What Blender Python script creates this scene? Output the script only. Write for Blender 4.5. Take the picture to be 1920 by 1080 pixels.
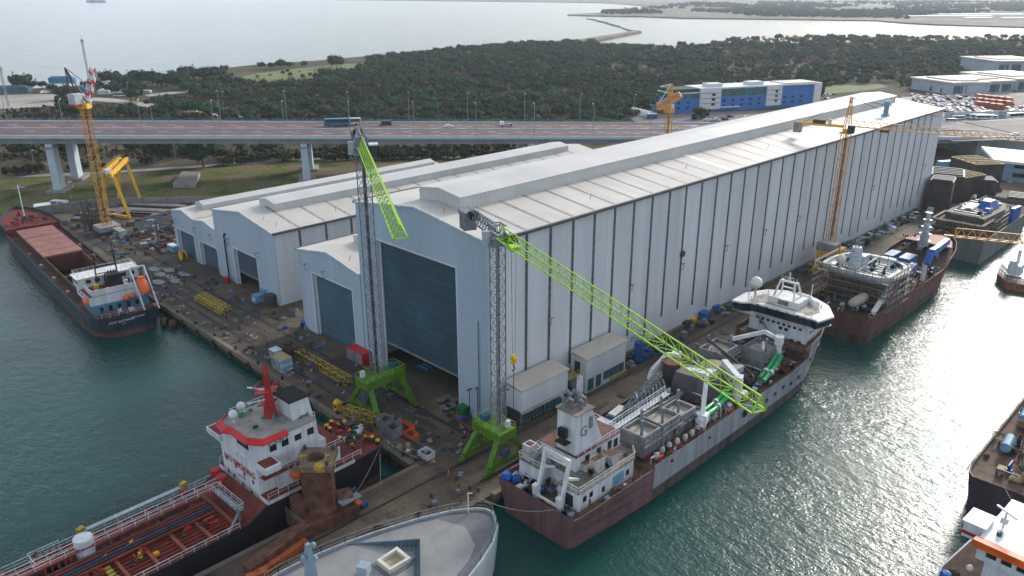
import bpy, math, random
import numpy as np
from mathutils import Vector, Matrix
random.seed(7)
sc = bpy.context.scene
for o in list(bpy.data.objects): bpy.data.objects.remove(o)
# ------------------------------------------------------------------ camera
PITCH = math.radians(20.8); CAMH = 82.0; FPX = 1480.0; HEAD = math.radians(45)
cd = bpy.data.cameras.new('camera'); cam = bpy.data.objects.new('camera', cd)
sc.collection.objects.link(cam); sc.camera = cam
cam.location = (0, 0, CAMH)
cam.rotation_euler = (math.radians(90) - PITCH, 0, HEAD - math.radians(90))
cd.sensor_width = 36; cd.lens = FPX / 1920 * 36; cd.clip_start = 0.5; cd.clip_end = 60000
# ------------------------------------------------------------------ light
SUN_EL, SUN_AZ = 24.0, 7.0
w = bpy.data.worlds.new('World'); sc.world = w; w.use_nodes = True
nt = w.node_tree; nt.nodes.clear()
out = nt.nodes.new('ShaderNodeOutputWorld'); bg = nt.nodes.new('ShaderNodeBackground')
sky = nt.nodes.new('ShaderNodeTexSky'); sky.sky_type = 'NISHITA'; sky.sun_disc = False
sky.sun_elevation = math.radians(SUN_EL); sky.sun_rotation = math.radians(90 - SUN_AZ)
sky.air_density = 1.3; sky.dust_density = 2.5; sky.ozone_density = 1.5
tc = nt.nodes.new('ShaderNodeTexCoord'); mp = nt.nodes.new('ShaderNodeMapping')
mp.inputs['Scale'].default_value = (1, 1, 3.2)
nz = nt.nodes.new('ShaderNodeTexNoise'); nz.inputs['Scale'].default_value = 2.3
nz.inputs['Detail'].default_value = 7; nz.inputs['Roughness'].default_value = .55
cr = nt.nodes.new('ShaderNodeValToRGB'); cr.color_ramp.elements[0].position = .33; cr.color_ramp.elements[1].position = .62
cr.color_ramp.elements[0].color = (.35, .35, .35, 1); cr.color_ramp.elements[1].color = (.95, .95, .95, 1)
mx = nt.nodes.new('ShaderNodeMix'); mx.data_type = 'RGBA'
sxyz = nt.nodes.new('ShaderNodeSeparateXYZ'); nt.links.new(tc.outputs['Generated'], sxyz.inputs[0])
hr_ = nt.nodes.new('ShaderNodeValToRGB'); hr_.color_ramp.elements[0].position = 0.0; hr_.color_ramp.elements[1].position = .42
hr_.color_ramp.elements[0].color = (1, 1, 1, 1); hr_.color_ramp.elements[1].color = (0, 0, 0, 1)
nt.links.new(sxyz.outputs['Z'], hr_.inputs[0])
cmx = nt.nodes.new('ShaderNodeMix'); cmx.data_type = 'RGBA'; cmx.inputs['A'].default_value = (5.1, 5.8, 6.9, 1); cmx.inputs['B'].default_value = (11.8, 12.5, 13.9, 1)
nt.links.new(hr_.outputs[0], cmx.inputs['Factor']); nt.links.new(cmx.outputs['Result'], mx.inputs['B'])
sd = Vector((math.cos(math.radians(SUN_AZ)) * math.cos(math.radians(SUN_EL)), math.sin(math.radians(SUN_AZ)) * math.cos(math.radians(SUN_EL)), math.sin(math.radians(SUN_EL))))
dpn = nt.nodes.new('ShaderNodeVectorMath'); dpn.operation = 'DOT_PRODUCT'; dpn.inputs[1].default_value = sd
nrm = nt.nodes.new('ShaderNodeVectorMath'); nrm.operation = 'NORMALIZE'; nt.links.new(tc.outputs['Generated'], nrm.inputs[0]); nt.links.new(nrm.outputs[0], dpn.inputs[0])
mxx = nt.nodes.new('ShaderNodeMath'); mxx.operation = 'MAXIMUM'; mxx.inputs[1].default_value = 0; nt.links.new(dpn.outputs['Value'], mxx.inputs[0])
pw = nt.nodes.new('ShaderNodeMath'); pw.operation = 'POWER'; pw.inputs[1].default_value = 48; nt.links.new(mxx.outputs[0], pw.inputs[0])
gl = nt.nodes.new('ShaderNodeVectorMath'); gl.operation = 'SCALE'; gl.inputs[0].default_value = (95, 90, 84); nt.links.new(pw.outputs[0], gl.inputs['Scale'])
add = nt.nodes.new('ShaderNodeVectorMath'); add.operation = 'ADD'
nt.links.new(tc.outputs['Generated'], mp.inputs['Vector']); nt.links.new(mp.outputs[0], nz.inputs['Vector'])
nt.links.new(nz.outputs['Fac'], cr.inputs[0]); nt.links.new(cr.outputs[0], mx.inputs['Factor'])
nt.links.new(sky.outputs[0], mx.inputs['A']); nt.links.new(mx.outputs['Result'], add.inputs[0]); nt.links.new(gl.outputs[0], add.inputs[1]); nt.links.new(add.outputs[0], bg.inputs['Color'])
bg.inputs['Strength'].default_value = 0.10
nt.links.new(bg.outputs[0], out.inputs[0])
sl = bpy.data.lights.new('sun', 'SUN'); sun = bpy.data.objects.new('sun', sl); sc.collection.objects.link(sun)
sl.energy = 2.0; sl.angle = math.radians(7); sl.color = (1, .95, .88)
sun.rotation_euler = (math.radians(90 - SUN_EL), 0, math.radians(90 + SUN_AZ))
sc.view_settings.view_transform = 'Standard'; sc.view_settings.look = 'None'
sc.view_settings.exposure = 0.58; sc.view_settings.gamma = 1; sc.view_settings.use_curve_mapping = False
# ------------------------------------------------------------------ survey helper: a pixel of the photo to the point of a level it shows
_ct, _st = math.cos(PITCH), math.sin(PITCH)
_F = Vector((math.cos(HEAD) * _ct, math.sin(HEAD) * _ct, -_st)); _R = Vector((math.sin(HEAD), -math.cos(HEAD), 0)); _U = _R.cross(_F)
def G(px, py, z=0.0):
    d = _F * FPX + _R * (px - 960) - _U * (py - 540)
    t = (z - CAMH) / d.z
    return Vector((d.x * t, d.y * t, z))
def proj(p):
    v = Vector(p) - Vector((0, 0, CAMH)); k = v.dot(_F)
    if k <= 0: return None
    return 960 + FPX * v.dot(_R) / k, 540 - FPX * v.dot(_U) / k
# ------------------------------------------------------------------ materials
def srgb(*c): return tuple((x / 255 / 12.92 if x <= 10 else ((x / 255 + .055) / 1.055) ** 2.4) for x in c)
MATS = {}
def mat(name, col, rough=.6, metal=0.0, dirt=.25, vs=.35, streak=False, col2=None, bump=0.0, bs=3.0, spec=.4, lines=None, objrand=0.0, det=6, panels=None, stain=0.0):
    if name in MATS: return MATS[name]
    m = bpy.data.materials.new(name); m.use_nodes = True; MATS[name] = m
    n = m.node_tree; b = n.nodes['Principled BSDF']
    b.inputs['Roughness'].default_value = rough; b.inputs['Metallic'].default_value = metal
    b.inputs['Specular IOR Level'].default_value = spec
    g = n.nodes.new('ShaderNodeNewGeometry'); mpp = n.nodes.new('ShaderNodeMapping')
    if streak: mpp.inputs['Scale'].default_value = (1, 1, .1)
    n.links.new(g.outputs['Position'], mpp.inputs[0])
    z = n.nodes.new('ShaderNodeTexNoise'); z.inputs['Scale'].default_value = vs; z.inputs['Detail'].default_value = det; z.inputs['Roughness'].default_value = .65
    n.links.new(mpp.outputs[0], z.inputs['Vector'])
    r = n.nodes.new('ShaderNodeValToRGB'); r.color_ramp.elements[0].position = .3; r.color_ramp.elements[1].position = .7
    if col2 is None: col2 = tuple(c * (1 - dirt * 1.6) for c in col)
    c1 = tuple(min(1, c * (1 + dirt * .25)) for c in col)
    r.color_ramp.elements[0].color = (*[max(0, c) for c in col2], 1); r.color_ramp.elements[1].color = (*c1, 1)
    n.links.new(z.outputs['Fac'], r.inputs[0]); cur = r.outputs[0]
    def mulc(cur, fac_out, dark):
        q = n.nodes.new('ShaderNodeMix'); q.data_type = 'RGBA'; q.blend_type = 'MULTIPLY'
        q.inputs['B'].default_value = (dark, dark, dark, 1)
        n.links.new(fac_out, q.inputs['Factor']); n.links.new(cur, q.inputs['A']); return q.outputs['Result']
    if lines:   # (pitch, line width, darkness, axis-vector)
        for (pitch, wd, dark, ax) in lines:
            dp = n.nodes.new('ShaderNodeVectorMath'); dp.operation = 'DOT_PRODUCT'; dp.inputs[1].default_value = ax
            n.links.new(g.outputs['Position'], dp.inputs[0])
            md = n.nodes.new('ShaderNodeMath'); md.operation = 'FLOORED_MODULO'; md.inputs[1].default_value = pitch
            n.links.new(dp.outputs['Value'], md.inputs[0])
            lt = n.nodes.new('ShaderNodeMath'); lt.operation = 'LESS_THAN'; lt.inputs[1].default_value = wd
            n.links.new(md.outputs[0], lt.inputs[0]); cur = mulc(cur, lt.outputs[0], dark)
    if panels:  # (pitch, axis, amount): each sheet a slightly different tone
        dp = n.nodes.new('ShaderNodeVectorMath'); dp.operation = 'DOT_PRODUCT'; dp.inputs[1].default_value = tuple(c / panels[0] for c in panels[1])
        n.links.new(g.outputs['Position'], dp.inputs[0])
        fl = n.nodes.new('ShaderNodeMath'); fl.operation = 'FLOOR'; n.links.new(dp.outputs['Value'], fl.inputs[0])
        wn = n.nodes.new('ShaderNodeTexWhiteNoise'); wn.noise_dimensions = '1D'; n.links.new(fl.outputs[0], wn.inputs['W'])
        mr = n.nodes.new('ShaderNodeMapRange'); mr.inputs['To Min'].default_value = 0; mr.inputs['To Max'].default_value = 1; n.links.new(wn.outputs['Value'], mr.inputs['Value'])
        cur = mulc(cur, mr.outputs[0], 1 - panels[2])
    if stain:   # rust runs: narrow vertical streaks of brown
        mp3 = n.nodes.new('ShaderNodeMapping'); mp3.inputs['Scale'].default_value = (1, 1, .06); n.links.new(g.outputs['Position'], mp3.inputs[0])
        z3 = n.nodes.new('ShaderNodeTexNoise'); z3.inputs['Scale'].default_value = 1.3; z3.inputs['Detail'].default_value = 5; n.links.new(mp3.outputs[0], z3.inputs['Vector'])
        r3 = n.nodes.new('ShaderNodeValToRGB'); r3.color_ramp.elements[0].position = .60; r3.color_ramp.elements[1].position = .74
        r3.color_ramp.elements[1].color = (stain, stain, stain, 1); r3.color_ramp.elements[0].color = (0, 0, 0, 1); n.links.new(z3.outputs['Fac'], r3.inputs[0])
        q = n.nodes.new('ShaderNodeMix'); q.data_type = 'RGBA'; q.inputs['B'].default_value = (.16, .085, .05, 1)
        n.links.new(r3.outputs[0], q.inputs['Factor']); n.links.new(cur, q.inputs['A']); cur = q.outputs['Result']
    if objrand:
        oi = n.nodes.new('ShaderNodeObjectInfo'); hs = n.nodes.new('ShaderNodeHueSaturation')
        mr = n.nodes.new('ShaderNodeMapRange'); mr.inputs['To Min'].default_value = 1 - objrand; mr.inputs['To Max'].default_value = 1 + objrand
        n.links.new(oi.outputs['Random'], mr.inputs['Value']); n.links.new(mr.outputs[0], hs.inputs['Value'])
        mr2 = n.nodes.new('ShaderNodeMapRange'); mr2.inputs['To Min'].default_value = .5 - .05 * objrand; mr2.inputs['To Max'].default_value = .5 + .03 * objrand
        n.links.new(oi.outputs['Random'], mr2.inputs['Value']); n.links.new(mr2.outputs[0], hs.inputs['Hue'])
        n.links.new(cur, hs.inputs['Color']); cur = hs.outputs['Color']
    n.links.new(cur, b.inputs['Base Color'])
    if bump:
        z2 = n.nodes.new('ShaderNodeTexNoise'); z2.inputs['Scale'].default_value = bs; z2.inputs['Detail'].default_value = 4
        n.links.new(g.outputs['Position'], z2.inputs['Vector'])
        bp = n.nodes.new('ShaderNodeBump'); bp.inputs['Strength'].default_value = bump; bp.inputs['Distance'].default_value = .15
        n.links.new(z2.outputs['Fac'], bp.inputs['Height']); n.links.new(bp.outputs[0], b.inputs['Normal'])
    return m
XY = (1, 1, 0)
white = mat('white_paint', (.62, .65, .68), .5, dirt=.22, vs=.6, streak=True, stain=.35)
whiteroof = mat('white_ship_roof', (.70, .70, .68), .6, dirt=.2, vs=.8)
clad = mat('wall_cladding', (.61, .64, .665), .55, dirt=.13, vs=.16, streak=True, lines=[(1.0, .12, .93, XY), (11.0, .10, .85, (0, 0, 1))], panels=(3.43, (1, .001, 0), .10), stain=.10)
cladb = mat('shaded_front_cladding', (.37, .47, .55), .55, dirt=.10, vs=.12, streak=True, lines=[(1.0, .12, .93, XY)], panels=(4.0, (0, 1, 0), .08), stain=.08)  # blue shade of the sunless front put into the cladding colour
roofm = mat('roof_sheet', (.535, .505, .46), .55, dirt=.15, vs=.07, lines=[(1.0, .14, .88, (1, 0, 0)), (7.0, .12, .88, (0, 1, 0))], det=9, panels=(2.29, (1, 0, 0), .07))
monim = mat('monitor_cladding', (.52, .53, .52), .55, dirt=.12, vs=.15, lines=[(1.2, .14, .84, (1, 1, 0))])
monroof = mat('monitor_roof', (.53, .52, .50), .5, dirt=.12, vs=.07, lines=[(1.0, .12, .9, (1, 0, 0))], panels=(6.0, (1, 0, 0), .06))
strip = mat('rooflight_strip', (.31, .295, .27), .4, dirt=.3, vs=.5)
brightstrip = mat('bright_roof_strip', (.85, .85, .84), .4, dirt=.05)
wstrip = mat('wall_window_strip', (.11, .12, .13), .25, dirt=.4, vs=.8, lines=[(1.6, .12, 1.8, (0, 0, 1))], spec=.6)
trim = mat('dark_trim', (.10, .095, .10), .5)
doorl = mat('light_blue_door', (.055, .12, .16), .45, dirt=.2, vs=.1, lines=[(1.6, .10, 1.6, (0, 0, 1))])
doorb = mat('blue_door', (.034, .082, .115), .45, dirt=.25, vs=.12, stain=.10, panels=(6.5, (0, 1, 0), .10), lines=[(2.4, .10, 1.9, (0, 0, 1))])
doorg = mat('grey_blue_door', (.055, .10, .135), .45, dirt=.2, vs=.2, lines=[(.6, .08, .7, (0, 0, 1))])
dark = mat('dark_interior', (.03, .03, .032), .8)
glass = mat('dark_glass', (.012, .018, .025), .08, dirt=.1, spec=.8)
concrete = mat('quay_concrete', (.165, .137, .102), .85, dirt=.35, vs=.10, bump=.3, det=10)
cslab = mat('concrete_block', (.30, .29, .27), .85, dirt=.3, vs=.4, det=9)
steel = mat('grey_steel', (.22, .23, .25), .5, dirt=.3, vs=.8)
galv = mat('galvanised_steel', (.23, .25, .28), .45, metal=.2, dirt=.25, vs=1.2)
darksteel = mat('dark_steel', (.045, .047, .05), .6, dirt=.3, vs=1)
black = mat('black_paint', (.008, .009, .010), .45, dirt=.2)
rust = mat('rusty_steel', (.155, .062, .036), .85, dirt=.5, vs=.8, bump=.3, det=9)
rustd = mat('dark_rust', (.085, .045, .03), .9, dirt=.5, vs=.9, bump=.3, det=9)
brownd = mat('brown_deck', (.14, .085, .055), .85, dirt=.45, vs=.5, det=10)
tan = mat('tan_deck', (.20, .175, .145), .8, dirt=.4, vs=.35, det=10)
green = mat('lime_green_paint', (.092, .21, .007), .5, dirt=.30, vs=.9, det=10, stain=.45)
lime = mat('lime_lattice_paint', (.33, .59, .03), .5, dirt=.22, vs=.9, stain=.25)
yellow = mat('yellow_paint', (.72, .40, .02), .5, dirt=.2, vs=.8)
yellowd = mat('faded_yellow_paint', (.46, .34, .06), .6, dirt=.35, vs=1)
orangey = mat('orange_crane_paint', (.62, .30, .06), .5, dirt=.25, vs=.8)
orange = mat('orange_paint', (.72, .12, .03), .5, dirt=.15, vs=1)
redp = mat('red_paint', (.42, .018, .02), .5, dirt=.25, vs=.8)
redc = mat('red_container_paint', (.50, .015, .02), .5, dirt=.2, vs=.5, lines=[(.4, .12, .75, XY)])
reddeck = mat('red_oxide_deck', (.205, .032, .020), .75, dirt=.45, vs=.4, det=10)
pinkhatch = mat('faded_pink_hatch', (.29, .125, .10), .75, dirt=.3, vs=.3, det=10)
maroon = mat('maroon_hull', (.165, .085, .09), .7, dirt=.35, vs=.5, streak=True, det=10, stain=.5)
redhull = mat('primer_red_hull', (.155, .062, .052), .7, dirt=.45, vs=.4, streak=True, det=10)
greyhull = mat('grey_primer_hull', (.33, .35, .38), .65, dirt=.35, vs=.5, streak=True, det=10, lines=[(7.0, .15, .7, (1, 0, 0))], stain=.7)
boot = mat('dirty_boot_topping', (.10, .085, .078), .8, dirt=.5, vs=.7, streak=True, det=10)
navy = mat('navy_hull', (.012, .03, .055), .5, dirt=.4, vs=.5, streak=True)
bluegrey = mat('blue_grey_hull', (.020, .048, .064), .55, dirt=.4, vs=.5, streak=True)
blackhull = mat('black_hull', (.012, .012, .014), .5, dirt=.3, vs=.5)
purple = mat('dark_purple_hull', (.06, .04, .055), .6, dirt=.25, vs=.5, streak=True)
yachtgrey = mat('pale_grey_deck', (.26, .258, .25), .5, dirt=.14, vs=.35, det=10, lines=[(2.4, .05, .88, (.25, 1, 0))])
decktrim = mat('dark_grey_deck_paint', (.15, .145, .165), .6, dirt=.2)
bluetarp = mat('blue_tarpaulin', (.012, .12, .46), .45, dirt=.35, vs=1.5, bump=1.0, bs=2)
bluebox = mat('blue_paint', (.02, .10, .30), .5, dirt=.3, vs=.8)
cyanbox = mat('pale_blue_paint', (.16, .34, .48), .5, dirt=.3, vs=.6)
bluefac = mat('vivid_blue_panels', (.010, .13, .42), .45, dirt=.1, vs=.1)
greenpipe = mat('green_pipe_paint', (.012, .30, .10), .4, dirt=.2, vs=1)
greenglass = mat('green_glass_facade', (.03, .12, .12), .2, dirt=.4, vs=.25, lines=[(3.2, .25, 2.2, (1, 0, 0)), (2.0, .2, 1.8, (0, 0, 1))])
hedge = mat('roof_hedge', (.02, .06, .025), .9, dirt=.5, vs=1)
asphalt = mat('bridge_asphalt', (.125, .070, .066), .85, dirt=.18, vs=.12, det=10)
asphaltg = mat('grey_asphalt', (.19, .16, .155), .85, dirt=.25, vs=.05, det=10)
dirtroad = mat('pale_dirt_road', (.40, .36, .31), .9, dirt=.25, vs=.06, det=10)
sand = mat('sandy_lot', (.36, .32, .28), .9, dirt=.3, vs=.03, det=10)
road = mat('service_road', (.24, .23, .22), .9, dirt=.2, vs=.1)
line = mat('road_marking', (.72, .70, .70), .7, dirt=.15, vs=1)
bridgec = mat('bridge_concrete', (.25, .285, .30), .75, dirt=.2, vs=.2, streak=True)
pierm = mat('pier_concrete', (.42, .50, .58), .7, dirt=.1, vs=.25)
ocher = mat('plywood', (.42, .32, .17), .8, dirt=.35, vs=.9)
cream = mat('warehouse_roof', (.62, .56, .48), .7, dirt=.1, vs=.05)
wgrey = mat('warehouse_wall', (.34, .40, .46), .65, dirt=.15, vs=.1)
carwhite = mat('white_car_paint', (.72, .74, .76), .3, dirt=.05)
skin = mat('skin', (.45, .28, .20), .6)
MATCOL = {}
# ------------------------------------------------------------------ mesh builder
class MB:
    def __init__(s): s.v = []; s.f = []; s.mi = []; s.m = 0; s.sm = False
    def use(s, i): s.m = i; return s
    def face(s, pts):
        k = len(s.v); s.v += [tuple(p) for p in pts]; s.f.append(tuple(range(k, k + len(pts)))); s.mi.append(s.m); return s
    def mesh(s, vs, fs):
        k = len(s.v); s.v += [tuple(p) for p in vs]
        for f in fs: s.f.append(tuple(i + k for i in f)); s.mi.append(s.m)
        return s
    def box(s, x0, x1, y0, y1, z0, z1):
        if x0 > x1: x0, x1 = x1, x0
        if y0 > y1: y0, y1 = y1, y0
        return s.mesh([(x0, y0, z0), (x1, y0, z0), (x1, y1, z0), (x0, y1, z0), (x0, y0, z1), (x1, y0, z1), (x1, y1, z1), (x0, y1, z1)],
                      [(0, 3, 2, 1), (4, 5, 6, 7), (0, 1, 5, 4), (1, 2, 6, 5), (2, 3, 7, 6), (3, 0, 4, 7)])
    def rbox(s, cx, cy, z0, sx, sy, sz, a=0, top=1.0):
        c, d = math.cos(a), math.sin(a); vs = []
        for z, k in ((z0, 1), (z0 + sz, top)):
            for (ux, uy) in ((-1, -1), (1, -1), (1, 1), (-1, 1)):
                X, Y = ux * sx / 2 * k, uy * sy / 2 * k; vs.append((cx + X * c - Y * d, cy + X * d + Y * c, z))
        return s.mesh(vs, [(0, 3, 2, 1), (4, 5, 6, 7), (0, 1, 5, 4), (1, 2, 6, 5), (2, 3, 7, 6), (3, 0, 4, 7)])
    def bar(s, p, q, t=.15, t2=None):
        p, q = Vector(p), Vector(q); d = q - p
        if d.length < 1e-6: return s
        d.normalize(); up = Vector((0, 0, 1)) if abs(d.z) < .95 else Vector((1, 0, 0))
        a = d.cross(up).normalized(); b = a.cross(d).normalized(); t2 = t if t2 is None else t2
        vs = [e + a * (i * t / 2) + b * (j * t2 / 2) for e in (p, q) for (i, j) in ((-1, -1), (1, -1), (1, 1), (-1, 1))]
        return s.mesh(vs, [(0, 1, 2, 3), (7, 6, 5, 4), (0, 4, 5, 1), (1, 5, 6, 2), (2, 6, 7, 3), (3, 7, 4, 0)])
    def tube(s, pts, r, n=10, r2=None, cap=True):
        pts = [Vector(p) for p in pts]; rings = []
        for i, p in enumerate(pts):
            d = (pts[min(i + 1, len(pts) - 1)] - pts[max(i - 1, 0)]).normalized()
            up = Vector((0, 0, 1)) if abs(d.z) < .95 else Vector((1, 0, 0))
            a = d.cross(up).normalized(); b = a.cross(d).normalized()
            rr = r if r2 is None else r + (r2 - r) * i / (len(pts) - 1)
            rings.append([p + a * math.cos(2 * math.pi * k / n) * rr + b * math.sin(2 * math.pi * k / n) * rr for k in range(n)])
        vs = [v for rg in rings for v in rg]; fs = []
        for i in range(len(pts) - 1):
            for k in range(n): fs.append((i * n + k, i * n + (k + 1) % n, (i + 1) * n + (k + 1) % n, (i + 1) * n + k))
        if cap: fs += [tuple(range(n)), tuple(reversed(range(len(vs) - n, len(vs))))]
        return s.mesh(vs, fs)
    def sphere(s, c, r, n=12, sz=1.0):
        vs = []; fs = []; m = n // 2
        for i in range(m + 1):
            t = math.pi * i / m
            for k in range(n): vs.append((c[0] + r * math.sin(t) * math.cos(2 * math.pi * k / n), c[1] + r * math.sin(t) * math.sin(2 * math.pi * k / n), c[2] + r * sz * math.cos(t)))
        for i in range(m):
            for k in range(n): fs.append((i * n + k, (i + 1) * n + k, (i + 1) * n + (k + 1) % n, i * n + (k + 1) % n))
        return s.mesh(vs, fs)
    def prism(s, poly, z0, z1, poly2=None):
        n = len(poly); poly2 = poly2 or poly
        vs = [(p[0], p[1], z0) for p in poly] + [(p[0], p[1], z1) for p in poly2]
        return s.mesh(vs, [tuple(reversed(range(n))), tuple(range(n, 2 * n))] + [(i, (i + 1) % n, n + (i + 1) % n, n + i) for i in range(n)])
    def lattice(s, p, q, w, seg, t=.12, td=None, taper=1.0):
        p, q = Vector(p), Vector(q); d = (q - p); L = d.length; d.normalize(); td = td or t * .6
        up = Vector((0, 0, 1)) if abs(d.z) < .9 else Vector((1, 0, 0))
        a = d.cross(up).normalized(); b = a.cross(d).normalized()
        def pt(i, c):
            k = 1 + (taper - 1) * i / seg; ux, uy = ((-1, -1), (1, -1), (1, 1), (-1, 1))[c % 4]
            return p + d * (L * i / seg) + a * (ux * w / 2 * k) + b * (uy * w / 2 * k)
        for c in range(4): s.bar(pt(0, c), pt(seg, c), t)
        for i in range(seg):
            for c in range(4):
                s.bar(pt(i, c), pt(i, c + 1), td)
                s.bar(pt(i, c), pt(i + 1, c + 1), td) if i % 2 else s.bar(pt(i, c + 1), pt(i + 1, c), td)
        return s
    def tri(s, p, q, w, h, seg, t=.18, td=None, endk=1.0):
        p, q = Vector(p), Vector(q); d = q - p; L = d.length; d.normalize(); td = td or t * .55
        a = d.cross(Vector((0, 0, 1))).normalized(); u = a.cross(d).normalized()
        def pt(i, c):
            k = 1 + (endk - 1) * i / seg
            return p + d * (L * i / seg) + (a * w / 2, -a * w / 2, u * h * k)[c]
        for c in range(3): s.bar(pt(0, c), pt(seg, c), t)
        for i in range(seg):
            m = lambda c: (pt(i, c) + pt(i + 1, c)) / 2
            s.bar(pt(i, 0), m(2), td).bar(m(2), pt(i + 1, 0), td).bar(pt(i, 1), m(2), td).bar(m(2), pt(i + 1, 1), td)
            s.bar(pt(i, 0), pt(i + 1, 1), td).bar(pt(i, 0), pt(i, 1), td)
        return s.bar(pt(seg, 0), pt(seg, 1), t).bar(pt(seg, 0), pt(seg, 2), t).bar(pt(seg, 1), pt(seg, 2), t)
    def rail(s, pts, h=1.1, step=2.0, t=.07, mid=True):
        pts = [Vector(p) for p in pts]
        for p, q in zip(pts, pts[1:]):
            s.bar(p + Vector((0, 0, h)), q + Vector((0, 0, h)), t)
            if mid: s.bar(p + Vector((0, 0, h * .5)), q + Vector((0, 0, h * .5)), t * .7)
            n = max(1, int((q - p).length / step))
            for i in range(n + 1):
                c = p.lerp(q, i / n); s.bar(c, c + Vector((0, 0, h)), t)
        return s
    def build(s, name, mats, parent=None, smooth=False, org=None):
        if not isinstance(mats, (list, tuple)): mats = [mats]
        o0 = Vector(org) if org is not None else Vector((0, 0, 0))
        if parent is not None: o0 = wloc(parent)
        me = bpy.data.meshes.new(name)
        me.from_pydata([(v[0] - o0.x, v[1] - o0.y, v[2] - o0.z) for v in s.v], [], s.f)
        for m in mats: me.materials.append(m)
        if len(mats) > 1: me.polygons.foreach_set('material_index', s.mi)
        if smooth: me.polygons.foreach_set('use_smooth', [True] * len(me.polygons))
        me.update(); ob = bpy.data.objects.new(name, me); sc.collection.objects.link(ob)
        if parent is not None: ob.parent = parent
        elif org is not None: ob.location = o0
        return ob
def wloc(o):
    v = Vector(o.location)
    while o.parent is not None: o = o.parent; v += Vector(o.location)
    return v
def tag(o, label=None, cat=None, group=None, kind=None):
    if label: o['label'] = label
    if cat: o['category'] = cat
    if group: o['group'] = group
    if kind: o['kind'] = kind
    return o
def thing(name, loc, label, cat, group=None):
    o = bpy.data.objects.new(name, None); sc.collection.objects.link(o); o.location = loc; o.empty_display_size = .5
    return tag(o, label, cat, group)
def dup(root, loc, rz=0, label=None, group=None, sc_=1.0):
    r = root.copy(); sc.collection.objects.link(r); r.location = loc; r.rotation_euler = (0, 0, rz); r.scale = (sc_,) * 3
    if label: r['label'] = label
    if group: r['group'] = group
    for ch in list(root.children):
        c = ch.copy(); sc.collection.objects.link(c); c.parent = r
        for g in list(ch.children):
            d = g.copy(); sc.collection.objects.link(d); d.parent = c
    return r
def text(body, size, parent, m, mtx, ext=.01, name='lettering'):
    cu = bpy.data.curves.new('t', 'FONT'); cu.body = body; cu.size = size; cu.extrude = ext; cu.align_x = 'CENTER'; cu.offset = size * .012
    t = bpy.data.objects.new('t', cu); sc.collection.objects.link(t)
    bpy.context.view_layer.update()
    me = bpy.data.meshes.new_from_object(t.evaluated_get(bpy.context.evaluated_depsgraph_get()))
    bpy.data.objects.remove(t); me.transform(mtx); o0 = wloc(parent); me.transform(Matrix.Translation(-o0))
    me.materials.clear(); me.materials.append(m)
    ob = bpy.data.objects.new(name, me); sc.collection.objects.link(ob); ob.parent = parent; return ob
def frame(loc, right, up):
    r = Vector(right).normalized(); u = Vector(up).normalized(); n = r.cross(u).normalized(); u = n.cross(r)
    m = Matrix((r, u, n)).transposed().to_4x4(); m.translation = Vector(loc); return m
Z = .05     # level of the yard
# ================================================================== SETTING
def node_mat(name): 
    m = bpy.data.materials.new(name); m.use_nodes = True; return m, m.node_tree, m.node_tree.nodes['Principled BSDF']
# water
wm, n, b = node_mat('harbour_water')
b.inputs['Base Color'].default_value = (.0026, .044, .037, 1); b.inputs['Roughness'].default_value = .19; b.inputs['IOR'].default_value = 1.33
b.inputs['Specular IOR Level'].default_value = .5
g = n.nodes.new('ShaderNodeNewGeometry')
def nzn(scale, det, mapscale=(1, 1, 1), rot=0):
    mp = n.nodes.new('ShaderNodeMapping'); mp.inputs['Scale'].default_value = mapscale; mp.inputs['Rotation'].default_value = (0, 0, rot)
    z = n.nodes.new('ShaderNodeTexNoise'); z.inputs['Scale'].default_value = scale; z.inputs['Detail'].default_value = det; z.inputs['Roughness'].default_value = .55
    n.links.new(g.outputs['Position'], mp.inputs[0]); n.links.new(mp.outputs[0], z.inputs['Vector']); return z
z1 = nzn(.62, 5, (1, .5, 1), .9); z2 = nzn(2.6, 3, (1, .7, 1), 1.3); z3 = nzn(.035, 3)
a1 = n.nodes.new('ShaderNodeMath'); a1.operation = 'MULTIPLY_ADD'; a1.inputs[1].default_value = .33
n.links.new(z2.outputs['Fac'], a1.inputs[0]); n.links.new(z1.outputs['Fac'], a1.inputs[2])
bp = n.nodes.new('ShaderNodeBump'); bp.inputs['Distance'].default_value = .48
mr = n.nodes.new('ShaderNodeMapRange'); mr.inputs['From Min'].default_value = .35; mr.inputs['From Max'].default_value = .65
mr.inputs['To Min'].default_value = .35; mr.inputs['To Max'].default_value = .75
n.links.new(z3.outputs['Fac'], mr.inputs['Value']); n.links.new(mr.outputs[0], bp.inputs['Strength'])
n.links.new(a1.outputs[0], bp.inputs['Height']); n.links.new(bp.outputs[0], b.inputs['Normal'])
m = MB(); S = 45000
m.face([(-S, -S, -2.5), (S, -S, -2.5), (S, S, -2.5), (-S, S, -2.5)])
tag(m.build('water', wm), 'teal harbour water and the pale sea beyond', 'water', kind='structure')
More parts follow.
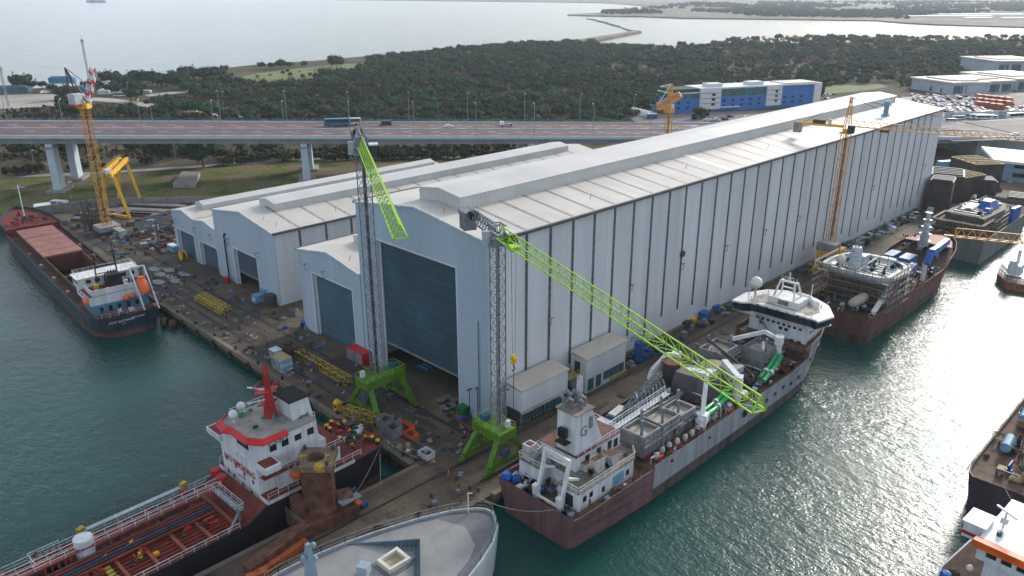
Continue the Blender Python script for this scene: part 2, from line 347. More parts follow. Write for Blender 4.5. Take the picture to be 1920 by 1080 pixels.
# coast
coastpx = [(0, 172), (60, 166), (170, 159), (250, 147), (330, 137), (470, 122), (600, 113), (700, 104), (860, 88), (950, 81), (1060, 77), (1098, 76), (1112, 82), (1180, 92), (1245, 92), (1345, 84), (1500, 80), (1920, 74)]
coast = [G(*p) for p in coastpx]
land = [(72, 99.5), (74.9, 99.5), (74.9, 215), (79.6, 330), (66, 335), (20, 352), (-60, 420), (-400, 560), (-500, 800), (0, 790)] + [(p.x, p.y) for p in coast] + [(3500, -700), (3500, -2500), (346, -2500), (346, 84), (79, 84), (72, 84)]
gm, n, b = node_mat('scrub_ground'); b.inputs['Roughness'].default_value = .95; b.inputs['Specular IOR Level'].default_value = .1
g = n.nodes.new('ShaderNodeNewGeometry')
def ramp(fac, stops):
    r = n.nodes.new('ShaderNodeValToRGB'); e = r.color_ramp.elements
    while len(e) < len(stops): e.new(.5)
    for i, (p, c) in enumerate(stops): e[i].position = p; e[i].color = (*c, 1)
    n.links.new(fac, r.inputs[0]); return r.outputs[0]
def mixc(f, a, b_):
    q = n.nodes.new('ShaderNodeMix'); q.data_type = 'RGBA'; n.links.new(f, q.inputs['Factor']); n.links.new(a, q.inputs['A']); n.links.new(b_, q.inputs['B']); return q.outputs['Result']
s1 = nzn(.012, 8); s2 = nzn(.045, 8, (1, 1, 1), .3); s3 = nzn(.5, 6)
base = ramp(s2.outputs['Fac'], [(.30, (.045, .058, .018)), (.44, (.075, .09, .028)), (.54, (.095, .075, .045)), (.66, (.15, .12, .085)), (.8, (.21, .17, .13))])
brown = ramp(s2.outputs['Fac'], [(.3, (.035, .030, .018)), (.5, (.062, .050, .032)), (.7, (.11, .088, .058))])
f = ramp(s1.outputs['Fac'], [(.42, (0, 0, 0)), (.56, (1, 1, 1))])
fine = ramp(s3.outputs['Fac'], [(.3, (.5, .5, .5)), (.7, (1.2, 1.2, 1.2))])
q = n.nodes.new('ShaderNodeMix'); q.data_type = 'RGBA'; q.blend_type = 'MULTIPLY'; q.inputs['Factor'].default_value = 1
n.links.new(mixc(f, base, brown), q.inputs['A']); n.links.new(fine, q.inputs['B']); n.links.new(q.outputs['Result'], b.inputs['Base Color'])
MB().prism(land, -7, 0).build('ground', [gm]); tag(bpy.data.objects['ground'], 'scrubby green and brown land behind the shipyard', 'ground', kind='structure')
# yard
yardm, n, b = node_mat('yard_concrete'); b.inputs['Roughness'].default_value = .85
g = n.nodes.new('ShaderNodeNewGeometry')
s1 = nzn(.05, 9); s2 = nzn(.28, 9, (1, 1, 1), .4); s3 = nzn(2.0, 5); s4 = nzn(.09, 7, (1, .25, 1))
c1 = ramp(s1.outputs['Fac'], [(.32, (.038, .027, .018)), (.5, (.085, .062, .040)), (.68, (.155, .116, .075))])
c2 = ramp(s2.outputs['Fac'], [(.30, (.45, .43, .42)), (.45, (.95, .95, .95)), (.62, (1.05, 1.03, 1.0)), (.74, (1.5, 1.45, 1.35))])
c3 = ramp(s3.outputs['Fac'], [(.3, (.75, .75, .75)), (.7, (1.12, 1.12, 1.12))])
def mul(a, c, f=1.0):
    q = n.nodes.new('ShaderNodeMix'); q.data_type = 'RGBA'; q.blend_type = 'MULTIPLY'; q.inputs['Factor'].default_value = f
    n.links.new(a, q.inputs['A']); n.links.new(c, q.inputs['B']); return q.outputs['Result']
cur = mul(mul(c1, c2), c3)
br = n.nodes.new('ShaderNodeTexBrick'); br.inputs['Scale'].default_value = .16; br.inputs['Mortar Size'].default_value = .012; br.offset = 0
br.inputs['Color1'].default_value = (1, 1, 1, 1); br.inputs['Color2'].default_value = (.93, .93, .93, 1); br.inputs['Mortar'].default_value = (.74, .74, .74, 1)
n.links.new(g.outputs['Position'], br.inputs['Vector']); cur = mul(cur, br.outputs['Color'])
n.links.new(cur, b.inputs['Base Color'])
yard = [(74.95, 99.6), (74.95, 215), (79.65, 330), (81, 337), (152, 285), (190, 258), (260, 258), (337, 143), (362, 143), (375, 128), (450, 118), (520, 60), (346, 60), (346, 83.9), (78.8, 83.9), (72, 84), (66, 84), (60, 91), (10, 91), (10, 99.6)]
MB().prism(yard, -7.1, Z).build('yard_pavement', [yardm]); tag(bpy.data.objects['yard_pavement'], 'stained concrete quay and yard of the shipyard', 'quay', kind='structure')
# kerb edge of the quays (a real step)
k = MB()
k.box(74.4, 75.5, 101, 215, -1.0, .22).prism([(74.4, 215.01), (75.5, 215.01), (80.2, 330), (79.1, 330)], -1.0, .22).box(346, 79, 83.2, 84.3, -1.0, .22).box(15, 75.5, 99.5, 100.5, -1.0, .22)
tag(k.build('quay_kerb', concrete), kind='structure')
# rails of the gantries
r = MB()
for x in (79.6, 88.8): r.box(x - .45, x + .45, 102 if x < 80 else 97, 215, Z, Z + .02).prism([(x - .45, 215.01), (x + .45, 215.01), (x + 3.6, 327), (x + 2.7, 327)], Z, Z + .02)
for y in (94.7, 87.9): r.box(74 if y > 90 else 80, 345, y - .4, y + .4, Z, Z + .022)
r.box(20, 78, 94.5, 95.0, Z, Z + .024)
tag(r.build('crane_rail_track', mat('rail_groove', (.028, .024, .022), .8)), kind='structure')
# darker worn lanes and patches
pt = MB(); rr = random.Random(3)
pt.box(81.5, 83.5, 100, 320, Z, Z + .012).box(84.6, 86.4, 100, 320, Z, Z + .012)
tag(pt.build('worn_lane', mat('worn_lane', (.075, .062, .05), .9, dirt=.4, vs=.6, det=9)), kind='structure')
def blob(cx, cy, rx, ry, z, n=16, a=0):
    pts = []
    for i in range(n):
        t = 2 * math.pi * i / n; k = rr.uniform(.7, 1.15); X, Y = rx * k * math.cos(t), ry * k * math.sin(t)
        pts.append((cx + X * math.cos(a) - Y * math.sin(a), cy + X * math.sin(a) + Y * math.cos(a), z))
    return pts
pd = MB(); pl = MB()
for i in range(150):
    x, y = rr.uniform(77, 94), rr.uniform(100, 320); pd.face(blob(x, y, rr.uniform(.4, 1.8), rr.uniform(.6, 3), Z + .026 + i * .0005))
for i in range(110):
    x, y = rr.uniform(82, 330), rr.uniform(85.2, 99.5); pd.face(blob(x, y, rr.uniform(.6, 3), rr.uniform(.3, 1.3), Z + .100 + i * .0012))
tag(pd.build('oil_stain', mat('oil_stain', (.042, .032, .026), .7, dirt=.3, vs=1)), kind='structure')
for (x, y) in [(300, 515), (318, 507), (330, 528), (290, 505), (345, 515), (322, 520), (297, 530)]:
    p = G(x, y); pl.face(blob(p.x, p.y, 1.6, 2.8, Z + .2))
tag(pl.build('pale_patch', mat('pale_cement_patch', (.30, .29, .28), .8, dirt=.25, vs=.6)), kind='structure')
# worn brown strip between the wall and the right quay
MB().box(100, 337, 96.6, 100.4, Z, Z + .05).build('wall_apron', mat('apron', (.105, .075, .049), .9, dirt=.45, vs=.35, det=10))
tag(bpy.data.objects['wall_apron'], kind='structure')
def sheet(name, pxs, z, m, label=None):
    ob = MB().face([G(x, y, z) for x, y in pxs]).build(name, m); tag(ob, label, kind='structure'); return ob
sheet('sandy_lot', [(-60, 202), (-60, 182), (20, 178), (80, 176), (140, 178), (165, 186), (140, 196), (80, 200), (20, 204)], .06, sand, 'pale sandy parking lot by the shore')
sheet('dirt_road', [(150, 180), (215, 185), (300, 196), (390, 208), (455, 218), (470, 222), (430, 221), (350, 211), (270, 202), (215, 192), (150, 187)], .1, dirtroad, 'pale dirt road from the lot to the bridge')
sheet('shore_track', [(270, 178), (320, 172), (360, 171), (360, 173), (325, 176), (280, 181)], .1, dirtroad)
sheet('meadow', [(430, 150), (480, 138), (560, 128), (640, 120), (690, 118), (690, 130), (620, 142), (540, 154), (470, 156)], .06, mat('meadow_grass', (.13, .17, .045), .95, dirt=.3, vs=.05, det=9), 'green meadow between the pines and the sea')
vg, n, b = node_mat('verge_grass'); b.inputs['Roughness'].default_value = .95; b.inputs['Specular IOR Level'].default_value = .1
g = n.nodes.new('ShaderNodeNewGeometry'); s1 = nzn(.07, 9); s2 = nzn(.6, 6)
n.links.new(mul(ramp(s1.outputs['Fac'], [(.30, (.045, .062, .014)), (.42, (.085, .11, .022)), (.50, (.13, .14, .035)), (.58, (.16, .12, .085)), (.7, (.20, .155, .115))]), ramp(s2.outputs['Fac'], [(.3, (.55, .55, .55)), (.7, (1.25, 1.25, 1.25))])), b.inputs['Base Color'])
sheet('grass_verge', [(-60, 392), (-60, 338), (180, 330), (360, 318), (480, 309), (600, 300), (760, 296), (960, 290), (980, 300), (700, 340), (520, 384), (330, 392), (80, 398), (0, 400)], .03, vg, 'patchy green and bare grass strip between yard wall and viaduct')
sheet('grass_field', [(1535, 168), (1560, 160), (1650, 158), (1665, 163), (1600, 172), (1545, 175)], .06, mat('meadow_grass', (.13, .17, .045)))
sheet('service_road', [(-40, 336), (-40, 331), (180, 322), (360, 311), (480, 302), (600, 296), (600, 299), (480, 306), (360, 315), (180, 327)], .06, road, 'narrow service road under the bridge')
sheet('lot_pavement', [(1180, 232), (1180, 216), (1230, 212), (1500, 205), (1600, 190), (1740, 182), (1930, 176), (1960, 240), (1760, 243), (1400, 236)], .05, asphaltg, 'paved vehicle lots beyond the bridge')
sheet('warehouse_road', [(1690, 190), (1930, 178), (1930, 172), (1690, 182)], .09, dirtroad)
sheet('worksite_track', [(1130, 222), (1140, 214), (1170, 206), (1200, 205), (1215, 208), (1170, 212), (1150, 222)], .1, dirtroad)
sheet('bare_earth', [(690, 318), (700, 308), (800, 302), (900, 306), (1000, 300), (900, 330), (560, 330), (560, 312), (620, 316)], .05, mat('bare_earth', (.17, .12, .09), .95, dirt=.3, vs=.1, det=9))
# spit of land across the lagoon mouth
MB().prism([G(x, y) for x, y in [(1060, 77.5), (1100, 72), (1160, 63), (1186, 58), (1194, 57), (1203, 59), (1190, 61.5), (1165, 66), (1120, 75), (1098, 80), (1075, 82)]], -5, .6).build('spit', mat('spit_earth', (.20, .145, .10), .95, dirt=.3, vs=.02))
tag(bpy.data.objects['spit'], 'thin brown spit crossing the lagoon mouth', 'spit', kind='structure')
brk = MB(); 
for i in range(46):
    t = i / 45; x = 1103 + 84 * t; y = 34 + 23 * t ** 1.2; p = G(x + random.uniform(-2, 2), y, 0); s = random.uniform(3, 7) * (1.6 - t * .9)
    brk.rbox(p.x, p.y, -3.2, s * 1.9, s, random.uniform(1.6, 2.8), random.random() * 3)
tag(brk.build('breakwater', mat('spit_earth', (.16, .13, .10))), 'broken line of rocks between spit and far shore', 'rocks', kind='structure')
# far land
fl = [(600, -1), (900, 2.2), (1130, 5), (1240, 13), (1165, 22), (1080, 26), (1064, 27.5), (1100, 29), (1200, 30.5), (1280, 33.5), (1420, 35), (1560, 37), (1640, 38), (1700, 43), (1760, 46), (1830, 48), (1960, 52)]
flw = [(p.x, p.y) for p in (G(*q) for q in fl)] + [(9000, -3000), (22000, -6000), (22000, 20000), (12000, 22000)]
fm, n, b = node_mat('far_fields'); b.inputs['Roughness'].default_value = .95
g = n.nodes.new('ShaderNodeNewGeometry'); s1 = nzn(.0035, 9); s2 = nzn(.02, 7)
c1 = ramp(s1.outputs['Fac'], [(.35, (.05, .06, .035)), (.48, (.10, .085, .06)), (.58, (.15, .12, .095)), (.7, (.24, .21, .18))])
c2 = ramp(s2.outputs['Fac'], [(.35, (.45, .47, .45)), (.65, (1.3, 1.3, 1.3))])
n.links.new(mul(c1, c2), b.inputs['Base Color'])
MB().prism(flw, -5, .5).build('far_land', fm); tag(bpy.data.objects['far_land'], 'hazy farmland across the lagoon', 'far shore', kind='structure')
# ================================================================== HALLS
def gable_front(m, x, th, y0, y1, ze, yr, zr, doors):
    """front wall at x..x+th with door openings (ya,yb,ztop)"""
    def top(y):
        return ze + (zr - ze) * ((y - y0) / (yr - y0) if y <= yr else (y1 - y) / (y1 - yr))
    ys = sorted(set([y0, y1, yr] + [d for dd in doors for d in dd[:2]]))
    for a, c in zip(ys, ys[1:]):
        zb = 0
        for d in doors:
            if d[0] <= a and c <= d[1]: zb = d[2]
        vs = [(X, Y, Zz) for X in (x, x + th) for (Y, Zz) in ((a, zb), (c, zb), (c, top(c)), (a, top(a)))]
        m.mesh(vs, [(0, 3, 2, 1), (4, 5, 6, 7), (0, 1, 5, 4), (1, 2, 6, 5), (2, 3, 7, 6), (3, 0, 4, 7)])
def hall(name, label, x0, x1, y0, y1, ze, yr, zr, doors, strips, monitor, wallmat=clad, sides=(1, 1)):
    t = thing(name, (x0, (y0 + y1) / 2, 0), label, 'shipyard hall')
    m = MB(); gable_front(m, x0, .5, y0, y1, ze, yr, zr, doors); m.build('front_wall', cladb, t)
    m = MB()
    if sides[0]: m.box(x0 + .5, x1 - .5, y0 + .01, y0 + .5, 0, ze - .02)
    if sides[1]: m.box(x0 + .5, x1 - .5, y1 - .5, y1 - .01, 0, ze - .02)
    m.build('side_wall', wallmat, t)
    m = MB(); gable_front(m, x1 - .5, .5, y0, y1, ze, yr, zr, []); m.build('rear_wall', wallmat, t)
    for (ya, yb, zA) in ((y0 - .15, yr, ze), (yr, y1 + .15, zr)):
        zB = zr if zA == ze else ze
        xa, xb = x0 - .15, x1 + .15
        MB().mesh([(xa, ya, zA), (xb, ya, zA), (xb, yb, zB), (xa, yb, zB), (xa, ya, zA + .3), (xb, ya, zA + .3), (xb, yb, zB + .3), (xa, yb, zB + .3)],
                  [(0, 3, 2, 1), (4, 5, 6, 7), (0, 1, 5, 4), (1, 2, 6, 5), (2, 3, 7, 6), (3, 0, 4, 7)]).build('roof_slope', roofm, t)
    g = MB()
    if sides[0]: g.box(x0 - .2, x1 + .2, y0 - .75, y0 - .16, ze - .15, ze + .42)
    g.box(x0 - .2, x1 + .2, y1 + .16, y1 + .7, ze - .15, ze + .42); g.build('gutter', trim, t)
    MB().box(x0 - .4, x0 - .16, y0, yr, ze, ze + .02).build('verge', white, t) if False else None
    # verge trim follows the gable
    MB().bar((x0 - .2, y0, ze + .2), (x0 - .2, yr, zr + .2), .25, .35).bar((x0 - .2, yr, zr + .2), (x0 - .2, y1, ze + .2), .25, .35).build('verge_trim', white, t)
    for d in doors:
        ya, yb, zt, zb, dm = d[:5]
        dob = MB().box(x0 + .9, x0 + 1.2, ya, yb, zb, zt).build('shutter_door', dm, t)
        MB().box(x0 + .55, x0 + .88, ya, ya + .5, 0, zt - .05).build('door_guide', clad, dob); MB().box(x0 + .55, x0 + .88, yb - .5, yb, 0, zt - .05).build('door_guide', clad, dob)
        if zb < 1: wk = MB().box(x0 + .84, x0 + .895, ya + 1.6, ya + 2.6, zb, zb + 2.1).build('wicket_door', steel, dob)
        MB().box(x0 - .06, x0 + .0, ya - .35, ya, 0, zt + .35).box(x0 - .06, x0, yb, yb + .35, 0, zt + .35).box(x0 - .06, x0, ya, yb, zt, zt + .35).build('door_frame', clad, dob)
        if zb > 1: MB().box(x0 + .80, x0 + 1.3, ya + .55, yb - .55, zb - .45, zb).build('bottom_bar', steel, dob)
    slope = (zr - ze) / (yr - y0)
    for i, sx in enumerate(strips):
        w2 = .42
        ya = y0 + .2; yb = (monitor[2] if monitor else yr) - .1
        if monitor and not (monitor[0] < sx < monitor[1]): yb = yr
        a, c = ze + (ya - y0) * slope + .34, ze + (yb - y0) * slope + .34
        br = name == 'shipbuilding_hall' and i in (11, 20, 27)
        k = .8 if br else w2
        MB().mesh([(sx - k, ya, a), (sx + k, ya, a), (sx + k, yb, c), (sx - k, yb, c), (sx - k, ya, a - .1), (sx + k, ya, a - .1), (sx + k, yb, c - .1), (sx - k, yb, c - .1)],
                  [(0, 1, 2, 3), (4, 7, 6, 5), (0, 4, 5, 1), (1, 5, 6, 2), (2, 6, 7, 3), (3, 7, 4, 0)]).build('roof_light', brightstrip if br else strip, t)
    if sides[0]:
        for sx in strips:
            MB().box(sx - .36, sx + .36, y0 - .06, y0 + .02, (6.2, 5.4, 3.0)[int(sx) % 3] if ze > 30 else 1.2, ze - .5).build('window_strip', wstrip, t)
    if monitor:
        mx0, mx1, my0, my1, mh = monitor
        zb = zr - (yr - my0) * slope; ym = (my0 + my1) / 2
        mo = MB().prism([(mx0, my0), (mx1, my0), (mx1, my1), (mx0, my1)], zb - .3, zb + mh).build('roof_monitor', monim, t)
        zt = zb + mh
        MB().mesh([(mx0 - .2, my0 - .2, zt), (mx1 + .2, my0 - .2, zt), (mx1 + .2, ym, zt + .9), (mx0 - .2, ym, zt + .9), (mx1 + .2, my1 + .2, zt), (mx0 - .2, my1 + .2, zt)],
                  [(0, 1, 2, 3), (3, 2, 4, 5), (0, 3, 5), (1, 4, 2), (0, 5, 4, 1)]).build('monitor_roof', monroof, mo)
    return t
H1X0, H1X1 = 94.5, 337
S1 = [105 + 6.87 * i for i in range(33)]
h1 = hall('shipbuilding_hall', 'largest white hall with a huge dark blue door and striped long side wall', H1X0, H1X1, 101, 143, 38.2, 122, 41.0,
     [(110, 136, 31.2, 7.2, doorb)], S1, (101, 326, 115.5, 128.5, 3.0))
h2a = hall('side_hall', 'low white hall between the largest hall and the smaller halls, blue door shut', H1X0, 240, 143.3, 170, 21.2, 156.5, 23.4,
     [(147, 164, 16.5, .3, doorl)], [105 + 8.6 * i for i in range(14)], (104.5, 225, 153, 160, 2.0), sides=(0, 1))
h3a = hall('fabrication_hall', 'middle white hall whose grey door stands half open over a dark gap', 97.5, 243, 187.8, 223.4, 20.6, 205.6, 23.2,
     [(198.7, 212.3, 11.3, 4.3, doorg)], [105.5 + 8.4 * i for i in range(16)], (106, 232, 201, 210, 2.4))
h4a = hall('small_hall', 'small white hall with one blue door beside the middle hall', 98, 200, 223.8, 239, 14.0, 231.7, 15.2,
     [(224.8, 236.5, 7.9, .3, doorl)], [], None, sides=(0, 1))
h4b = hall('small_hall', 'outermost small white hall at the far left end of the row', 98, 203, 239.2, 255.1, 14.2, 247, 15.7,
     [(240.5, 253, 8.7, .3, doorl)], [], (104, 200, 244, 250, 1.8), sides=(0, 1))
h4b['label'] = 'small white hall at the far left end of the hall row, with a roof monitor'
# wall boxes, lamps, vents on the halls
def wall_lamp(p, nrm, parent):
    p = Vector(p); nrm = Vector(nrm); s = Vector((-nrm.y, nrm.x, 0)) * .8
    MB().bar(p, p + nrm * 1.0, .12).bar(p + nrm - s, p + nrm + s, .14).bar(p + Vector((0, 0, -1.6)), p + nrm * .8 + Vector((0, 0, -1.6)), .12).bar(p + nrm * .9, p + nrm * .8 + Vector((0, 0, -1.6)), .1).build('wall_bracket', steel, parent)
for sx in (111.4, 139, 159.8, 180.4, 201, 221.5, 249, 276.6, 304, 325): wall_lamp((sx + .2, 101, 18.5), (0, -1, 0), h1)
for (x, y, pa) in ((98, 252, h4b), (98, 238, h4b), (98, 227, h4a), (97.5, 215, h3a), (97.5, 197, h3a)): wall_lamp((x, y, 12.2 if pa is not h3a else 13.5), (-1, 0, 0), pa)
for (y) in (166, 158): wall_lamp((94.5, y, 18.5), (-1, 0, 0), h2a)
for sx, sy in [(100, 104), (98, 110), (97, 116), (130, 106), (170, 108), (210, 107), (250, 106), (290, 107), (96.5, 150), (99, 146), (100, 190), (100, 197), (120, 192), (101, 228), (101, 243), (160, 135), (220, 134), (270, 136)]:
    zz = {True: 38.2 + (21 - abs(sy - 122)) / 21 * 2.8, False: 0}[sy < 143]
    pa = h1
    if sy >= 143: pa, zz = (h2a, 22.4) if sy < 171 else ((h3a, 21.8) if sy < 224 else ((h4a, 15) if sy < 239 else (h4b, 15.2)))
    MB().bar((sx, sy, zz), (sx, sy, zz + 1.1), .1).bar((sx, sy, zz + 1.1), (sx + .5, sy, zz + 1.3), .1).build('roof_vent_pipe', mat('pinkish_pipe', (.4, .2, .18), .6), pa)
# porthole like round fan on long wall, drain and pipe
MB().tube([(160, 100.9, 21), (160, 100.4, 21)], .8).build('wall_fan', darksteel, h1)
v = MB().rbox(296, 107.5, 39, 2.2, 2.2, 1.0).tube([(296, 107.5, 40), (296, 107.5, 43.2)], .9).tube([(296, 107.5, 43.2), (296, 107.5, 43.7), (296, 107.5, 44.6)], 1.9, r2=.7).build('roof_exhaust', cyanbox, h1)
MB().tube([(97, 216.5, 14.5), (97, 216.5, .4)], .22).tube([(97.6, 216.5, 14.5), (97, 216.5, 14.5)], .35).build('drain_pipe', black, h3a)
MB().tube([(94.2, 103.5, 22), (94.2, 103.5, .4)], .12).build('drain_pipe', steel, h1)
MB().box(94.9, 337, 100.2, 100.93, 0, 1.3).build('plinth', concrete, h1)
# side offices against the long wall
t = thing('site_office', (105, 98, 0), 'white office block with dark bays, nearest the green crane, against the hall', 'office')
MB().box(98.2, 112, 95.6, 100.1, 3.6, 8.3).build('upper_wall', clad, t)
MB().mesh([(98, 95.3, 8.4), (112.2, 95.3, 8.4), (112.2, 100.15, 9.1), (98, 100.15, 9.1), (98, 95.3, 8.2), (112.2, 95.3, 8.2), (112.2, 100.15, 8.2), (98, 100.15, 8.2)],
          [(0, 1, 2, 3), (4, 7, 6, 5), (0, 4, 5, 1), (1, 5, 6, 2), (2, 6, 7, 3), (3, 7, 4, 0)]).build('roof', mat('beige_sheet', (.42, .38, .32), .6, dirt=.1, lines=[(.7, .1, .85, (1, 0, 0))]), t)
MB().box(98.4, 111.8, 96.4, 100.1, Z, 3.55).build('ground_floor', darksteel, t)
for i in range(4):
    x = 99.0 + i * 3.3
    wn = MB().box(x, x + 2.5, 96.15, 96.42, .5, 3.2).build('window', steel, t)
    MB().box(x + .2, x + 1.2, 96.1, 96.2, .8, 3.0).box(x + 1.35, x + 2.3, 96.1, 96.2, .8, 3.0).build('pane', mat('teal_glass', (.03, .13, .17), .15), wn)
MB().box(98.0, 112.2, 95.0, 95.6, 3.3, 3.55).build('canopy', cslab, t)
MB().tube([(98.3, 95.9, 0), (98.3, 95.9, 3.4)], .12).tube([(112, 95.9, 0), (112, 95.9, 3.4)], .12).build('post', steel, t)
t = thing('site_office', (125, 98, 0), 'white two storey office with blue windows, farther along the hall wall', 'office')
MB().box(118.2, 132, 95.8, 100.1, Z, 8.2).build('wall', clad, t)
MB().mesh([(118, 95.5, 8.25), (132.2, 95.5, 8.25), (132.2, 100.15, 9.0), (118, 100.15, 9.0), (118, 95.5, 8.1), (132.2, 95.5, 8.1), (132.2, 100.15, 8.1), (118, 100.15, 8.1)],
          [(0, 1, 2, 3), (4, 7, 6, 5), (0, 4, 5, 1), (1, 5, 6, 2), (2, 6, 7, 3), (3, 7, 4, 0)]).build('roof', MATS['beige_sheet'], t)
for (a, c, z0, z1) in ((118.9, 120.8, .4, 3.2), (121.7, 123.4, .4, 3.2), (124.3, 131.5, 1.2, 3.2)):
    wn = MB().box(a, c, 95.72, 95.82, z0, z1).build('window', darksteel, t)
    k = max(2, int((c - a) / 1.1))
    for i in range(k): MB().box(a + .1 + i * (c - a) / k, a - .1 + (i + 1) * (c - a) / k, 95.66, 95.73, z0 + .15, z1 - .15).build('pane', MATS['teal_glass'], wn)
MB().box(118.1, 118.2, 97.5, 99, 4.2, 7).build('side_door', glass, t)
gw = thing('steel_gangway', (115, 98, 4), 'yellow steel gangway linking the two offices', 'walkway')
MB().box(112.2, 118.0, 97.6, 99.4, 3.9, 4.1).build('walkway_deck', ocher, gw)
MB().rail([(112.2, 97.7, 4.1), (118, 97.7, 4.1)]).rail([(112.2, 99.3, 4.1), (118, 99.3, 4.1)]).build('railing', yellow, gw)
# ================================================================== BRIDGE
BA, BB = Vector((95.2, 372.5, 24)), Vector((452, 124, 10)); bd = (BB - BA)
bn = Vector((bd.y, -bd.x, 0)).normalized() * -1   # towards the far side
if bn.y < 0: bn = -bn
L0, L1 = -.8, 1.18
def bp_(s, w, dz=0):
    wmax = 37 + 9 * max(0, min(1, s)); return BA + bd * s + bn * (w * wmax) + Vector((0, 0, dz))
br = thing('viaduct', (95, 372, 0), 'long concrete road viaduct on pale piers crossing behind the halls', 'bridge')
def ribbon(w0, w1, z0, z1, s0=L0, s1=L1, N=1):
    vs = [bp_(s, ww, zz) for s in (s0, s1) for ww, zz in ((w0, z0), (w1, z0), (w1, z1), (w0, z1))]
    return vs, [(0, 1, 2, 3), (7, 6, 5, 4), (0, 4, 5, 1), (1, 5, 6, 2), (2, 6, 7, 3), (3, 7, 4, 0)]
MB().mesh(*ribbon(0, 1, -.9, -.2)).build('deck_slab', bridgec, br)
MB().mesh(*ribbon(.06, .40, -3.4, -.91)).mesh(*ribbon(.56, .94, -3.4, -.91)).build('box_girder', bridgec, br)
MB().mesh(*ribbon(.02, .98, -.19, -.13)).build('road_surface', asphalt, br)
ln = MB()
for wv in (.47, .53, .045, .955): ln.mesh(*ribbon(wv - .002, wv + .002, -.125, -.12))
for wv in (.15, .26, .37, .63, .74, .85):
    for i in range(64):
        s = L0 + (L1 - L0) * (i + (.3 if wv in (.26, .74) else 0)) / 64
        ln.mesh(*ribbon(wv - .005, wv + .005, -.125, -.12, s, s + .009))
ln.build('lane_marking', line, br)
for s in (-.745, -.495, -.245, .002, .242, .480, .710, .96): MB().mesh(*ribbon(.02, .98, -.119, -.112, s - .0012, s + .0012)).build('expansion_joint', darksteel, br)
MB().mesh(*ribbon(-.005, .015, -.9, .55)).build('near_parapet', mat('pale_parapet', (.40, .47, .52), .6, dirt=.1), br)
MB().mesh(*ribbon(.985, 1.005, -.9, .55)).mesh(*ribbon(.495, .505, -.12, .5)).build('far_parapet', mat('pale_parapet', (.40, .47, .52)), br)
for wv in (.0, 1.0, .04):
    m = MB(); h = 1.5 if wv != .04 else .8; m.bar(bp_(L0, wv, h), bp_(L1, wv, h), .12).bar(bp_(L0, wv, h * .65), bp_(L1, wv, h * .65), .08)
    for i in range(220): s = L0 + (L1 - L0) * i / 219; m.bar(bp_(s, wv, .0), bp_(s, wv, h), .12)
    m.build('railing', galv, br)
for s in (-.495, -.245, .002, .242, .480, .710):
    zz = bp_(s, 0).z - 3.45
    for wv in (.12, .74):
        c = bp_(s, wv); a = math.atan2(bd.y, bd.x)
        MB().rbox(c.x, c.y, 0, 3.0, 6.6, zz, a, .93).build('pier_column', pierm, br)
        MB().rbox(c.x, c.y, 0, 7.5, 11, 1.0, a).build('pier_footing', cslab, br)
        MB().rbox(c.x, c.y, zz - 1.6, 4.2, 8.2, .25, a).build('pier_platform', galv, br)
# abutment and embankment at the right end
for sgn in (0,):
    c0, c1 = bp_(1.02, -.02), bp_(1.5, -.25)
    MB().prism([(c0.x, c0.y), (c1.x + 60, c1.y - 60), (c1.x + 150, c1.y + 30), (bp_(1.02, 1.02).x, bp_(1.02, 1.02).y)], 0, 9.0).build('abutment', mat('abutment_concrete', (.20, .24, .25), .8, dirt=.3, vs=.1), br)
MB().prism([tuple(bp_(.98, -.1))[:2], tuple(bp_(1.9, -.4))[:2], tuple(bp_(1.9, 1.6))[:2], tuple(bp_(.98, 1.0))[:2]], 9.0, 9.35).build('approach_surface', asphaltg, br)
def lamp_proto():
    t = thing('street_lamp', (0, 0, 0), 'x', 'street lamp')
    MB().tube([(0, 0, 0), (0, 0, 11.5), (0, 0, 13.6)], .15, 6, r2=.09).tube([(0, 0, 13.6), (.5, 0, 14.6), (1.6, 0, 14.9)], .11, 6).build('pole', galv, t)
    MB().rbox(2.0, 0, 14.85, 1.3, .45, .22).build('lamp_head', white, t)
    return t
lp = lamp_proto(); first = True
def spx(px, wv, py):   # parameter of the bridge where a lamp seen at px stands
    best = min((abs(proj(bp_(s / 400, wv))[0] - px), s / 400) for s in range(-320, 470) if proj(bp_(s / 400, wv)))
    return best[1]
for px, wv in [(123, .01), (269, .01), (402, .01), (533, .01), (658, .01), (776, .01), (892, .01), (1002, .01), (1111, .01), (1218, .01), (13, .99), (289, .99), (417, .99), (538, .99), (655, .99), (767, .99), (876, .99), (982, .99), (1085, .99), (1188, .99)]:
    s = spx(px, wv, 0); p = bp_(s, wv, .3); a = math.atan2(bn.y, bn.x) + (0 if wv < .5 else math.pi)
    lab = 'tall grey street lamp on the near edge of the viaduct' if wv < .5 else 'tall grey street lamp on the far edge of the viaduct'
    grp = 'street lamps along the near edge of the viaduct' if wv < .5 else 'street lamps along the far edge of the viaduct'
    if first: lp.location = p; lp.rotation_euler = (0, 0, a); tag(lp, lab, 'street lamp', grp); first = False
    else: dup(lp, p, a, lab, grp)
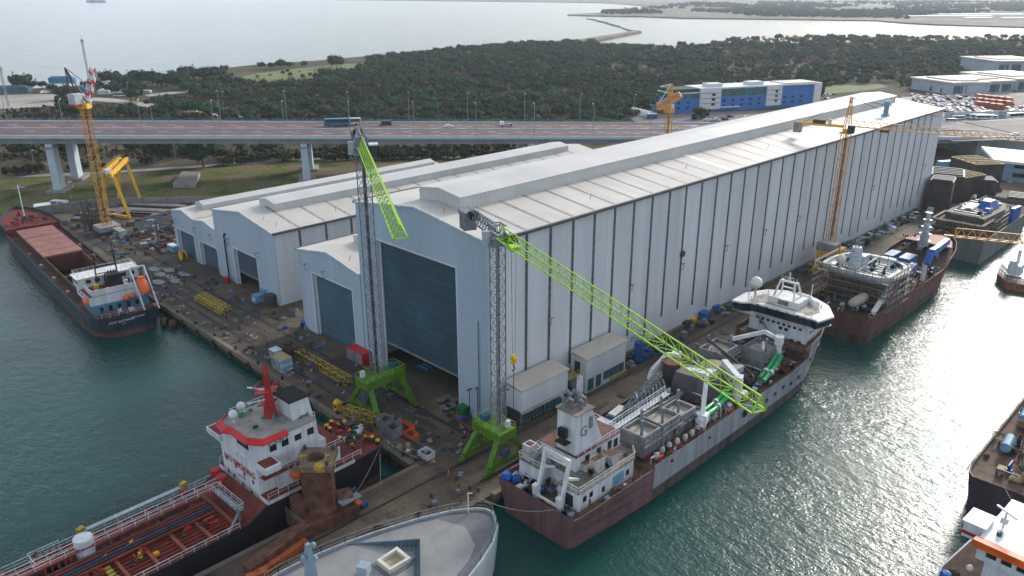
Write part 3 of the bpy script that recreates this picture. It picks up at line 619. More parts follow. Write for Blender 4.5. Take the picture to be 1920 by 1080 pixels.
# ================================================================== CRANES
def green_crane(cx, cy, along, feet_a, feet_b, ra, rb, mast, ztop, jend, label):
    """along: axis of the rails ('x' or 'y'); feet at feet_a, feet_b along them; rails at ra, rb"""
    t = thing('portal_tower_crane', (cx, cy, Z), label, 'crane')
    P = (lambda a, c, z: (a, c, z)) if along == 'x' else (lambda a, c, z: (c, a, z))
    mid = (feet_a + feet_b) / 2
    for rpos in (ra, rb):
        s = 1 if rpos == max(ra, rb) else -1
        m = MB()
        for fz, e in ((feet_a, -1), (feet_b, 1)):
            m.bar(P(fz, rpos, 1.2), P(mid + e * 1.5, rpos - s * .8, 6.0), 1.0, .8)
            m.bar(P(mid, rpos - s * .3, 1.6), P(mid + e * 1.5, rpos - s * .8, 5.4), .45)
        m.bar(P(feet_a - .2, rpos, 1.7), P(feet_b + .2, rpos, 1.7), .7, .9)
        m.build('portal_leg', green, t)
        for f in (feet_a, feet_b):
            w_ = MB()
            w_.bar(P(f - 1.1, rpos, .75), P(f + 1.1, rpos, .75), .75, .6)
            bg_ = w_.build('bogie', green, t)
            wh = MB()
            for o in (-.7, .7): c = P(f + o, rpos, .4); d = P(0, .45, 0); wh.tube([Vector(c) - Vector(d) / 1, Vector(c) + Vector(d)], .38, 10)
            wh.build('wheel', darksteel, bg_)
    lo, hi = min(ra, rb), max(ra, rb)
    m = MB()
    def q(a, c): p = P(a, c, 0); return (p[0], p[1])
    m.prism([q(mid - 2.1, lo - .3), q(mid + 2.1, lo - .3), q(mid + 2.1, hi + .3), q(mid - 2.1, hi + .3)], 5.9, 7.6)
    m.build('portal_beam', green, t)
    MB().rail([P(mid - 2.0, lo - .2, 7.6), P(mid - 2.0, hi + .2, 7.6), P(mid + 2.0, hi + .2, 7.6), P(mid + 2.0, lo - .2, 7.6)], t=.06, step=1.5).build('railing', lime, t)
    c = P(mid + 1.2, lo + 1.0, 0); MB().rbox(c[0], c[1], 7.6, .9, .7, 1.3).build('electrical_cabinet', white, t)
    c = P(mid, hi - 1.2, 0); MB().rbox(c[0], c[1], 7.6, 1.6, 1.2, 1.2).build('winch', MATS['teal_glass'], t)
    mx_, my_ = mast
    # cable drum on the near frame
    c = P(mid - .6, lo + .1, 3.4); d = Vector(P(0, .35, 0)); MB().tube([Vector(c) - d * 1.6, Vector(c) + d], .95, 16).build('cable_drum', mat('drum_blue', (.05, .09, .13), .5), t)
    n = int((ztop - 7.6) / 2.1)
    MB().lattice((mx_, my_, 7.6), (mx_, my_, ztop), 1.85, n, .15, .085).build('mast', galv, t)
    MB().tube([(mx_, my_, 8), (mx_, my_, ztop)], .16, 5).bar((mx_ + .35, my_, 8), (mx_ + .35, my_, ztop), .1).bar((mx_ - .35, my_, 8), (mx_ - .35, my_, ztop), .1).build('ladder', darksteel, t)
    je = Vector((jend[0], jend[1], 0)); mc = Vector((mx_, my_, 0)); d = (je - mc); L = d.length; d.normalize(); pr = Vector((-d.y, d.x, 0))
    up = Vector((0, 0, 1))
    h0 = ztop
    MB().rbox(mx_, my_, h0, 3.4, 3.4, .3, math.atan2(d.y, d.x)).tube([(mx_, my_, h0 + .3), (mx_, my_, h0 + 1.1)], 1.3, 14).build('slewing_ring', steel, t)
    MB().rail([mc + up * (h0 + .3) + (d * i + pr * j) * 1.65 for i, j in ((-1, -1), (1, -1), (1, 1), (-1, 1), (-1, -1))], t=.05).build('platform_railing', galv, t)
    zj = h0 + 1.4
    MB().lattice(mc + up * (zj + .9) - d * 1.3, mc + up * (zj + .9) + d * 1.4, 2.0, 2, .2, .12).build('tower_head', galv, t)
    a, b_ = mc + d * 1.4 + up * zj, mc + d * L + up * zj
    MB().tri(a, b_, 1.7, 2.1, 26, .15, .065, .8).build('jib', lime, t)
    # counter jib in grey
    e = mc - d * 15.5 + up * zj
    m = MB()
    for j in (-.8, .8): m.bar(mc - d * 1.2 + pr * j + up * zj, e + pr * j, .22, .3)
    for i in range(12):
        c0 = mc - d * (1.2 + i * 1.15) + up * zj; m.bar(c0 - pr * .8, c0 + pr * .8, .1)
        c1 = mc - d * (1.2 + (i + 1) * 1.15) + up * zj
        if i < 9:
            for j in (-.8, .8): m.bar(c0 + pr * j, (c0 + c1) / 2 + pr * j * .3 + up * 1.9, .1).bar(c1 + pr * j, (c0 + c1) / 2 + pr * j * .3 + up * 1.9, .1)
    m.bar(mc - d * 1.2 + up * (zj + 1.9), mc - d * 11 + up * (zj + 1.9), .2)
    m.rail([mc - d * 10 + pr * 1.0 + up * zj, e + pr * 1.0, e - pr * 1.0, mc - d * 10 - pr * 1.0 + up * zj], t=.06)
    m.build('counter_jib', galv, t)
    ang = math.atan2(d.y, d.x)
    for i in range(3):
        c = e + d * (1.2 + i * .9); MB().rbox(c.x, c.y, zj - 2.4, .8, 2.3, 3.3, ang).build('counterweight', steel, t)
    c = e + d * 5; MB().rbox(c.x, c.y, zj + .1, 2.0, 1.5, 1.3, ang).tube([c + up * (.9) + pr * .9, c + up * .9 - pr * .9], .7, 12).build('hoist_winch', black, t)
    c = mc + pr * 2.0 + d * .9; cb = MB().rbox(c.x, c.y, zj - 1.6, 1.9, 1.5, 2.1, ang).build('cab', glass, t)
    MB().rbox(c.x, c.y, zj + .5, 2.1, 1.7, .18, ang).build('cab_roof', white, cb)
    MB().rail([Vector((c.x, c.y, zj - 1.6)) + (d * i * 1.0 + pr * j * .8) for i, j in ((-1, -1), (1, -1), (1, 1), (-1, 1), (-1, -1))], h=2.1, step=5, t=.12, mid=False).build('cab_frame', white, cb)
    c = mc - pr * 2.0 - d * .2; MB().rbox(c.x, c.y, zj - 1.4, .8, 1.1, 2.4, ang).build('control_cabinet', mat('pale_cabinet', (.45, .5, .55), .5), t)
    return t, mc, d, pr, zj
c1 = green_crane(84.2, 122.6, 'y', 118.0, 127.2, 79.6, 88.8, (83.4, 122.6), 53.2, (53.2, 71.6), 'lime green portal crane farther left with tallest grey mast, jib pointing at the camera')
t, mc, d, pr, zj = c1
MB().bar(mc - d * 1 + pr * .8 + Vector((0, 0, zj + 1.8)), mc - d * 3.5 + Vector((0, 0, zj + 4)), .22).bar(mc - d * 1 - pr * .8 + Vector((0, 0, zj + 1.8)), mc - d * 3.5 + Vector((0, 0, zj + 4)), .22).build('head_frame', galv, t)
c2 = green_crane(86.6, 91.3, 'x', 82.0, 91.2, 87.9, 94.7, (86.6, 90.0), 42.4, (64.2, 30.5), 'lime green portal crane by the hall corner with its long jib over the offshore ship')
t, mc, d, pr, zj = c2
tr = mc + d * 6.5 + Vector((0, 0, zj))
MB().rbox(tr.x, tr.y, zj - .55, 1.8, 1.5, .7, math.atan2(d.y, d.x)).build('trolley', lime, t)
HZ = 9.3
hk = thing('crane_hook', (tr.x, tr.y, 19), 'yellow hook block hanging on cables from the green crane by the hall corner', 'hook')
MB().bar(tr + Vector((-.35, .2, -.5)), (tr.x - .2, tr.y + .1, 15.3 + HZ), .05).bar(tr + Vector((.35, -.2, -.5)), (tr.x + .2, tr.y - .1, 15.3 + HZ), .05).build('hoist_cable', darksteel, hk)
MB().rbox(tr.x, tr.y, 14.0 + HZ, .8, .5, 1.6).tube([(tr.x - .3, tr.y, 14.9 + HZ), (tr.x + .3, tr.y, 14.9 + HZ)], .5, 10).build('block', yellow, hk)
MB().tube([(tr.x, tr.y, 14.0 + HZ), (tr.x, tr.y, 13.4 + HZ), (tr.x + .3, tr.y, 13.0 + HZ), (tr.x, tr.y, 12.7 + HZ), (tr.x - .3, tr.y, 12.9 + HZ)], .14, 6).bar((tr.x, tr.y, 12.7 + HZ), (tr.x, tr.y, 14.5), .09).build('hook', darksteel, hk)
# ------- yellow tower cranes
def tower_crane(base, zb, zs, w, matm, label, matj=None, seg=2.4, t_=.17):
    t = thing('tower_crane', (base[0], base[1], Z), label, 'crane')
    MB().lattice((base[0], base[1], zb), (base[0], base[1], zs), w, int((zs - zb) / seg), t_, t_ * .6).build('mast', matm, t)
    MB().bar((base[0], base[1], zb), (base[0], base[1], zs), .28).build('ladder', darksteel, t)
    return t
def vec(x, y, z): return Vector((x, y, z))
# crane standing on the quay against the long wall
bx, by = 234.5, 95.4
t = tower_crane((bx, by), 6, 42, 2.1, orangey, 'orange yellow tower crane on a portal against the long striped wall')
m = MB()
for x in (bx - 6, bx + 1.5):
    m.bar((x - (2 if x < bx else 0), 96.3, .8), (x + 1.6, 95.6, 6.2), .8).bar((x - (2 if x < bx else 0), 89.0, .8), (x + 1.6, 92.5, 6.2), .8)
m.bar((bx - 8, 96.3, 1.2), (bx + 1.6, 96.3, 1.2), .7).bar((bx - 8, 89, 1.2), (bx + 1.6, 89, 1.2), .7).box(bx - 6, bx + 3.5, 91.6, 96.6, 5.4, 7)
m.bar((bx - 4, 89, 1.2), (bx - 2, 92.5, 5.8), .5).bar((bx - 4, 96.3, 1.2), (bx - 2, 95.8, 5.8), .5)
m.build('portal', yellow, t)
MB().box(bx - 5.8, bx - 1.6, 91.4, 97, 7.02, 9.6).build('ballast', cslab, t)
A = vec(232, 92.7, 44.2); B2 = vec(243, 39.0, 44.2); d = (B2 - A).normalized(); pr = Vector((-d.y, d.x, 0)); c0 = vec(bx, by, 0)
jd = d
MB().rbox(bx, by, 42, 3.0, 3.0, .5).tube([(bx, by, 42.5), (bx, by, 43.4)], 1.2).build('slewing_ring', yellow, t)
MB().lattice((bx, by, 43.4), (bx, by, 52.5), 1.7, 4, .16, .1, .25).build('tower_head', orangey, t)
J0 = vec(bx, by, 44.2) + d * 1.2
MB().tri(J0, J0 + d * 58, 1.5, 1.7, 28, .15, .085, .8).build('jib', orangey, t)
CJ = vec(bx, by, 44.0)
m = MB()
for j in (-.8, .8): m.bar(CJ + pr * j - d, CJ - d * 15 + pr * j, .3, .6)
for i in range(8): m.bar(CJ - d * (1 + i * 2) + pr * .8, CJ - d * (1 + i * 2) - pr * .8, .15)
m.rail([CJ - d * 1.5 + pr * 1.1 + vec(0, 0, .3), CJ - d * 15 + pr * 1.1 + vec(0, 0, .3)], t=.06)
m.build('counter_jib', yellow, t)
for i in (0, 1): c = CJ - d * (13.4 + i * 1.2); MB().rbox(c.x, c.y, 41.2, 1.0, 2.2, 3.0, math.atan2(d.y, d.x)).build('counterweight', cslab, t)
c = CJ - d * 8; MB().rbox(c.x, c.y, 44.3, 3.5, 1.4, 1.1, math.atan2(d.y, d.x)).build('hoist_winch', rust, t)
c = CJ - d * 5; MB().rbox(c.x, c.y, 44.3, .8, .8, 1.5).build('electrical_cabinet', white, t)
MB().bar((bx, by, 52.3), CJ - d * 13, .12).bar((bx, by, 52.3), J0 + d * 18 + vec(0, 0, 1.7), .12).bar((bx, by, 52.3), J0 + d * 42 + vec(0, 0, 1.6), .12).build('tie_rod', rust, t)
c = vec(bx, by, 0) + d * 1.6 - pr * 2.2; cb = MB().rbox(c.x, c.y, 42.6, 1.8, 1.6, 2.2, math.atan2(d.y, d.x)).build('cab', glass, t); MB().rbox(c.x, c.y, 44.8, 2.0, 1.8, .15, math.atan2(d.y, d.x)).build('cab_roof', white, cb)
tr = J0 + d * 9; MB().rbox(tr.x, tr.y, 43.3, 2.4, 1.6, .7, math.atan2(d.y, d.x)).build('trolley', rust, t)
# crane at the left, tall and with the red and white raised jib
bx, by = 89.5, 293.7
t = tower_crane((bx, by), 3.2, 44.0, 2.5, orangey, 'tall yellow tower crane with raised red and white jib above the cargo ship', seg=2.2, t_=.2)
MB().box(bx - 3.6, bx + 3.6, by - 3.6, by + 3.6, 1.5, 3.2).build('ballast', cslab, t)
MB().box(bx - 3.3, bx + 3.3, by - 3.9, by - 3.0, .5, 1.6).box(bx - 3.3, bx + 3.3, by + 3.0, by + 3.9, .5, 1.6).box(bx - 4.2, bx - 3.3, by - 4, by + 4, .9, 1.5).box(bx + 3.3, bx + 4.2, by - 4, by + 4, .9, 1.5).build('undercarriage', darksteel, t)
MB().rbox(bx, by, 44, 3.4, 3.4, 1.6, .8).build('slewing_ring', yellow, t)
m = MB(); jd2 = vec(.62, .78, 0)
m.rbox(bx - 1.8, by + .4, 45.6, 4.2, 3.2, 3.4, .4).build('machinery_house', mat('pale_house', (.5, .53, .56), .5), t)
MB().rbox(bx - 2.0, by + .2, 45.0, 4.6, 3.5, .7, .4).build('house_band', redp, t)
AP = vec(bx - 3.2, by + 2.0, 57.5)
MB().bar((bx + .8, by - 1, 46), AP, .35).bar((bx - .5, by + 1.4, 46), AP, .35).bar((bx - 3.4, by + 1, 46), AP, .3).bar(AP, (bx + 1, by + .5, 53), .2).build('head_frame', mat('dark_purple_steel', (.07, .03, .06), .5), t)
j0 = vec(bx + 1.0, by - .3, 46.0)
for i in range(6):
    p, q = j0 + vec(1.6, 2.2, 2.2) * i * .72, j0 + vec(1.6, 2.2, 2.2) * (i + 1) * .72
    MB().lattice(p, q, 1.7, 2, .24, .15).build('jib_section', white if i % 2 == 0 else redp, t)
# small orange crane standing behind the hall
p = G(1255, 205, 39.6); bx, by = p.x, p.y
t = tower_crane((bx, by), Z, 38.4, 1.9, orangey, 'orange tower crane seen from behind over the roof of the largest hall')
MB().rbox(bx, by, 38.4, 3.0, 3.0, 1.6).build('slewing_ring', orangey, t)
hd = vec(.707, -.707, 0)
MB().lattice((bx, by, 40), (bx, by, 49), 1.8, 4, .25, .15, .4).build('tower_head', orangey, t)
f0 = vec(bx, by, 42.0)
MB().tri(f0 - vec(3.2, -2.4, 2.2) * 1.05, f0 + vec(3.2, -2.4, 2.2), 2.8, 1.9, 3, .5, .4).build('jib', orangey, t)
MB().bar((bx - .3, by, 48.5), f0 - vec(3.8, -3.2, 1.3), .25).bar((bx, by, 48.6), (bx - 3.2, by + 2.5, 48), .4).build('tie_rod', white, t)
MB().rbox(bx + .2, by - .6, 39.8, 1.6, 1.6, 1.8).build('cab', white, t)
# jib of a crane standing outside the right edge
a = G(1770, 441, 34); b_ = G(1945, 459, 34); d = (b_ - a).normalized(); e = a + d * 36
t = thing('tower_crane', (e.x, e.y, -2.5), 'yellow crane jib reaching in from the right edge over the scaffolded hull', 'crane')
MB().tri(e, a + d * 2, 1.3, 1.75, 17, .17, .12).bar(a, a + d * 2.2, .5, .3).build('jib', orangey, t)
MB().lattice((e.x, e.y, -3), (e.x, e.y, 34), 2, 14, .2, .12).build('mast', orangey, t)
# yellow gantry crane over the plate yard
g1, g2, g3, g4 = G(196, 404), G(244, 411), G(224, 378), G(264, 377)
t = thing('gantry_crane', ((g1.x + g4.x) / 2, (g1.y + g4.y) / 2, Z), 'bright yellow gantry crane straddling the steel plate yard', 'crane')
zt = 17.0
up = lambda v, z: Vector((v.x, v.y, z))
t1, t2, t3, t4 = up(g1.lerp(g2, .30), zt), up(g1.lerp(g2, .62), zt), up(g3.lerp(g4, .30), zt), up(g3.lerp(g4, .62), zt)
for gg, tt in ((g1, t1), (g2, t2), (g3, t3), (g4, t4)): MB().bar(up(gg, .5), tt, 1.0).build('leg', yellow, t)
MB().bar(up(g1, .8), up(g2, .8), .8).bar(t1, t2, .9, 1.2).build('end_frame', yellow, t)
MB().bar(up(g3, .8), up(g4, .8), .8).bar(t3, t4, .9, 1.2).build('end_frame', yellow, t)
dd = (t3 - t1).normalized() * 3
MB().bar(t1 - dd, t3 + dd, .9, 1.5).bar(t2 - dd, t4 + dd, .9, 1.5).build('main_girder', yellow, t)
c = t1.lerp(t2, .5); MB().rbox(c.x, c.y, zt - .4, 2.6, 2.0, 2.0, .3).build('cab', white, t)
MB().rail([t1 - dd + Vector((0, 0, .8)), t3 + dd + Vector((0, 0, .8))], t=.08).build('railing', yellow, t)
# guyed masts at the shore
for (px, py, ytop, lab) in ((168, 155, 74, 'thin pale radio mast rising behind the red and white jib'), (16, 200, 126, 'thin pale radio mast at the left edge')):
    p = G(px, py); h = 0
    for zz in range(5, 200):
        q_ = proj((p.x, p.y, zz))
        if q_[1] < ytop: h = zz; break
    t = thing('radio_mast', p, lab, 'mast')
    MB().lattice(p, p + Vector((0, 0, h)), 1.2, int(h / 4), .22, .14).build('lattice_column', mat('hazy_grey', (.40, .44, .48), .6), t)
    MB().tube([p + Vector((0, 0, h)), p + Vector((0, 0, h + 4))], .15).rbox(p.x, p.y, h - 3, 2.0, 2.0, 2.0).build('antenna', mat('hazy_grey', (.40, .44, .48)), t)
# ================================================================== SHIPS
WL = -2.5
def hull(t, f, st, mats, split, deckmat, bulwark=.9, bw=.25, name='hull', colsplit=None, hole=None, bootfrom=-1e9):
    """st: stations (s, half deck width, half waterline width, deck z). f(s,t,z)->world. mats: [top, boot, alt]"""
    m = MB(); N = len(st)
    zl = [-4.5, WL + split, None]
    rings = []
    for (s, hd, hw, zd) in st:
        zt = zd + bulwark; row = []
        for side in (-1, 1):
            for k, z in ((0, -4.5), (.35, WL + split), (.7, (WL + split + zt) / 2), (1, zt)):
                row.append((s, side * (hw + (hd - hw) * k), z))
        rings.append(row)
    for i in range(N - 1):
        a, c = rings[i], rings[i + 1]
        for o in (0, 4):
            for k in range(3):
                q = [a[o + k], c[o + k], c[o + k + 1], a[o + k + 1]]
                if o: q = q[::-1]
                mi = 1 if k == 0 and st[i][0] >= bootfrom else (2 if colsplit and st[i][0] >= colsplit[0] and st[i + 1][0] <= colsplit[1] and len(mats) > 2 else 0)
                m.use(mi).face([f(*p) for p in q])
    for e, rg in ((0, rings[0]), (-1, rings[-1])):
        for k in range(3): m.use(1 if k == 0 and bootfrom < -1e8 else 0).face([f(*p) for p in (rg[k], rg[k + 1], rg[4 + k + 1], rg[4 + k])])
    h = m.build(name, mats, t)
    # inner bulwark
    m = MB()
    for i in range(N - 1):
        for sd in (-1, 1):
            p, q = st[i], st[i + 1]
            a = [(p[0], sd * (p[1] - bw), p[3]), (q[0], sd * (q[1] - bw), q[3]), (q[0], sd * (q[1] - bw), q[3] + bulwark), (p[0], sd * (p[1] - bw), p[3] + bulwark)]
            m.face([f(*v) for v in a]); b = [(p[0], sd * p[1], p[3] + bulwark), (q[0], sd * q[1], q[3] + bulwark), a[2], a[3]]; m.face([f(*v) for v in b])
    m.build('bulwark', mats[0], t)
    m = MB()
    for i in range(N - 1):
        p, q = st[i], st[i + 1]
        if hole and p[0] >= hole[0] and q[0] <= hole[1]:
            for a_, b_ in ((-p[1] + .02, -hole[2]), (hole[2], p[1] - .02)): m.face([f(p[0], a_, p[3]), f(q[0], a_, q[3]), f(q[0], b_, q[3]), f(p[0], b_, p[3])])
            continue
        m.face([f(p[0], -p[1] + .02, p[3]), f(q[0], -q[1] + .02, q[3]), f(q[0], q[1] - .02, q[3]), f(p[0], p[1] - .02, p[3])])
    m.build('deck', deckmat, t)
    return h
def gear(t, rng, x0, x1, y0, y1, z, n, mats, smin=.4, smax=2, names=('vent', 'crate', 'hatch', 'winch', 'pipe')):
    """individual fittings on a crowded deck"""
    for i in range(n):
        x, y = rng.uniform(x0, x1), rng.uniform(y0, y1); k = names[rng.randrange(len(names))]; mm = rng.choice(mats); s = rng.uniform(smin, smax); m = MB()
        if k == 'vent': m.tube([(x, y, z), (x, y, z + s * .9), (x + .3, y, z + s * 1.1)], .18 + s * .12, 8).tube([(x, y, z), (x, y, z + .2)], .5, 8)
        elif k == 'crate': m.rbox(x, y, z, s, s * .8, s * .7, rng.choice((0, 0, .3))).rbox(x, y, z + s * .7, s * 1.06, s * .86, .08)
        elif k == 'hatch': m.rbox(x, y, z, s * 1.2, s, .45).rbox(x, y, z + .45, s * .9, s * .7, .1)
        elif k == 'winch': m.tube([(x - s * .5, y, z + .6), (x + s * .5, y, z + .6)], .5, 10).tube([(x - s * .5, y, z + .6), (x - s * .45, y, z + .6)], .7, 10).tube([(x + s * .45, y, z + .6), (x + s * .5, y, z + .6)], .7, 10).rbox(x, y, z, s * 1.2, .8, .3)
        else:
            h = rng.uniform(.3, 1.2); L = s * 2.2; dx, dy = (L, 0) if rng.random() < .6 else (0, L)
            m.tube([(x, y, z), (x, y, z + h), (x + dx, y + dy, z + h), (x + dx, y + dy, z)], .14, 6)
        m.build(k, mm, t)
def windows(parent, pts, size, nrm, m=glass, name='window', proud=.05):
    """small panes on a wall: pts centres, nrm 'x-','x+','y-','y+'"""
    w2, h2 = size
    for (x, y, z) in pts:
        if nrm[0] == 'x': s = -1 if nrm[1] == '-' else 1; MB().box(x, x + s * proud, y - w2 / 2, y + w2 / 2, z - h2 / 2, z + h2 / 2).build(name, m, parent)
        else: s = -1 if nrm[1] == '-' else 1; MB().box(x - w2 / 2, x + w2 / 2, y, y + s * proud, z - h2 / 2, z + h2 / 2).build(name, m, parent)
# ---------------------------------------------------------------- A: cargo ship at the left quay
t = thing('cargo_ship', (66, 255, WL), 'blue grey and rust cargo ship with pink hatch covers moored at the left quay', 'ship')
t.rotation_euler = (0, 0, math.radians(-3.3))
fA = lambda s, a, z: (66.3 + a, s, z)
stA = [(203.2, 4.0, 2.5, 2.2), (204.5, 7.0, 5.0, 2.2), (208, 8.4, 7.5, 2.1), (215, 8.7, 8.5, 1.9), (224.5, 8.7, 8.5, 1.9), (266, 8.7, 8.5, 1.9), (296, 8.7, 8.5, 1.9), (306, 8.6, 7.6, 2.2), (306.3, 8.6, 7.6, 4.2), (316, 8.0, 6.0, 4.6), (323, 5.8, 3.4, 5.2), (328.5, 2.6, 1.0, 5.6), (330, .4, .1, 5.8)]
hull(t, fA, stA, [bluegrey, mat('rusty_boot', (.12, .055, .045), .8, dirt=.4, vs=.5, streak=True)], 1.5, reddeck, 1.0, hole=(224.5, 266, 5.3))
# stern in navy
MB().box(58.4, 60.9, 222, 305, 1.92, 2.0).build('side_deck', rustd, t); MB().box(71.7, 74.4, 222, 305, 1.92, 2.0).build('side_deck', rustd, t)
co = MB(); 
co.box(60.9, 61.2, 224.5, 304, 1.95, 3.7).box(71.4, 71.7, 224.5, 304, 1.95, 3.7).box(60.9, 71.7, 224.2, 224.5, 1.95, 3.7).box(60.9, 71.7, 304, 304.3, 1.95, 3.7).build('hatch_coaming', rustd, t)
MB().box(61.0, 71.6, 224.5, 266, -3.5, -3.3).box(61.0, 61.1, 224.5, 266, -3.3, 1.95).box(71.5, 71.6, 224.5, 266, -3.3, 1.95).box(61.0, 71.6, 265.9, 266, -1.3, 3.6).build('cargo_hold', mat('hold_red', (.11, .018, .014), .8, dirt=.4), t)
for i in range(6):
    y0 = 266.2 + i * 6.3; MB().box(60.7, 71.9, y0, y0 + 5.95, 3.72, 4.25).build('hatch_cover', pinkhatch, t)
MB().box(60.7, 71.9, 224.0, 226.5, 3.72, 4.2).box(60.7, 71.9, 243.5, 244.2, 3.3, 3.72).build('hatch_beam', rust, t)
for y in (232, 247, 262, 277): MB().rbox(58.9, y, 2.0, .8, 1.2, 1.2).rbox(73.7, y, 2.0, .8, 1.2, 1.2).build('deck_locker', mat('salmon', (.4, .16, .12), .7), t)
MB().rail([(57.8, 225, 1.9), (57.8, 298, 1.9)], h=1.6).rail([(74.8, 225, 1.9), (74.8, 298, 1.9)], h=1.6).build('railing', black, t)
# forecastle
MB().box(58.7, 74, 305.2, 306.1, 2.1, 4.7).build('forecastle_bulkhead', mat('forecastle_red', (.14, .02, .02), .7, dirt=.4, vs=.5), t)
rg = random.Random(11); gear(t, rg, 61, 72, 309, 321, 4.9, 16, [rust, redp, rustd, darksteel], .6, 1.8)
mp_ = thing
MB().tube([(66.3, 317, 5), (66.3, 317, 17)], .2, 6).bar((64.3, 317, 16), (68.3, 317, 16), .15).build('foremast', white, t)
# superstructure aft
sp = MB().box(59.5, 73.3, 209.5, 219.5, 2.0, 5.0).build('deckhouse', mat('deckhouse_blue', (.10, .24, .33), .6, dirt=.35, vs=.5, streak=True), t)
s2 = MB().box(59.3, 73.6, 210, 222.5, 5.02, 7.4).build('accommodation', white, t)
MB().box(59.2, 73.7, 210.0, 222.5, 7.42, 7.55).build('boat_deck', reddeck, t)
wh = MB().box(59.0, 74.2, 218.0, 223.5, 7.57, 10.2).build('wheelhouse', white, t)
MB().box(58.6, 74.6, 217.6, 223.9, 10.22, 10.42).build('wheelhouse_roof', whiteroof, wh)
windows(wh, [(61.5 + i * 2.2, 218.0, 9.2) for i in range(6)], (1.3, 1.0), 'y-')
windows(wh, [(59.0, 219.2 + i * 1.5, 9.2) for i in range(3)], (1.0, 1.0), 'x-')
windows(s2, [(59.3, 212 + i * 2.6, 6.4) for i in range(4)], (.8, .8), 'x-'); windows(sp, [(61.5 + i * 2.2, 209.5, 3.7) for i in range(5)], (.9, 1.4), 'y-')
MB().rail([(59.2, 218, 10.4), (59.2, 223.4, 10.4), (74, 223.4, 10.4), (74, 218, 10.4), (59.2, 218, 10.4)], t=.07, step=1.3).build('railing', white, t)
MB().box(60.0, 73.0, 209.95, 210.15, 7.55, 9.1).box(60, 60.2, 210, 217, 7.55, 8.9).build('white_bulwark', white, t)
fn = MB().prism([(64.6, 212), (68.6, 212), (68.6, 215.8), (64.6, 215.8)], 7.57, 11.6, [(65, 212.2), (68.2, 212.2), (68.2, 215.4), (65, 215.4)]).build('funnel', black, t)
for i in range(4): MB().tube([(65.6 + i * .7, 213.5, 11.6), (65.6 + i * .7, 213.5, 12.6)], .2, 6).build('exhaust_pipe', darksteel, fn)
MB().bar((63.3, 217.2, 7.6), (63.6, 217.2, 16.4), .3).bar((68.8, 217.2, 7.6), (68.5, 217.2, 16.4), .3).bar((63.5, 217.2, 13), (68.6, 217.2, 13), .22).bar((63.5, 217.2, 11), (68.6, 217.2, 11), .2).tube([(63.6, 217.2, 16.4), (63.6, 217.2, 19)], .1, 5).tube([(68.5, 217.2, 16.4), (68.5, 217.2, 19)], .1, 5).build('mast', black, t)
def capsule(m, c, L, r, ax):
    c = Vector(c); ax = Vector(ax).normalized(); pts = []; 
    prof = [(-.5, .15), (-.46, .55), (-.35, .85), (-.15, 1), (.15, 1), (.35, .85), (.46, .55), (.5, .15)]
    a = ax.cross(Vector((0, 0, 1))).normalized(); b = a.cross(ax).normalized(); n = 10
    vs = [c + ax * (u * L) + (a * math.cos(2 * math.pi * k / n) + b * math.sin(2 * math.pi * k / n)) * (r * v) for u, v in prof for k in range(n)]
    fs = [(i * n + k, i * n + (k + 1) % n, (i + 1) * n + (k + 1) % n, (i + 1) * n + k) for i in range(len(prof) - 1) for k in range(n)] + [tuple(range(n)), tuple(reversed(range(len(vs) - n, len(vs))))]
    return m.mesh(vs, fs)
lb = capsule(MB(), (72.2, 208.3, 8.2), 6.2, 1.35, (0.1, 1, .55)).build('lifeboat', orange, t, smooth=True)
MB().rbox(72.3, 209.6, 9.4, 1.4, 1.4, .9).build('lifeboat_cockpit', orange, lb)
MB().bar((70.4, 203.9, 2.5), (70.4, 211.5, 12.6), .32).bar((74.0, 203.9, 2.5), (74.0, 211.5, 12.6), .32).bar((70.4, 211.5, 12.6), (74, 211.5, 12.6), .3).bar((70.4, 211.5, 12.6), (70.4, 213, 5), .25).bar((74, 211.5, 12.6), (74, 213, 5), .25).build('lifeboat_davit', white, t)
capsule(MB(), (59.4, 213.8, 5.4), 4.4, .95, (0, 1, 0)).build('rescue_boat', orange, t, smooth=True)
MB().bar((60.3, 212, 4), (59.0, 212.4, 7.4), .25).bar((59.0, 212.4, 7.4), (58.2, 212.6, 7.2), .2).build('boat_davit', white, t)
for (x, y, z) in [(64.2, 211.3, 8.2), (67.6, 208.6, 5.8), (69.3, 208.8, 5.9), (73.4, 205.3, 3.0)]: MB().sphere((x, y, z), .85, 10, .8).build('liferaft', orange, t, smooth=True)
MB().rbox(62.4, 214.8, 7.6, 1.1, 1.1, 1.5).build('locker', yellow, t)
gear(t, random.Random(5), 60, 73, 204.8, 208.6, 2.25, 9, [white, darksteel, redp, bluebox], .5, 1.3, ('vent', 'winch', 'crate'))
gear(t, random.Random(6), 61.5, 72.5, 211.5, 217, 7.6, 12, [white, darksteel, white, bluebox, rust], .4, 1.1, ('vent', 'crate'))
MB().rail([(60, 204.6, 2.9), (70.2, 204, 2.9)], t=.06).build('stern_railing', white, t)
stn = MB().mesh([(62.3, 203.12, 3.2), (70.3, 203.12, 3.2), (70.3, 203.3, .4), (62.3, 203.3, .4)], [(0, 1, 2, 3)])
sb = MB(); sb.mesh([(x, y - .05, z) for z, yy in ((3.25, 0), (-.2, 0)) for x, y in ((57.8, 207.9), (59.2, 204.45), (62.2, 203.15), (70.4, 203.15), (73.4, 204.45), (74.9, 207.9))], [(i, i + 1, i + 7, i + 6) for i in range(5)]).build('stern_plate', navy, t)
text('ВОТГ ШАТИНСК', .78, t, white, frame((64.2, 203.05, 1.6), (1, 0, 0), (0, 0, 1)), name='ship_name')
text('МЕТАЛЛУРГ', .55, t, white, frame((68.3, 203.05, 1.9), (1, 0, 0), (0, 0, 1)), name='ship_name')
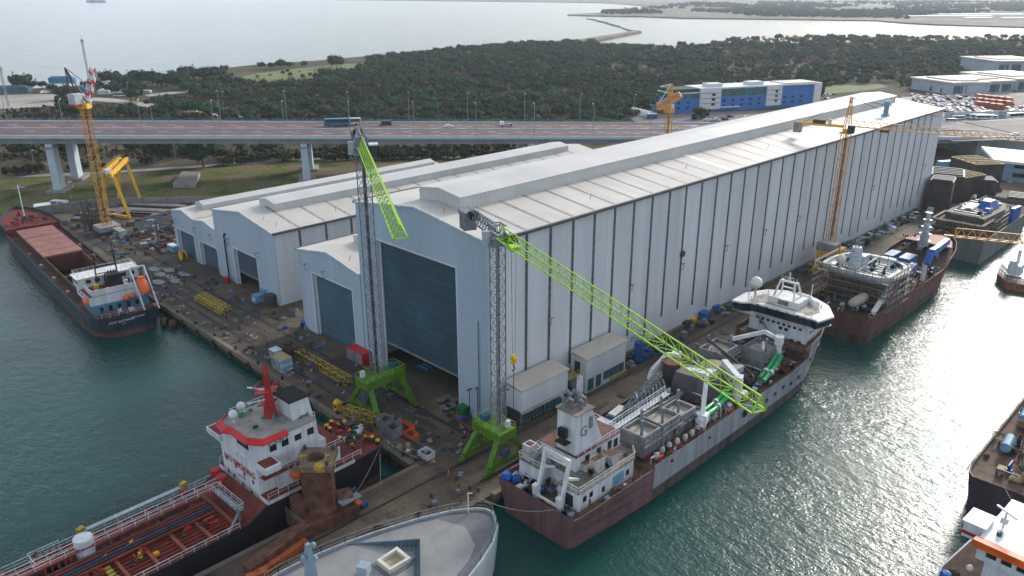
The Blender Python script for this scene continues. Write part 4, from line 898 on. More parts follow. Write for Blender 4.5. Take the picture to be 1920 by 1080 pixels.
text('ХХХХ', .4, t, white, frame((64.6, 203.05, .9), (1, 0, 0), (0, 0, 1)), name='home_port')
# ---------------------------------------------------------------- B: red decked tanker
t = thing('tanker', (30, 111, WL), 'black hulled tanker with red deck and white deckhouse reading NO SMOKING', 'ship')
# axis slightly turned: s measured from the stern towards the bow (to -x)
ax0 = Vector((72.0, 111.2, 0)); axd = Vector((-.9996, -.03, 0)).normalized(); axn = Vector((axd.y, -axd.x, 0))
def fB(s, a, z): p = ax0 + axd * s + axn * a; return (p.x, p.y, z)
stB = [(0, 5.6, 3.5, 4.4), (2, 7.2, 6, 4.4), (8, 7.9, 7.7, 4.4), (25.2, 7.9, 7.9, 4.4), (28.5, 7.9, 7.9, 2.6), (95, 7.9, 7.9, 2.6)]
hull(t, fB, stB, [blackhull, mat('red_boot', (.22, .05, .03), .7, dirt=.3, vs=.4)], 1.2, reddeck, .12)
def BB_(s0, s1, a0, a1, z0, z1, name, m, par):
    mb = MB(); mb.prism([fB(s0, a0, 0)[:2], fB(s1, a0, 0)[:2], fB(s1, a1, 0)[:2], fB(s0, a1, 0)[:2]], z0, z1); return mb.build(name, m, par)
yb = [0, 1]
# a>0 is towards the quay side (north, +y)?  axn chosen so that +a = +y
sg = 1 if axn.y > 0 else -1
A_ = lambda a: a * sg
# poop and house
BB_(8, 25, -7.9, 7.9, 4.42, 5.2, 'poop_house', white, t); BB_(6.5, 24.9, -8.0, 8.0, 5.22, 5.34, 'poop_deck', reddeck, t)
hs = BB_(12, 25, A_(-5.6), A_(6.0), 2.63, 10.15, 'deckhouse', white, t)
BB_(9, 24.6, A_(-6.9), A_(6.9), 8.4, 8.55, 'boat_deck', reddeck, t)
BB_(10, 22, A_(-6.6), A_(-5.7), 5.4, 8.1, 'side_house', white, t)
wg = BB_(22.2, 25.0, A_(-8.4), A_(10.6), 10.17, 10.5, 'bridge_wing', white, t)
MB().prism([fB(22.2, A_(-8.6), 0)[:2], fB(25.1, A_(-8.6), 0)[:2], fB(25.1, A_(-5.5), 0)[:2], fB(22.2, A_(-5.5), 0)[:2]], 10.52, 11.4).build('wing_bulwark', white, wg)
MB().prism([fB(22.2, A_(6.2), 0)[:2], fB(25.1, A_(6.2), 0)[:2], fB(25.1, A_(10.7), 0)[:2], fB(22.2, A_(10.7), 0)[:2]], 10.52, 11.4).build('wing_bulwark', white, wg)
BB_(22.4, 24.9, A_(-8.2), A_(-5.7), 11.41, 11.45, 'wing_floor', reddeck, wg); BB_(22.4, 24.9, A_(6.4), A_(10.4), 11.41, 11.45, 'wing_floor', reddeck, wg)
br_ = MB(); rp = [fB(s, A_(a), 0)[:2] for s, a in ((13.5, -5.9), (23.6, -5.9), (25.3, -3.6), (25.3, 1.0), (26.2, 2.2), (25.6, 5.4), (23.8, 6.3), (13.5, 6.3))]
rb_ = [fB(s, A_(a), 0)[:2] for s, a in ((13.5, -5.7), (23.2, -5.7), (24.7, -3.4), (24.7, 1.0), (25.4, 2.2), (24.9, 5.2), (23.4, 6.1), (13.5, 6.1))]
whB = br_.prism(rb_, 10.18, 14.3).build('wheelhouse', white, t)
MB().prism(rb_, 14.32, 14.6).build('wheelhouse_roof', mat('worn_grey_deck', (.30, .28, .26), .8, dirt=.35, vs=.4, det=10), whB)
rr2 = [fB(s, A_(a), 0)[:2] for s, a in ((19, -6.2), (23.7, -6.2), (25.5, -3.8), (25.5, .9), (26.3, 2.2), (25.8, 5.6), (23.9, 6.6), (22.5, 6.6))]
ri = [fB(s, A_(a), 0)[:2] for s, a in ((19, -5.5), (23.2, -5.5), (24.7, -3.2), (24.7, 1.2), (25.2, 2.2), (24.8, 5.0), (23.4, 5.9), (22.5, 5.9))]
m = MB(); n_ = len(rr2)
for i in range(n_ - 1):
    m.face([(*rr2[i], 14.25), (*rr2[i + 1], 14.25), (*ri[i + 1], 14.95), (*ri[i], 14.95)]); m.face([(*rr2[i], 14.25), (*rr2[i + 1], 14.25), (*rr2[i + 1], 14.1), (*rr2[i], 14.1)]); m.face([(*ri[i], 14.95), (*ri[i + 1], 14.95), (*ri[i + 1], 14.5), (*ri[i], 14.5)])
m.build('red_visor', mat('bright_red_paint', (.50, .012, .02), .5, dirt=.15), whB)
for k in range(6):
    a = -2.9 + k * .75 if k < 5 else 3.7
    p = fB(24.73, A_(a), 0); MB().box(p[0] - .06, p[0] + .02, p[1] - .3, p[1] + .3, 12.5, 13.6).build('window', glass, whB)
for s in (14.8, 17.2, 19.6, 21.8): p = fB(s, A_(-5.72), 0); MB().box(p[0] - .6, p[0] + .6, p[1] - .06, p[1] + .04, 12.2, 13.4).build('window', glass, whB)
for a, z in [(-3.9, 7.0), (-1.2, 7.3), (1.5, 7.6), (-3.0, 4.6), (-.2, 4.9), (2.6, 5.2), (4.6, 7.9), (4.4, 5.4)]:
    p = fB(25.02, A_(a), 0); MB().box(p[0] - .04, p[0] + .02, p[1] - .22, p[1] + .22, z - .35, z + .35).build('window', glass, hs)
for s in (13, 16, 19): p = fB(s, A_(-6.62), 0); MB().box(p[0] - .5, p[0] + .5, p[1] - .06, p[1] + .04, 5.7, 7.6).build('door', mat('pale_door', (.5, .55, .6), .5), hs)
redt = mat('red_lettering', (.40, .02, .03), .6, dirt=.1)
p = fB(25.08, A_(.3), 8.0); text('NO SMOKING', 1.55, t, redt, frame((p[0] - .07, p[1] - .3, 7.9), -axn * sg, (0, 0, 1)), name='no_smoking_lettering')
p = fB(25.08, A_(.3), 0); text('SAFETY FIRST', .42, t, darksteel, frame((p[0] - .07, p[1] - .6, 6.3), -axn * sg, (0, 0, 1)), name='small_lettering')
p = fB(20.5, A_(-6.75), 0); nb = MB().prism([fB(15.5, A_(-5.9), 0)[:2], fB(23.5, A_(-5.9), 0)[:2], fB(23.5, A_(-6.0), 0)[:2], fB(15.5, A_(-6.0), 0)[:2]], 13.45, 14.25).build('name_board', white, t)
p = fB(21.0, A_(-6.06), 0); text('KOLIN 3', .95, t, black, frame((p[0], p[1], 13.5), (1, 0, 0), (0, 0, 1)), name='ship_name')
fn = MB().prism([fB(11.8, A_(-3.6), 0)[:2], fB(16.0, A_(-3.6), 0)[:2], fB(16.0, A_(1.6), 0)[:2], fB(11.8, A_(1.6), 0)[:2]], 9.0, 17.9, [fB(13.3, A_(-3.4), 0)[:2], fB(16.8, A_(-3.4), 0)[:2], fB(16.8, A_(1.4), 0)[:2], fB(13.3, A_(1.4), 0)[:2]]).build('funnel_casing', white, t)
MB().prism([fB(13.1, A_(-3.6), 0)[:2], fB(17.0, A_(-3.6), 0)[:2], fB(17.0, A_(1.6), 0)[:2], fB(13.1, A_(1.6), 0)[:2]], 17.92, 18.2).build('funnel_top', mat('soot', (.006, .006, .007), .9), fn)
p = fB(13.6, A_(-3.66), 0); MB().box(p[0] - .6, p[0] + .6, p[1] - .05, p[1] + .15, 10.5, 13).build('louvre', darksteel, fn)
p = fB(14.6, A_(-3.66), 0); w3 = MB()
for k in range(2): w3.bar((p[0] - .9, p[1] - .04, 14.3 + k * .35), (p[0] - .3, p[1] - .04, 14.6 + k * .35), .12).bar((p[0] - .3, p[1] - .04, 14.6 + k * .35), (p[0] + .2, p[1] - .04, 14.4 + k * .35), .12).bar((p[0] + .2, p[1] - .04, 14.4 + k * .35), (p[0] + .9, p[1] - .04, 14.7 + k * .35), .12)
w3.build('wave_emblem', darksteel, fn)
p = Vector(fB(18.2, A_(.6), 0)); m = MB(); m.prism([(p.x - .9, p.y - .9), (p.x + .9, p.y - .9), (p.x + .9, p.y + .9), (p.x - .9, p.y + .9)], 14.6, 19.9, [(p.x - .35, p.y - .35), (p.x + .35, p.y - .35), (p.x + .35, p.y + .35), (p.x - .35, p.y + .35)])
m.prism([(p.x - 2.2, p.y), (p.x - .3, p.y - 1.2), (p.x + 1.6, p.y), (p.x - .3, p.y + 1.2)], 17.2, 17.4).prism([(p.x - 2.6, p.y), (p.x - .3, p.y - 1.6), (p.x + 2.0, p.y), (p.x - .3, p.y + 1.6)], 19.4, 19.65)
m.lattice((p.x, p.y, 19.6), (p.x, p.y, 24), .6, 4, .12).rail([(p.x - 2.6, p.y, 19.65), (p.x - .3, p.y - 1.6, 19.65), (p.x + 2, p.y, 19.65), (p.x - .3, p.y + 1.6, 19.65), (p.x - 2.6, p.y, 19.65)], t=.08)
mst = m.build('radar_mast', redp, t)
MB().bar((p.x - 3.6, p.y + .6, 18.1), (p.x - .8, p.y - .2, 18.1), .18).bar((p.x - 2.8, p.y + 1.4, 20.5), (p.x - 1.2, p.y - 1.2, 20.5), .2).build('radar_scanner', white, mst)
for s, a in ((23.6, 3.0), (21.3, 4.6)): q_ = fB(s, A_(a), 0); MB().tube([(q_[0], q_[1], 14.6), (q_[0], q_[1], 15.7)], .14, 6).sphere((q_[0], q_[1], 16.2), .78, 14).build('satellite_dome', white, t, smooth=True)
gear(t, random.Random(8), 49.5, 56, 107.5, 116, 14.62, 7, [white, galv, mat('cloth_green', (.03, .25, .06), .7)], .4, .9, ('vent', 'crate'))
def Brail(pts, z, m=white, name='railing', h=1.1): MB().rail([fB(s, A_(a), z) for s, a in pts], h=h, t=.07, step=1.8).build(name, m, t)
Brail([(6.6, -7.9), (24.8, -7.9)], 5.34); Brail([(6.6, 7.9), (24.8, 7.9)], 5.34); Brail([(9.1, -6.8), (22, -6.8)], 8.55); Brail([(13.6, -5.6), (13.6, 5.9), (22.8, 5.9)], 14.6)
Brail([(30, -7.8), (60, -7.8), (94, -7.8)], 2.7); Brail([(26, 7.8), (94, 7.8)], 2.7)
# poop gear: yellow capped bollards, winches, orange lifeboat
for i in range(22):
    q_ = fB(random.uniform(.8, 7.5), A_(random.uniform(-6.3, 6.3)), 0); bb = MB().tube([(q_[0], q_[1], 4.42), (q_[0], q_[1], 5.2)], .3, 8).build('bollard', black, t); MB().tube([(q_[0], q_[1], 5.2), (q_[0], q_[1], 5.45)], .42, 8).build('bollard_cap', yellow, bb)
gear(t, random.Random(12), 65, 71, 106, 117, 4.42, 22, [darksteel, redp, rust, mat('dark_green', (.01, .09, .05), .5), white], .6, 1.6)
capsule(MB(), fB(17, A_(-7.2), 7.2), 6.0, 1.25, (1, 0, 0)).build('lifeboat', orange, t, smooth=True)
# cargo deck: transverse beams, longitudinal stiffeners, catwalk, pipes
for i in range(16):
    s = 30 + i * 4.1; BB_(s, s + .45, -7.4, 7.4, 2.62, 3.3, 'deck_beam', mat('salmon_beam', (.30, .075, .045), .7, dirt=.25, vs=.6), t)
for j in range(16):
    a = -6.9 + j * .92
    if abs(a - A_(1.8)) > 1.6: BB_(30, 94, a, a + .2, 2.61, 2.95, 'deck_stiffener', mat('red_stiffener', (.23, .040, .022), .7, dirt=.35, vs=.6), t)
for j, (a, mm) in enumerate([(.4, reddeck), (1.2, mat('dull_brown_pipe', (.12, .05, .045), .6)), (-.5, mat('dark_blue_pipe', (.012, .04, .11), .5)), (2.9, rust), (-1.2, rustd), (-2.0, reddeck), (3.4, reddeck)]):
    MB().tube([fB(31, A_(a), 3.7), fB(58, A_(a), 3.7), fB(94, A_(a), 3.7)], .16 if mm is bluebox else .22, 8).build('cargo_pipe', mm, t)
cw = MB(); cw.prism([fB(28, A_(1.4), 0)[:2], fB(94, A_(1.4), 0)[:2], fB(94, A_(2.6), 0)[:2], fB(28, A_(2.6), 0)[:2]], 5.0, 5.12)
for i in range(12): cw.bar(fB(29 + i * 5.6, A_(1.4), 2.6), fB(29 + i * 5.6, A_(1.4), 5.1), .15).bar(fB(29 + i * 5.6, A_(2.6), 2.6), fB(29 + i * 5.6, A_(2.6), 5.1), .15)
cw.build('catwalk', mat('catwalk_red', (.22, .04, .04), .6, dirt=.3), t)
MB().rail([fB(28, A_(1.4), 5.12), fB(94, A_(1.4), 5.12)], t=.08).rail([fB(28, A_(2.6), 5.12), fB(94, A_(2.6), 5.12)], t=.08).build('catwalk_railing', white, t)
cg = MB(); cg.prism([fB(28.4, A_(-6.8), 0)[:2], fB(29.6, A_(-6.8), 0)[:2], fB(29.6, A_(1.4), 0)[:2], fB(28.4, A_(1.4), 0)[:2]], 5.0, 5.12).bar(fB(29, A_(-5.8), 2.6), fB(29, A_(-5.8), 5), .3).bar(fB(29, A_(-6.4), 5.0), fB(31.5, A_(-7.2), 2.7), .3)
cg.build('cross_catwalk', galv, t); MB().rail([fB(28.4, A_(1.4), 5.12), fB(28.4, A_(-6.8), 5.12), fB(29.6, A_(-6.8), 5.12), fB(29.6, A_(1.4), 5.12)], t=.07).build('catwalk_railing', white, t)
for s, a in ((27.0, 5.2), (27.3, 2.6)): q_ = fB(s, A_(a), 0); MB().tube([(q_[0], q_[1], 2.62), (q_[0], q_[1], 5.6)], .5, 10).tube([(q_[0], q_[1], 5.6), (q_[0], q_[1], 6.3)], .85, 12).build('red_ventilator', redp, t)
q_ = fB(49, A_(2.9), 0); MB().tube([(q_[0], q_[1], 2.6), (q_[0], q_[1], 6.2)], 1.35, 14).build('white_tank', white, t)
[BB_(47.6, 48.5, min(A_(-6.6 + k * 1.0), A_(-6.0 + k * 1.0)), max(A_(-6.6 + k * 1.0), A_(-6.0 + k * 1.0)), 2.62, 3.1, 'yellow_step', yellowd, t) for k in range(5)]
for k in range(4): q_ = fB(52 + k * .9, A_(3.8), 0); MB().rbox(q_[0], q_[1], 2.6, .25, 4.2, 2.2).build('manifold', reddeck, t)
MB().rail([fB(51.3, A_(6.6), 2.6), fB(55.5, A_(6.6), 2.6), fB(55.5, A_(3.6), 2.6)], h=2.4, t=.08).build('manifold_frame', white, t)
gw_ = MB(); gw_.bar(fB(32, A_(8.2), 3.7), fB(47, A_(8.2), 3.7), .9, .15); gwp = gw_.build('gangway_ladder', mat('aluminium', (.45, .5, .56), .4, metal=.3), t)
MB().rail([fB(32, A_(8.6), 3.8), fB(47, A_(8.6), 3.8)], h=.9, t=.06, step=.8).build('gangway_rail', darksteel, gwp)
for s in (31.5, 47.8): q_ = fB(s, A_(8.1), 0); MB().rbox(q_[0], q_[1], 3.2, 1.1, .9, 1.3, .4).build('gangway_cover', yellowd, t)
MB().tube([fB(80, A_(6.2), 4.6), fB(62.5, A_(6.6), 6.4)], .35, 8).build('hose_crane_jib', white, t)
q_ = fB(63, A_(6.6), 0); MB().tube([(q_[0], q_[1], 2.6), (q_[0], q_[1], 6.2)], .35, 8).build('hose_crane_post', redp, t); MB().rbox(q_[0] + 1.6, q_[1] + .3, 5.9, 2.2, .7, .8, .3).build('crane_motor', yellow, t)
gear(t, random.Random(21), 12, 40, 104.8, 117.5, 3.0, 60, [rust, redp, darksteel, yellow, rustd, redp], .4, 1.1, ('vent', 'hatch', 'pipe', 'vent'))
# ---------------------------------------------------------------- C: pale grey bow
t = thing('grey_ship', (56, 78, WL), 'pale grey ship bow with V shaped breakwater and open hatch, bottom centre', 'ship')
ce = [(31.5, 79), (37.6, 85.9), (39.8, 86.1), (43.2, 86.0), (46.4, 85.6), (50.0, 85.0), (54.6, 83.9), (61.3, 81.8), (66.0, 79.8), (69.4, 77.4), (70.4, 76.2), (70.6, 74.7), (68.7, 71.6), (65.5, 69.3), (61.6, 67.6), (57.5, 66.2), (50, 64.2), (40, 62.2), (31.5, 61)]
ctr = (45, 76)
def shr(poly, k, c=ctr): return [(c[0] + (x - c[0]) * k, c[1] + (y - c[1]) * k) for x, y in poly]
def inset(poly, d):
    out_ = []; n = len(poly)
    for i in range(n):
        p0, p1, p2 = Vector(poly[i - 1]), Vector(poly[i]), Vector(poly[(i + 1) % n]); e1 = (p1 - p0).normalized(); e2 = (p2 - p1).normalized()
        nn = Vector((-(e1.y + e2.y), e1.x + e2.x)); nn.normalize(); q = p1 - nn * d; out_.append((q.x, q.y))
    return out_
ar = sum(ce[i][0] * ce[(i + 1) % len(ce)][1] - ce[(i + 1) % len(ce)][0] * ce[i][1] for i in range(len(ce)))
if ar > 0: ins = lambda p, d: inset(p, -d)
else: ins = inset
wl_ = ins(ce, .9)
MB().prism(wl_, -4.5, 5.2, ce).build('hull', mat('pale_grey_hull', (.34, .39, .41), .5, dirt=.15, vs=.3, streak=True), t)
rim = ins(ce, .3)
m = MB()
for i in range(len(ce)):
    j = (i + 1) % len(ce); m.face([(*ce[i], 5.2), (*ce[j], 5.2), (*ce[j], 5.7), (*ce[i], 5.7)]).face([(*ce[i], 5.7), (*ce[j], 5.7), (*rim[j], 5.74), (*rim[i], 5.74)]).face([(*rim[i], 5.74), (*rim[j], 5.74), (*rim[j], 5.2), (*rim[i], 5.2)])
m.build('bulwark', mat('pale_grey_hull', (.34, .39, .41)), t)
MB().prism(ins(ce, .5), 5.21, 5.35).build('margin_deck', decktrim, t)
dk = [(32.6, 79), (38.4, 84.9), (44, 84.9), (50.0, 84.0), (55.6, 82.7), (61, 80.8), (63.4, 79.6), (65.2, 75.3), (63.5, 71.2), (60.5, 69.2), (57, 68.1), (50, 66.2), (40, 64.4), (32.6, 63)]
MB().prism(dk, 5.36, 5.42).build('foredeck', yachtgrey, t)
MB().rail([(*p, 5.7) for p in rim[0:16]], h=1.3, t=.07, step=1.4).build('railing', steel, t)
v0, v1, v2 = G(655, 1013, 6), G(788, 1019, 6), G(789, 1090, 6)
m = MB()
for a, c in ((v0, v1), (v1, v2)):
    n2 = 16
    for i in range(n2 + 1):
        q = a.lerp(c, i / n2); hh = 1.5 * (i / n2 if a is v0 else 1 - .3 * i / n2); inw = (Vector((48, 74, 0)) - Vector((q.x, q.y, 0))).normalized(); m.bar((q.x, q.y, 5.4 + hh), (q.x + inw.x * hh * .9, q.y + inw.y * hh * .9, 5.42), .09)
    m.mesh([(a.x, a.y, 5.4), (c.x, c.y, 5.4), (c.x, c.y, 6.9 if a is v0 else 6.4), (a.x, a.y, 5.45 if a is v0 else 6.9), (a.x - .1, a.y - .1, 5.4), (c.x - .1, c.y - .1, 5.4), (c.x - .1, c.y - .1, 6.9 if a is v0 else 6.4), (a.x - .1, a.y - .1, 5.45 if a is v0 else 6.9)], [(0, 1, 2, 3), (7, 6, 5, 4), (3, 2, 6, 7), (1, 5, 6, 2)])
m.build('breakwater', mat('breakwater_blue', (.10, .17, .22), .5), t)
hq = [G(*p, 5.6) for p in ((707, 1057), (745, 1032), (771, 1053), (731, 1077))]; hc = sum(hq, Vector()) / 4
pa = [(hc.x + (p.x - hc.x) * 1.35, hc.y + (p.y - hc.y) * 1.35) for p in hq]; MB().prism(pa, 5.43, 5.55).build('hatch_surround', decktrim, t)
m = MB(); hi = [hc + (p - hc) * .72 for p in hq]
for i in range(4):
    j = (i + 1) % 4; m.mesh([(hq[i].x, hq[i].y, 5.5), (hq[j].x, hq[j].y, 5.5), (hq[j].x, hq[j].y, 6.3), (hq[i].x, hq[i].y, 6.3), (hi[i].x, hi[i].y, 5.5), (hi[j].x, hi[j].y, 5.5), (hi[j].x, hi[j].y, 6.3), (hi[i].x, hi[i].y, 6.3)], [(0, 1, 2, 3), (3, 2, 6, 7), (7, 6, 5, 4)])
ht = m.build('hatch_frame', mat('cream_paint', (.62, .60, .52), .5), t)
MB().prism([(p.x, p.y) for p in hi], 5.5, 5.6).build('hatch_floor', mat('cream_floor', (.42, .38, .24), .8, dirt=.3), ht)
p = G(683, 1075, 5.5); MB().rbox(p.x, p.y, 5.43, 1.5, 1.5, 1.6, .5).build('deck_box', mat('pale_box', (.35, .42, .5), .5), t)
p = G(770, 1043, 6); MB().rbox(p.x, p.y, 5.5, 1.2, 1.0, .3, .3).build('deck_grille', galv, t)
p = G(583, 1075, 6); MB().prism([(p.x - .7, p.y - .7), (p.x + .7, p.y - .7), (p.x + .7, p.y + .7), (p.x - .7, p.y + .7)], 5.4, 11, [(p.x - .3, p.y - .3), (p.x + .3, p.y - .3), (p.x + .3, p.y + .3), (p.x - .3, p.y + .3)]).build('radar_post', mat('mast_blue_grey', (.25, .34, .42), .5), t)
for dz, dx in ((8, .9), (9.2, -.9), (10.4, .8)): MB().sphere((p.x + dx, p.y, dz), .42, 8).bar((p.x, p.y, dz), (p.x + dx, p.y, dz), .15).build('sensor', mat('mast_blue_grey', (.25, .34, .42)), t)
MB().tube([(67.8, 77.4, 5.4), (67.8, 77.4, 9.2)], .1, 5).bar((67.8, 77.4, 9.0), (68.5, 77.2, 8.9), .1).build('jackstaff', white, t)
# ---------------------------------------------------------------- D: offshore construction ship
t = thing('offshore_ship', (125, 74.5, WL), 'large offshore ship with maroon and grey hull, white bridge and funnel marked G', 'ship')
fD = lambda s, a, z: (s, 74.3 - a, z)
stD = [(79.6, 8.6, 6.5, 2.9), (81, 8.9, 7.4, 2.9), (100, 9.1, 9.0, 2.9), (100.3, 9.1, 9.0, 3.4), (128, 9.1, 9.1, 3.4), (150, 9.1, 8.8, 3.6), (158, 9.1, 8.2, 4.4), (158.3, 9.1, 8.2, 7.0), (165, 8.4, 6.0, 7.6), (171, 6.6, 3.6, 8.2), (176, 4.2, 1.2, 8.8), (179.5, 1.8, .2, 9.3), (180.6, .3, .05, 9.5)]
hull(t, fD, stD, [maroon, boot, greyhull], 2.2, brownd, 1.0, colsplit=(100.3, 171), bootfrom=100)
# patch rust marks on side
for x, z in ((105.5, 3.3), (118, 2.6), (134, 3.4)): MB().sphere((x, 65.14, z), .35, 8).build('rust_boss', rust, t)
MB().box(80.3, 81.2, 70, 71, -4.4, -1.2).box(83, 83.6, 78, 79, -4.4, -1.6).build('rudder', boot, t)
# aft deckhouse
dh = MB().prism([(82.4, 67.4), (97.0, 67.4), (98.6, 69.0), (98.6, 81.4), (83.2, 81.4), (83.2, 76.6), (85.6, 76.6), (85.6, 71.8), (82.4, 71.8)], 3.0, 6.5).build('deckhouse', white, t)
MB().prism([(82.2, 67.2), (97.2, 67.2), (98.8, 68.9), (98.8, 81.6), (83.0, 81.6), (83.0, 76.4), (85.4, 76.4), (85.4, 72.0), (82.2, 72.0)], 6.52, 6.66).build('house_deck', tan, t)
uh = MB().box(86.6, 98.4, 71.6, 79.6, 6.68, 9.4).build('upper_house', white, t); MB().box(86.4, 98.6, 71.4, 79.8, 9.42, 9.54).build('upper_deck', mat('red_brown_deck', (.16, .07, .06), .8, dirt=.4, vs=.5), t)
windows(uh, [(89.5, 71.6, 8), (92.5, 71.6, 8.1), (95.5, 71.6, 8.1), (97.2, 71.6, 7.8)], (1.1, 1.6), 'y-')
windows(dh, [(84.0, 67.4, 4.9), (85.6, 67.4, 5.0), (88.8, 67.4, 4.4), (95.3, 67.4, 4.6)], (.8, 1.0), 'y-'); windows(dh, [(82.4, 69.3, 4.6)], (1.6, 2.2), 'x-')
MB().box(91.3, 94, 67.15, 67.4, 3.8, 5.6).build('pipe_cabinet', cyanbox, dh)
fn = MB().prism([(86.9, 72.0), (94.0, 72.0), (94.0, 76.2), (86.9, 76.2)], 9.55, 17.0, [(86.9, 72.0), (90.8, 72.0), (90.8, 76.2), (86.9, 76.2)]).build('funnel_casing', white, t)
MB().box(86.5, 91.2, 71.7, 76.5, 17.02, 17.2).build('funnel_deck', tan, fn)
MB().box(90.1, 91.0, 71.88, 71.99, 13.4, 15.6).build('louvre', steel, fn)
text('G', 2.6, fn, steel, frame((88.8, 71.92, 12.6), (1, 0, 0), (0, 0, 1)), name='funnel_letter')
for (x, y, h, bx_) in ((87.5, 75.4, 2.6, -1), (88.3, 74.2, 2.0, -1), (88.9, 75.2, 2.8, -1), (89.7, 74.0, 2.2, .8), (89.4, 73.0, 1.6, -.6), (90.3, 75.0, 2.4, -.7), (90.5, 73.4, 2.0, -1)):
    MB().tube([(x, y, 17.2), (x, y, 17.2 + h * .6), (x + bx_ * .9, y + .2, 17.2 + h)], .33, 8).build('exhaust_pipe', steel, fn)
MB().tube([(90.0, 75.9, 17.4), (90.0, 75.9, 18.6)], .5, 10).build('blue_vent', bluebox, fn)
MB().lattice((91.6, 75.5, 15.5), (91.6, 75.5, 21.5), .6, 5, .12).build('mast', white, t)
MB().box(85.3, 86.85, 73, 75.4, 11.6, 11.8).rbox(85.9, 74.1, 12.7, .8, 1.6, 1.6).build('intake_frame', black, t)
# A frame over the stern
m = MB()
for y in (69.9, 75.1): m.bar((80.9, y, 3.0), (82.9, y, 11.2), .5, .6).bar((80.9, y, 3.0), (80.6, y, 5.6), .9)
m.bar((82.9, 69.7, 11.2), (82.9, 75.3, 11.2), .5, .7).bar((80.7, 69.9, 3.6), (80.7, 75.1, 3.6), .4).bar((82.2, 69.9, 8.4), (85.2, 69.9, 6.8), .4).bar((82.2, 75.1, 8.4), (85.2, 75.1, 6.8), .4)
m.bar((82.7, 70.6, 10.4), (82.7, 74.4, 10.4), .3); m.build('stern_gantry', whiteroof, t)
def Drail(pts, h=1.1, m=white): MB().rail(pts, h=h, t=.075, step=1.5).build('railing', m, t)
Drail([(82.3, 72, 6.66), (82.3, 67.3, 6.66), (97.2, 67.3, 6.66), (98.7, 69, 6.66)]); Drail([(85.5, 76.4, 6.66), (83.1, 76.4, 6.66), (83.1, 81.5, 6.66), (98.7, 81.5, 6.66)]); Drail([(87, 71.5, 9.54), (98.5, 71.5, 9.54), (98.5, 79.7, 9.54), (91, 79.7, 9.54)])
cr8 = mat('pale_crate', (.50, .50, .48), .6, dirt=.25, vs=1)
for (x, y, z) in [(84.4, 80.1, 6.67), (84.4, 80.1, 8.2), (86.0, 80.4, 6.67), (88.8, 69.4, 6.67), (90.0, 69.4, 6.67), (88.8, 69.4, 8.0), (90.0, 69.4, 8.0), (88.4, 71.0, 6.67)]:
    c = MB().rbox(x, y, z, 1.9 if y > 79 else 1.15, 1.7 if y > 79 else 1.5, 1.3).build('storage_crate', cr8, t)
    MB().rbox(x, y, z + 1.3, .8, .6, .06).rbox(x, y, z + 1.28, 1.2, 1.3, .04).build('crate_top', rust, c)
c = MB().rbox(93.0, 69.3, 6.67, 1.7, 1.7, 2.0).build('storage_container', cr8, t); MB().rbox(93.0, 69.3, 8.68, 1.8, 1.8, .08).build('container_top', rust, c)
gear(t, random.Random(31), 80.5, 86, 66.5, 82, 3.0, 34, [white, darksteel, bluebox, rust, galv], .5, 1.3)
MB().rbox(80.6, 82.0, 3.2, 1.8, 1.6, 1.4, .3, .6).rbox(81.6, 80.6, 3.2, 1.3, 1.4, 1.0, .8, .7).build('tarpaulin', bluetarp, t)
gear(t, random.Random(32), 94, 99.5, 76.5, 81, 9.56, 0, [white]) 
gear(t, random.Random(33), 83, 99, 65.8, 67.0, 3.0, 12, [white, rust, darksteel], .3, .8, ('vent', 'crate'))
gear(t, random.Random(34), 86, 98, 72.3, 79, 6.7, 0, [white])
gear(t, random.Random(35), 86, 97.5, 67.8, 79, 6.67, 14, [galv, white, rust], .4, .9)
# process modules amidships
modm = mat('grey_module', (.25, .25, .255), .65, dirt=.35, vs=.5, det=10)
modf = mat('beige_floor', (.40, .36, .30), .8, dirt=.3, vs=.4)
def module(x0, x1, y0, y1, z0, z1, posts):
    m = MB(); m.box(x0, x1, y0, y1, z0, z1 - .9).box(x0, x1, y0, y0 + .35, z1 - .9, z1).box(x0, x1, y1 - .35, y1, z1 - .9, z1).box(x0, x0 + .35, y0 + .35, y1 - .35, z1 - .9, z1).box(x1 - .35, x1, y0 + .35, y1 - .35, z1 - .9, z1)
    k = int((x1 - x0) / 1.3)
    for i in range(k): m.box(x0 + .3 + i * 1.3, x0 + .45 + i * 1.3, y0 - .18, y0, z0, z1 - .3)
    mo = m.build('process_module', modm, t); MB().box(x0 + .4, x1 - .4, y0 + .4, y1 - .4, z1 - .88, z1 - .8).build('module_floor', modf, mo)
    MB().rail([(x0 - .5, y0 - .6, z1 - 1.6), (x1 + .5, y0 - .6, z1 - 1.6)], t=.07).box(x0 - .5, x1 + .5, y0 - .7, y0 - .19, z1 - 1.75, z1 - 1.6).build('module_walkway', galv, mo)
    for px_, py_ in posts: MB().tube([(px_, py_, z1 - .8), (px_, py_, z1 + 2.6)], .28, 8).build('light_post', galv, mo)
module(101.0, 106.2, 68.4, 73.4, 4.2, 8.4, [(102, 69.6), (105.2, 72.0)]); module(106.6, 112.4, 68.4, 73.4, 4.2, 8.6, [(108, 69.4), (111.4, 72.2)]); module(112.8, 118.4, 68.8, 73.4, 3.6, 7.6, [(114, 70), (117.4, 72.4)])
module(139, 146, 76, 81.5, 4, 9.0, [(141, 80.5), (144.4, 77)]); module(147.0, 154, 69.8, 75.6, 4, 8.6, [(149, 71), (152.6, 74.4)])
for i in range(7): MB().sphere((103 + i * 2.2, 66.9 + .3 * math.sin(i), 4.6), .55, 8, 1.5).build('fender_bag', mat('bag_white', (.5, .5, .48), .8), t)
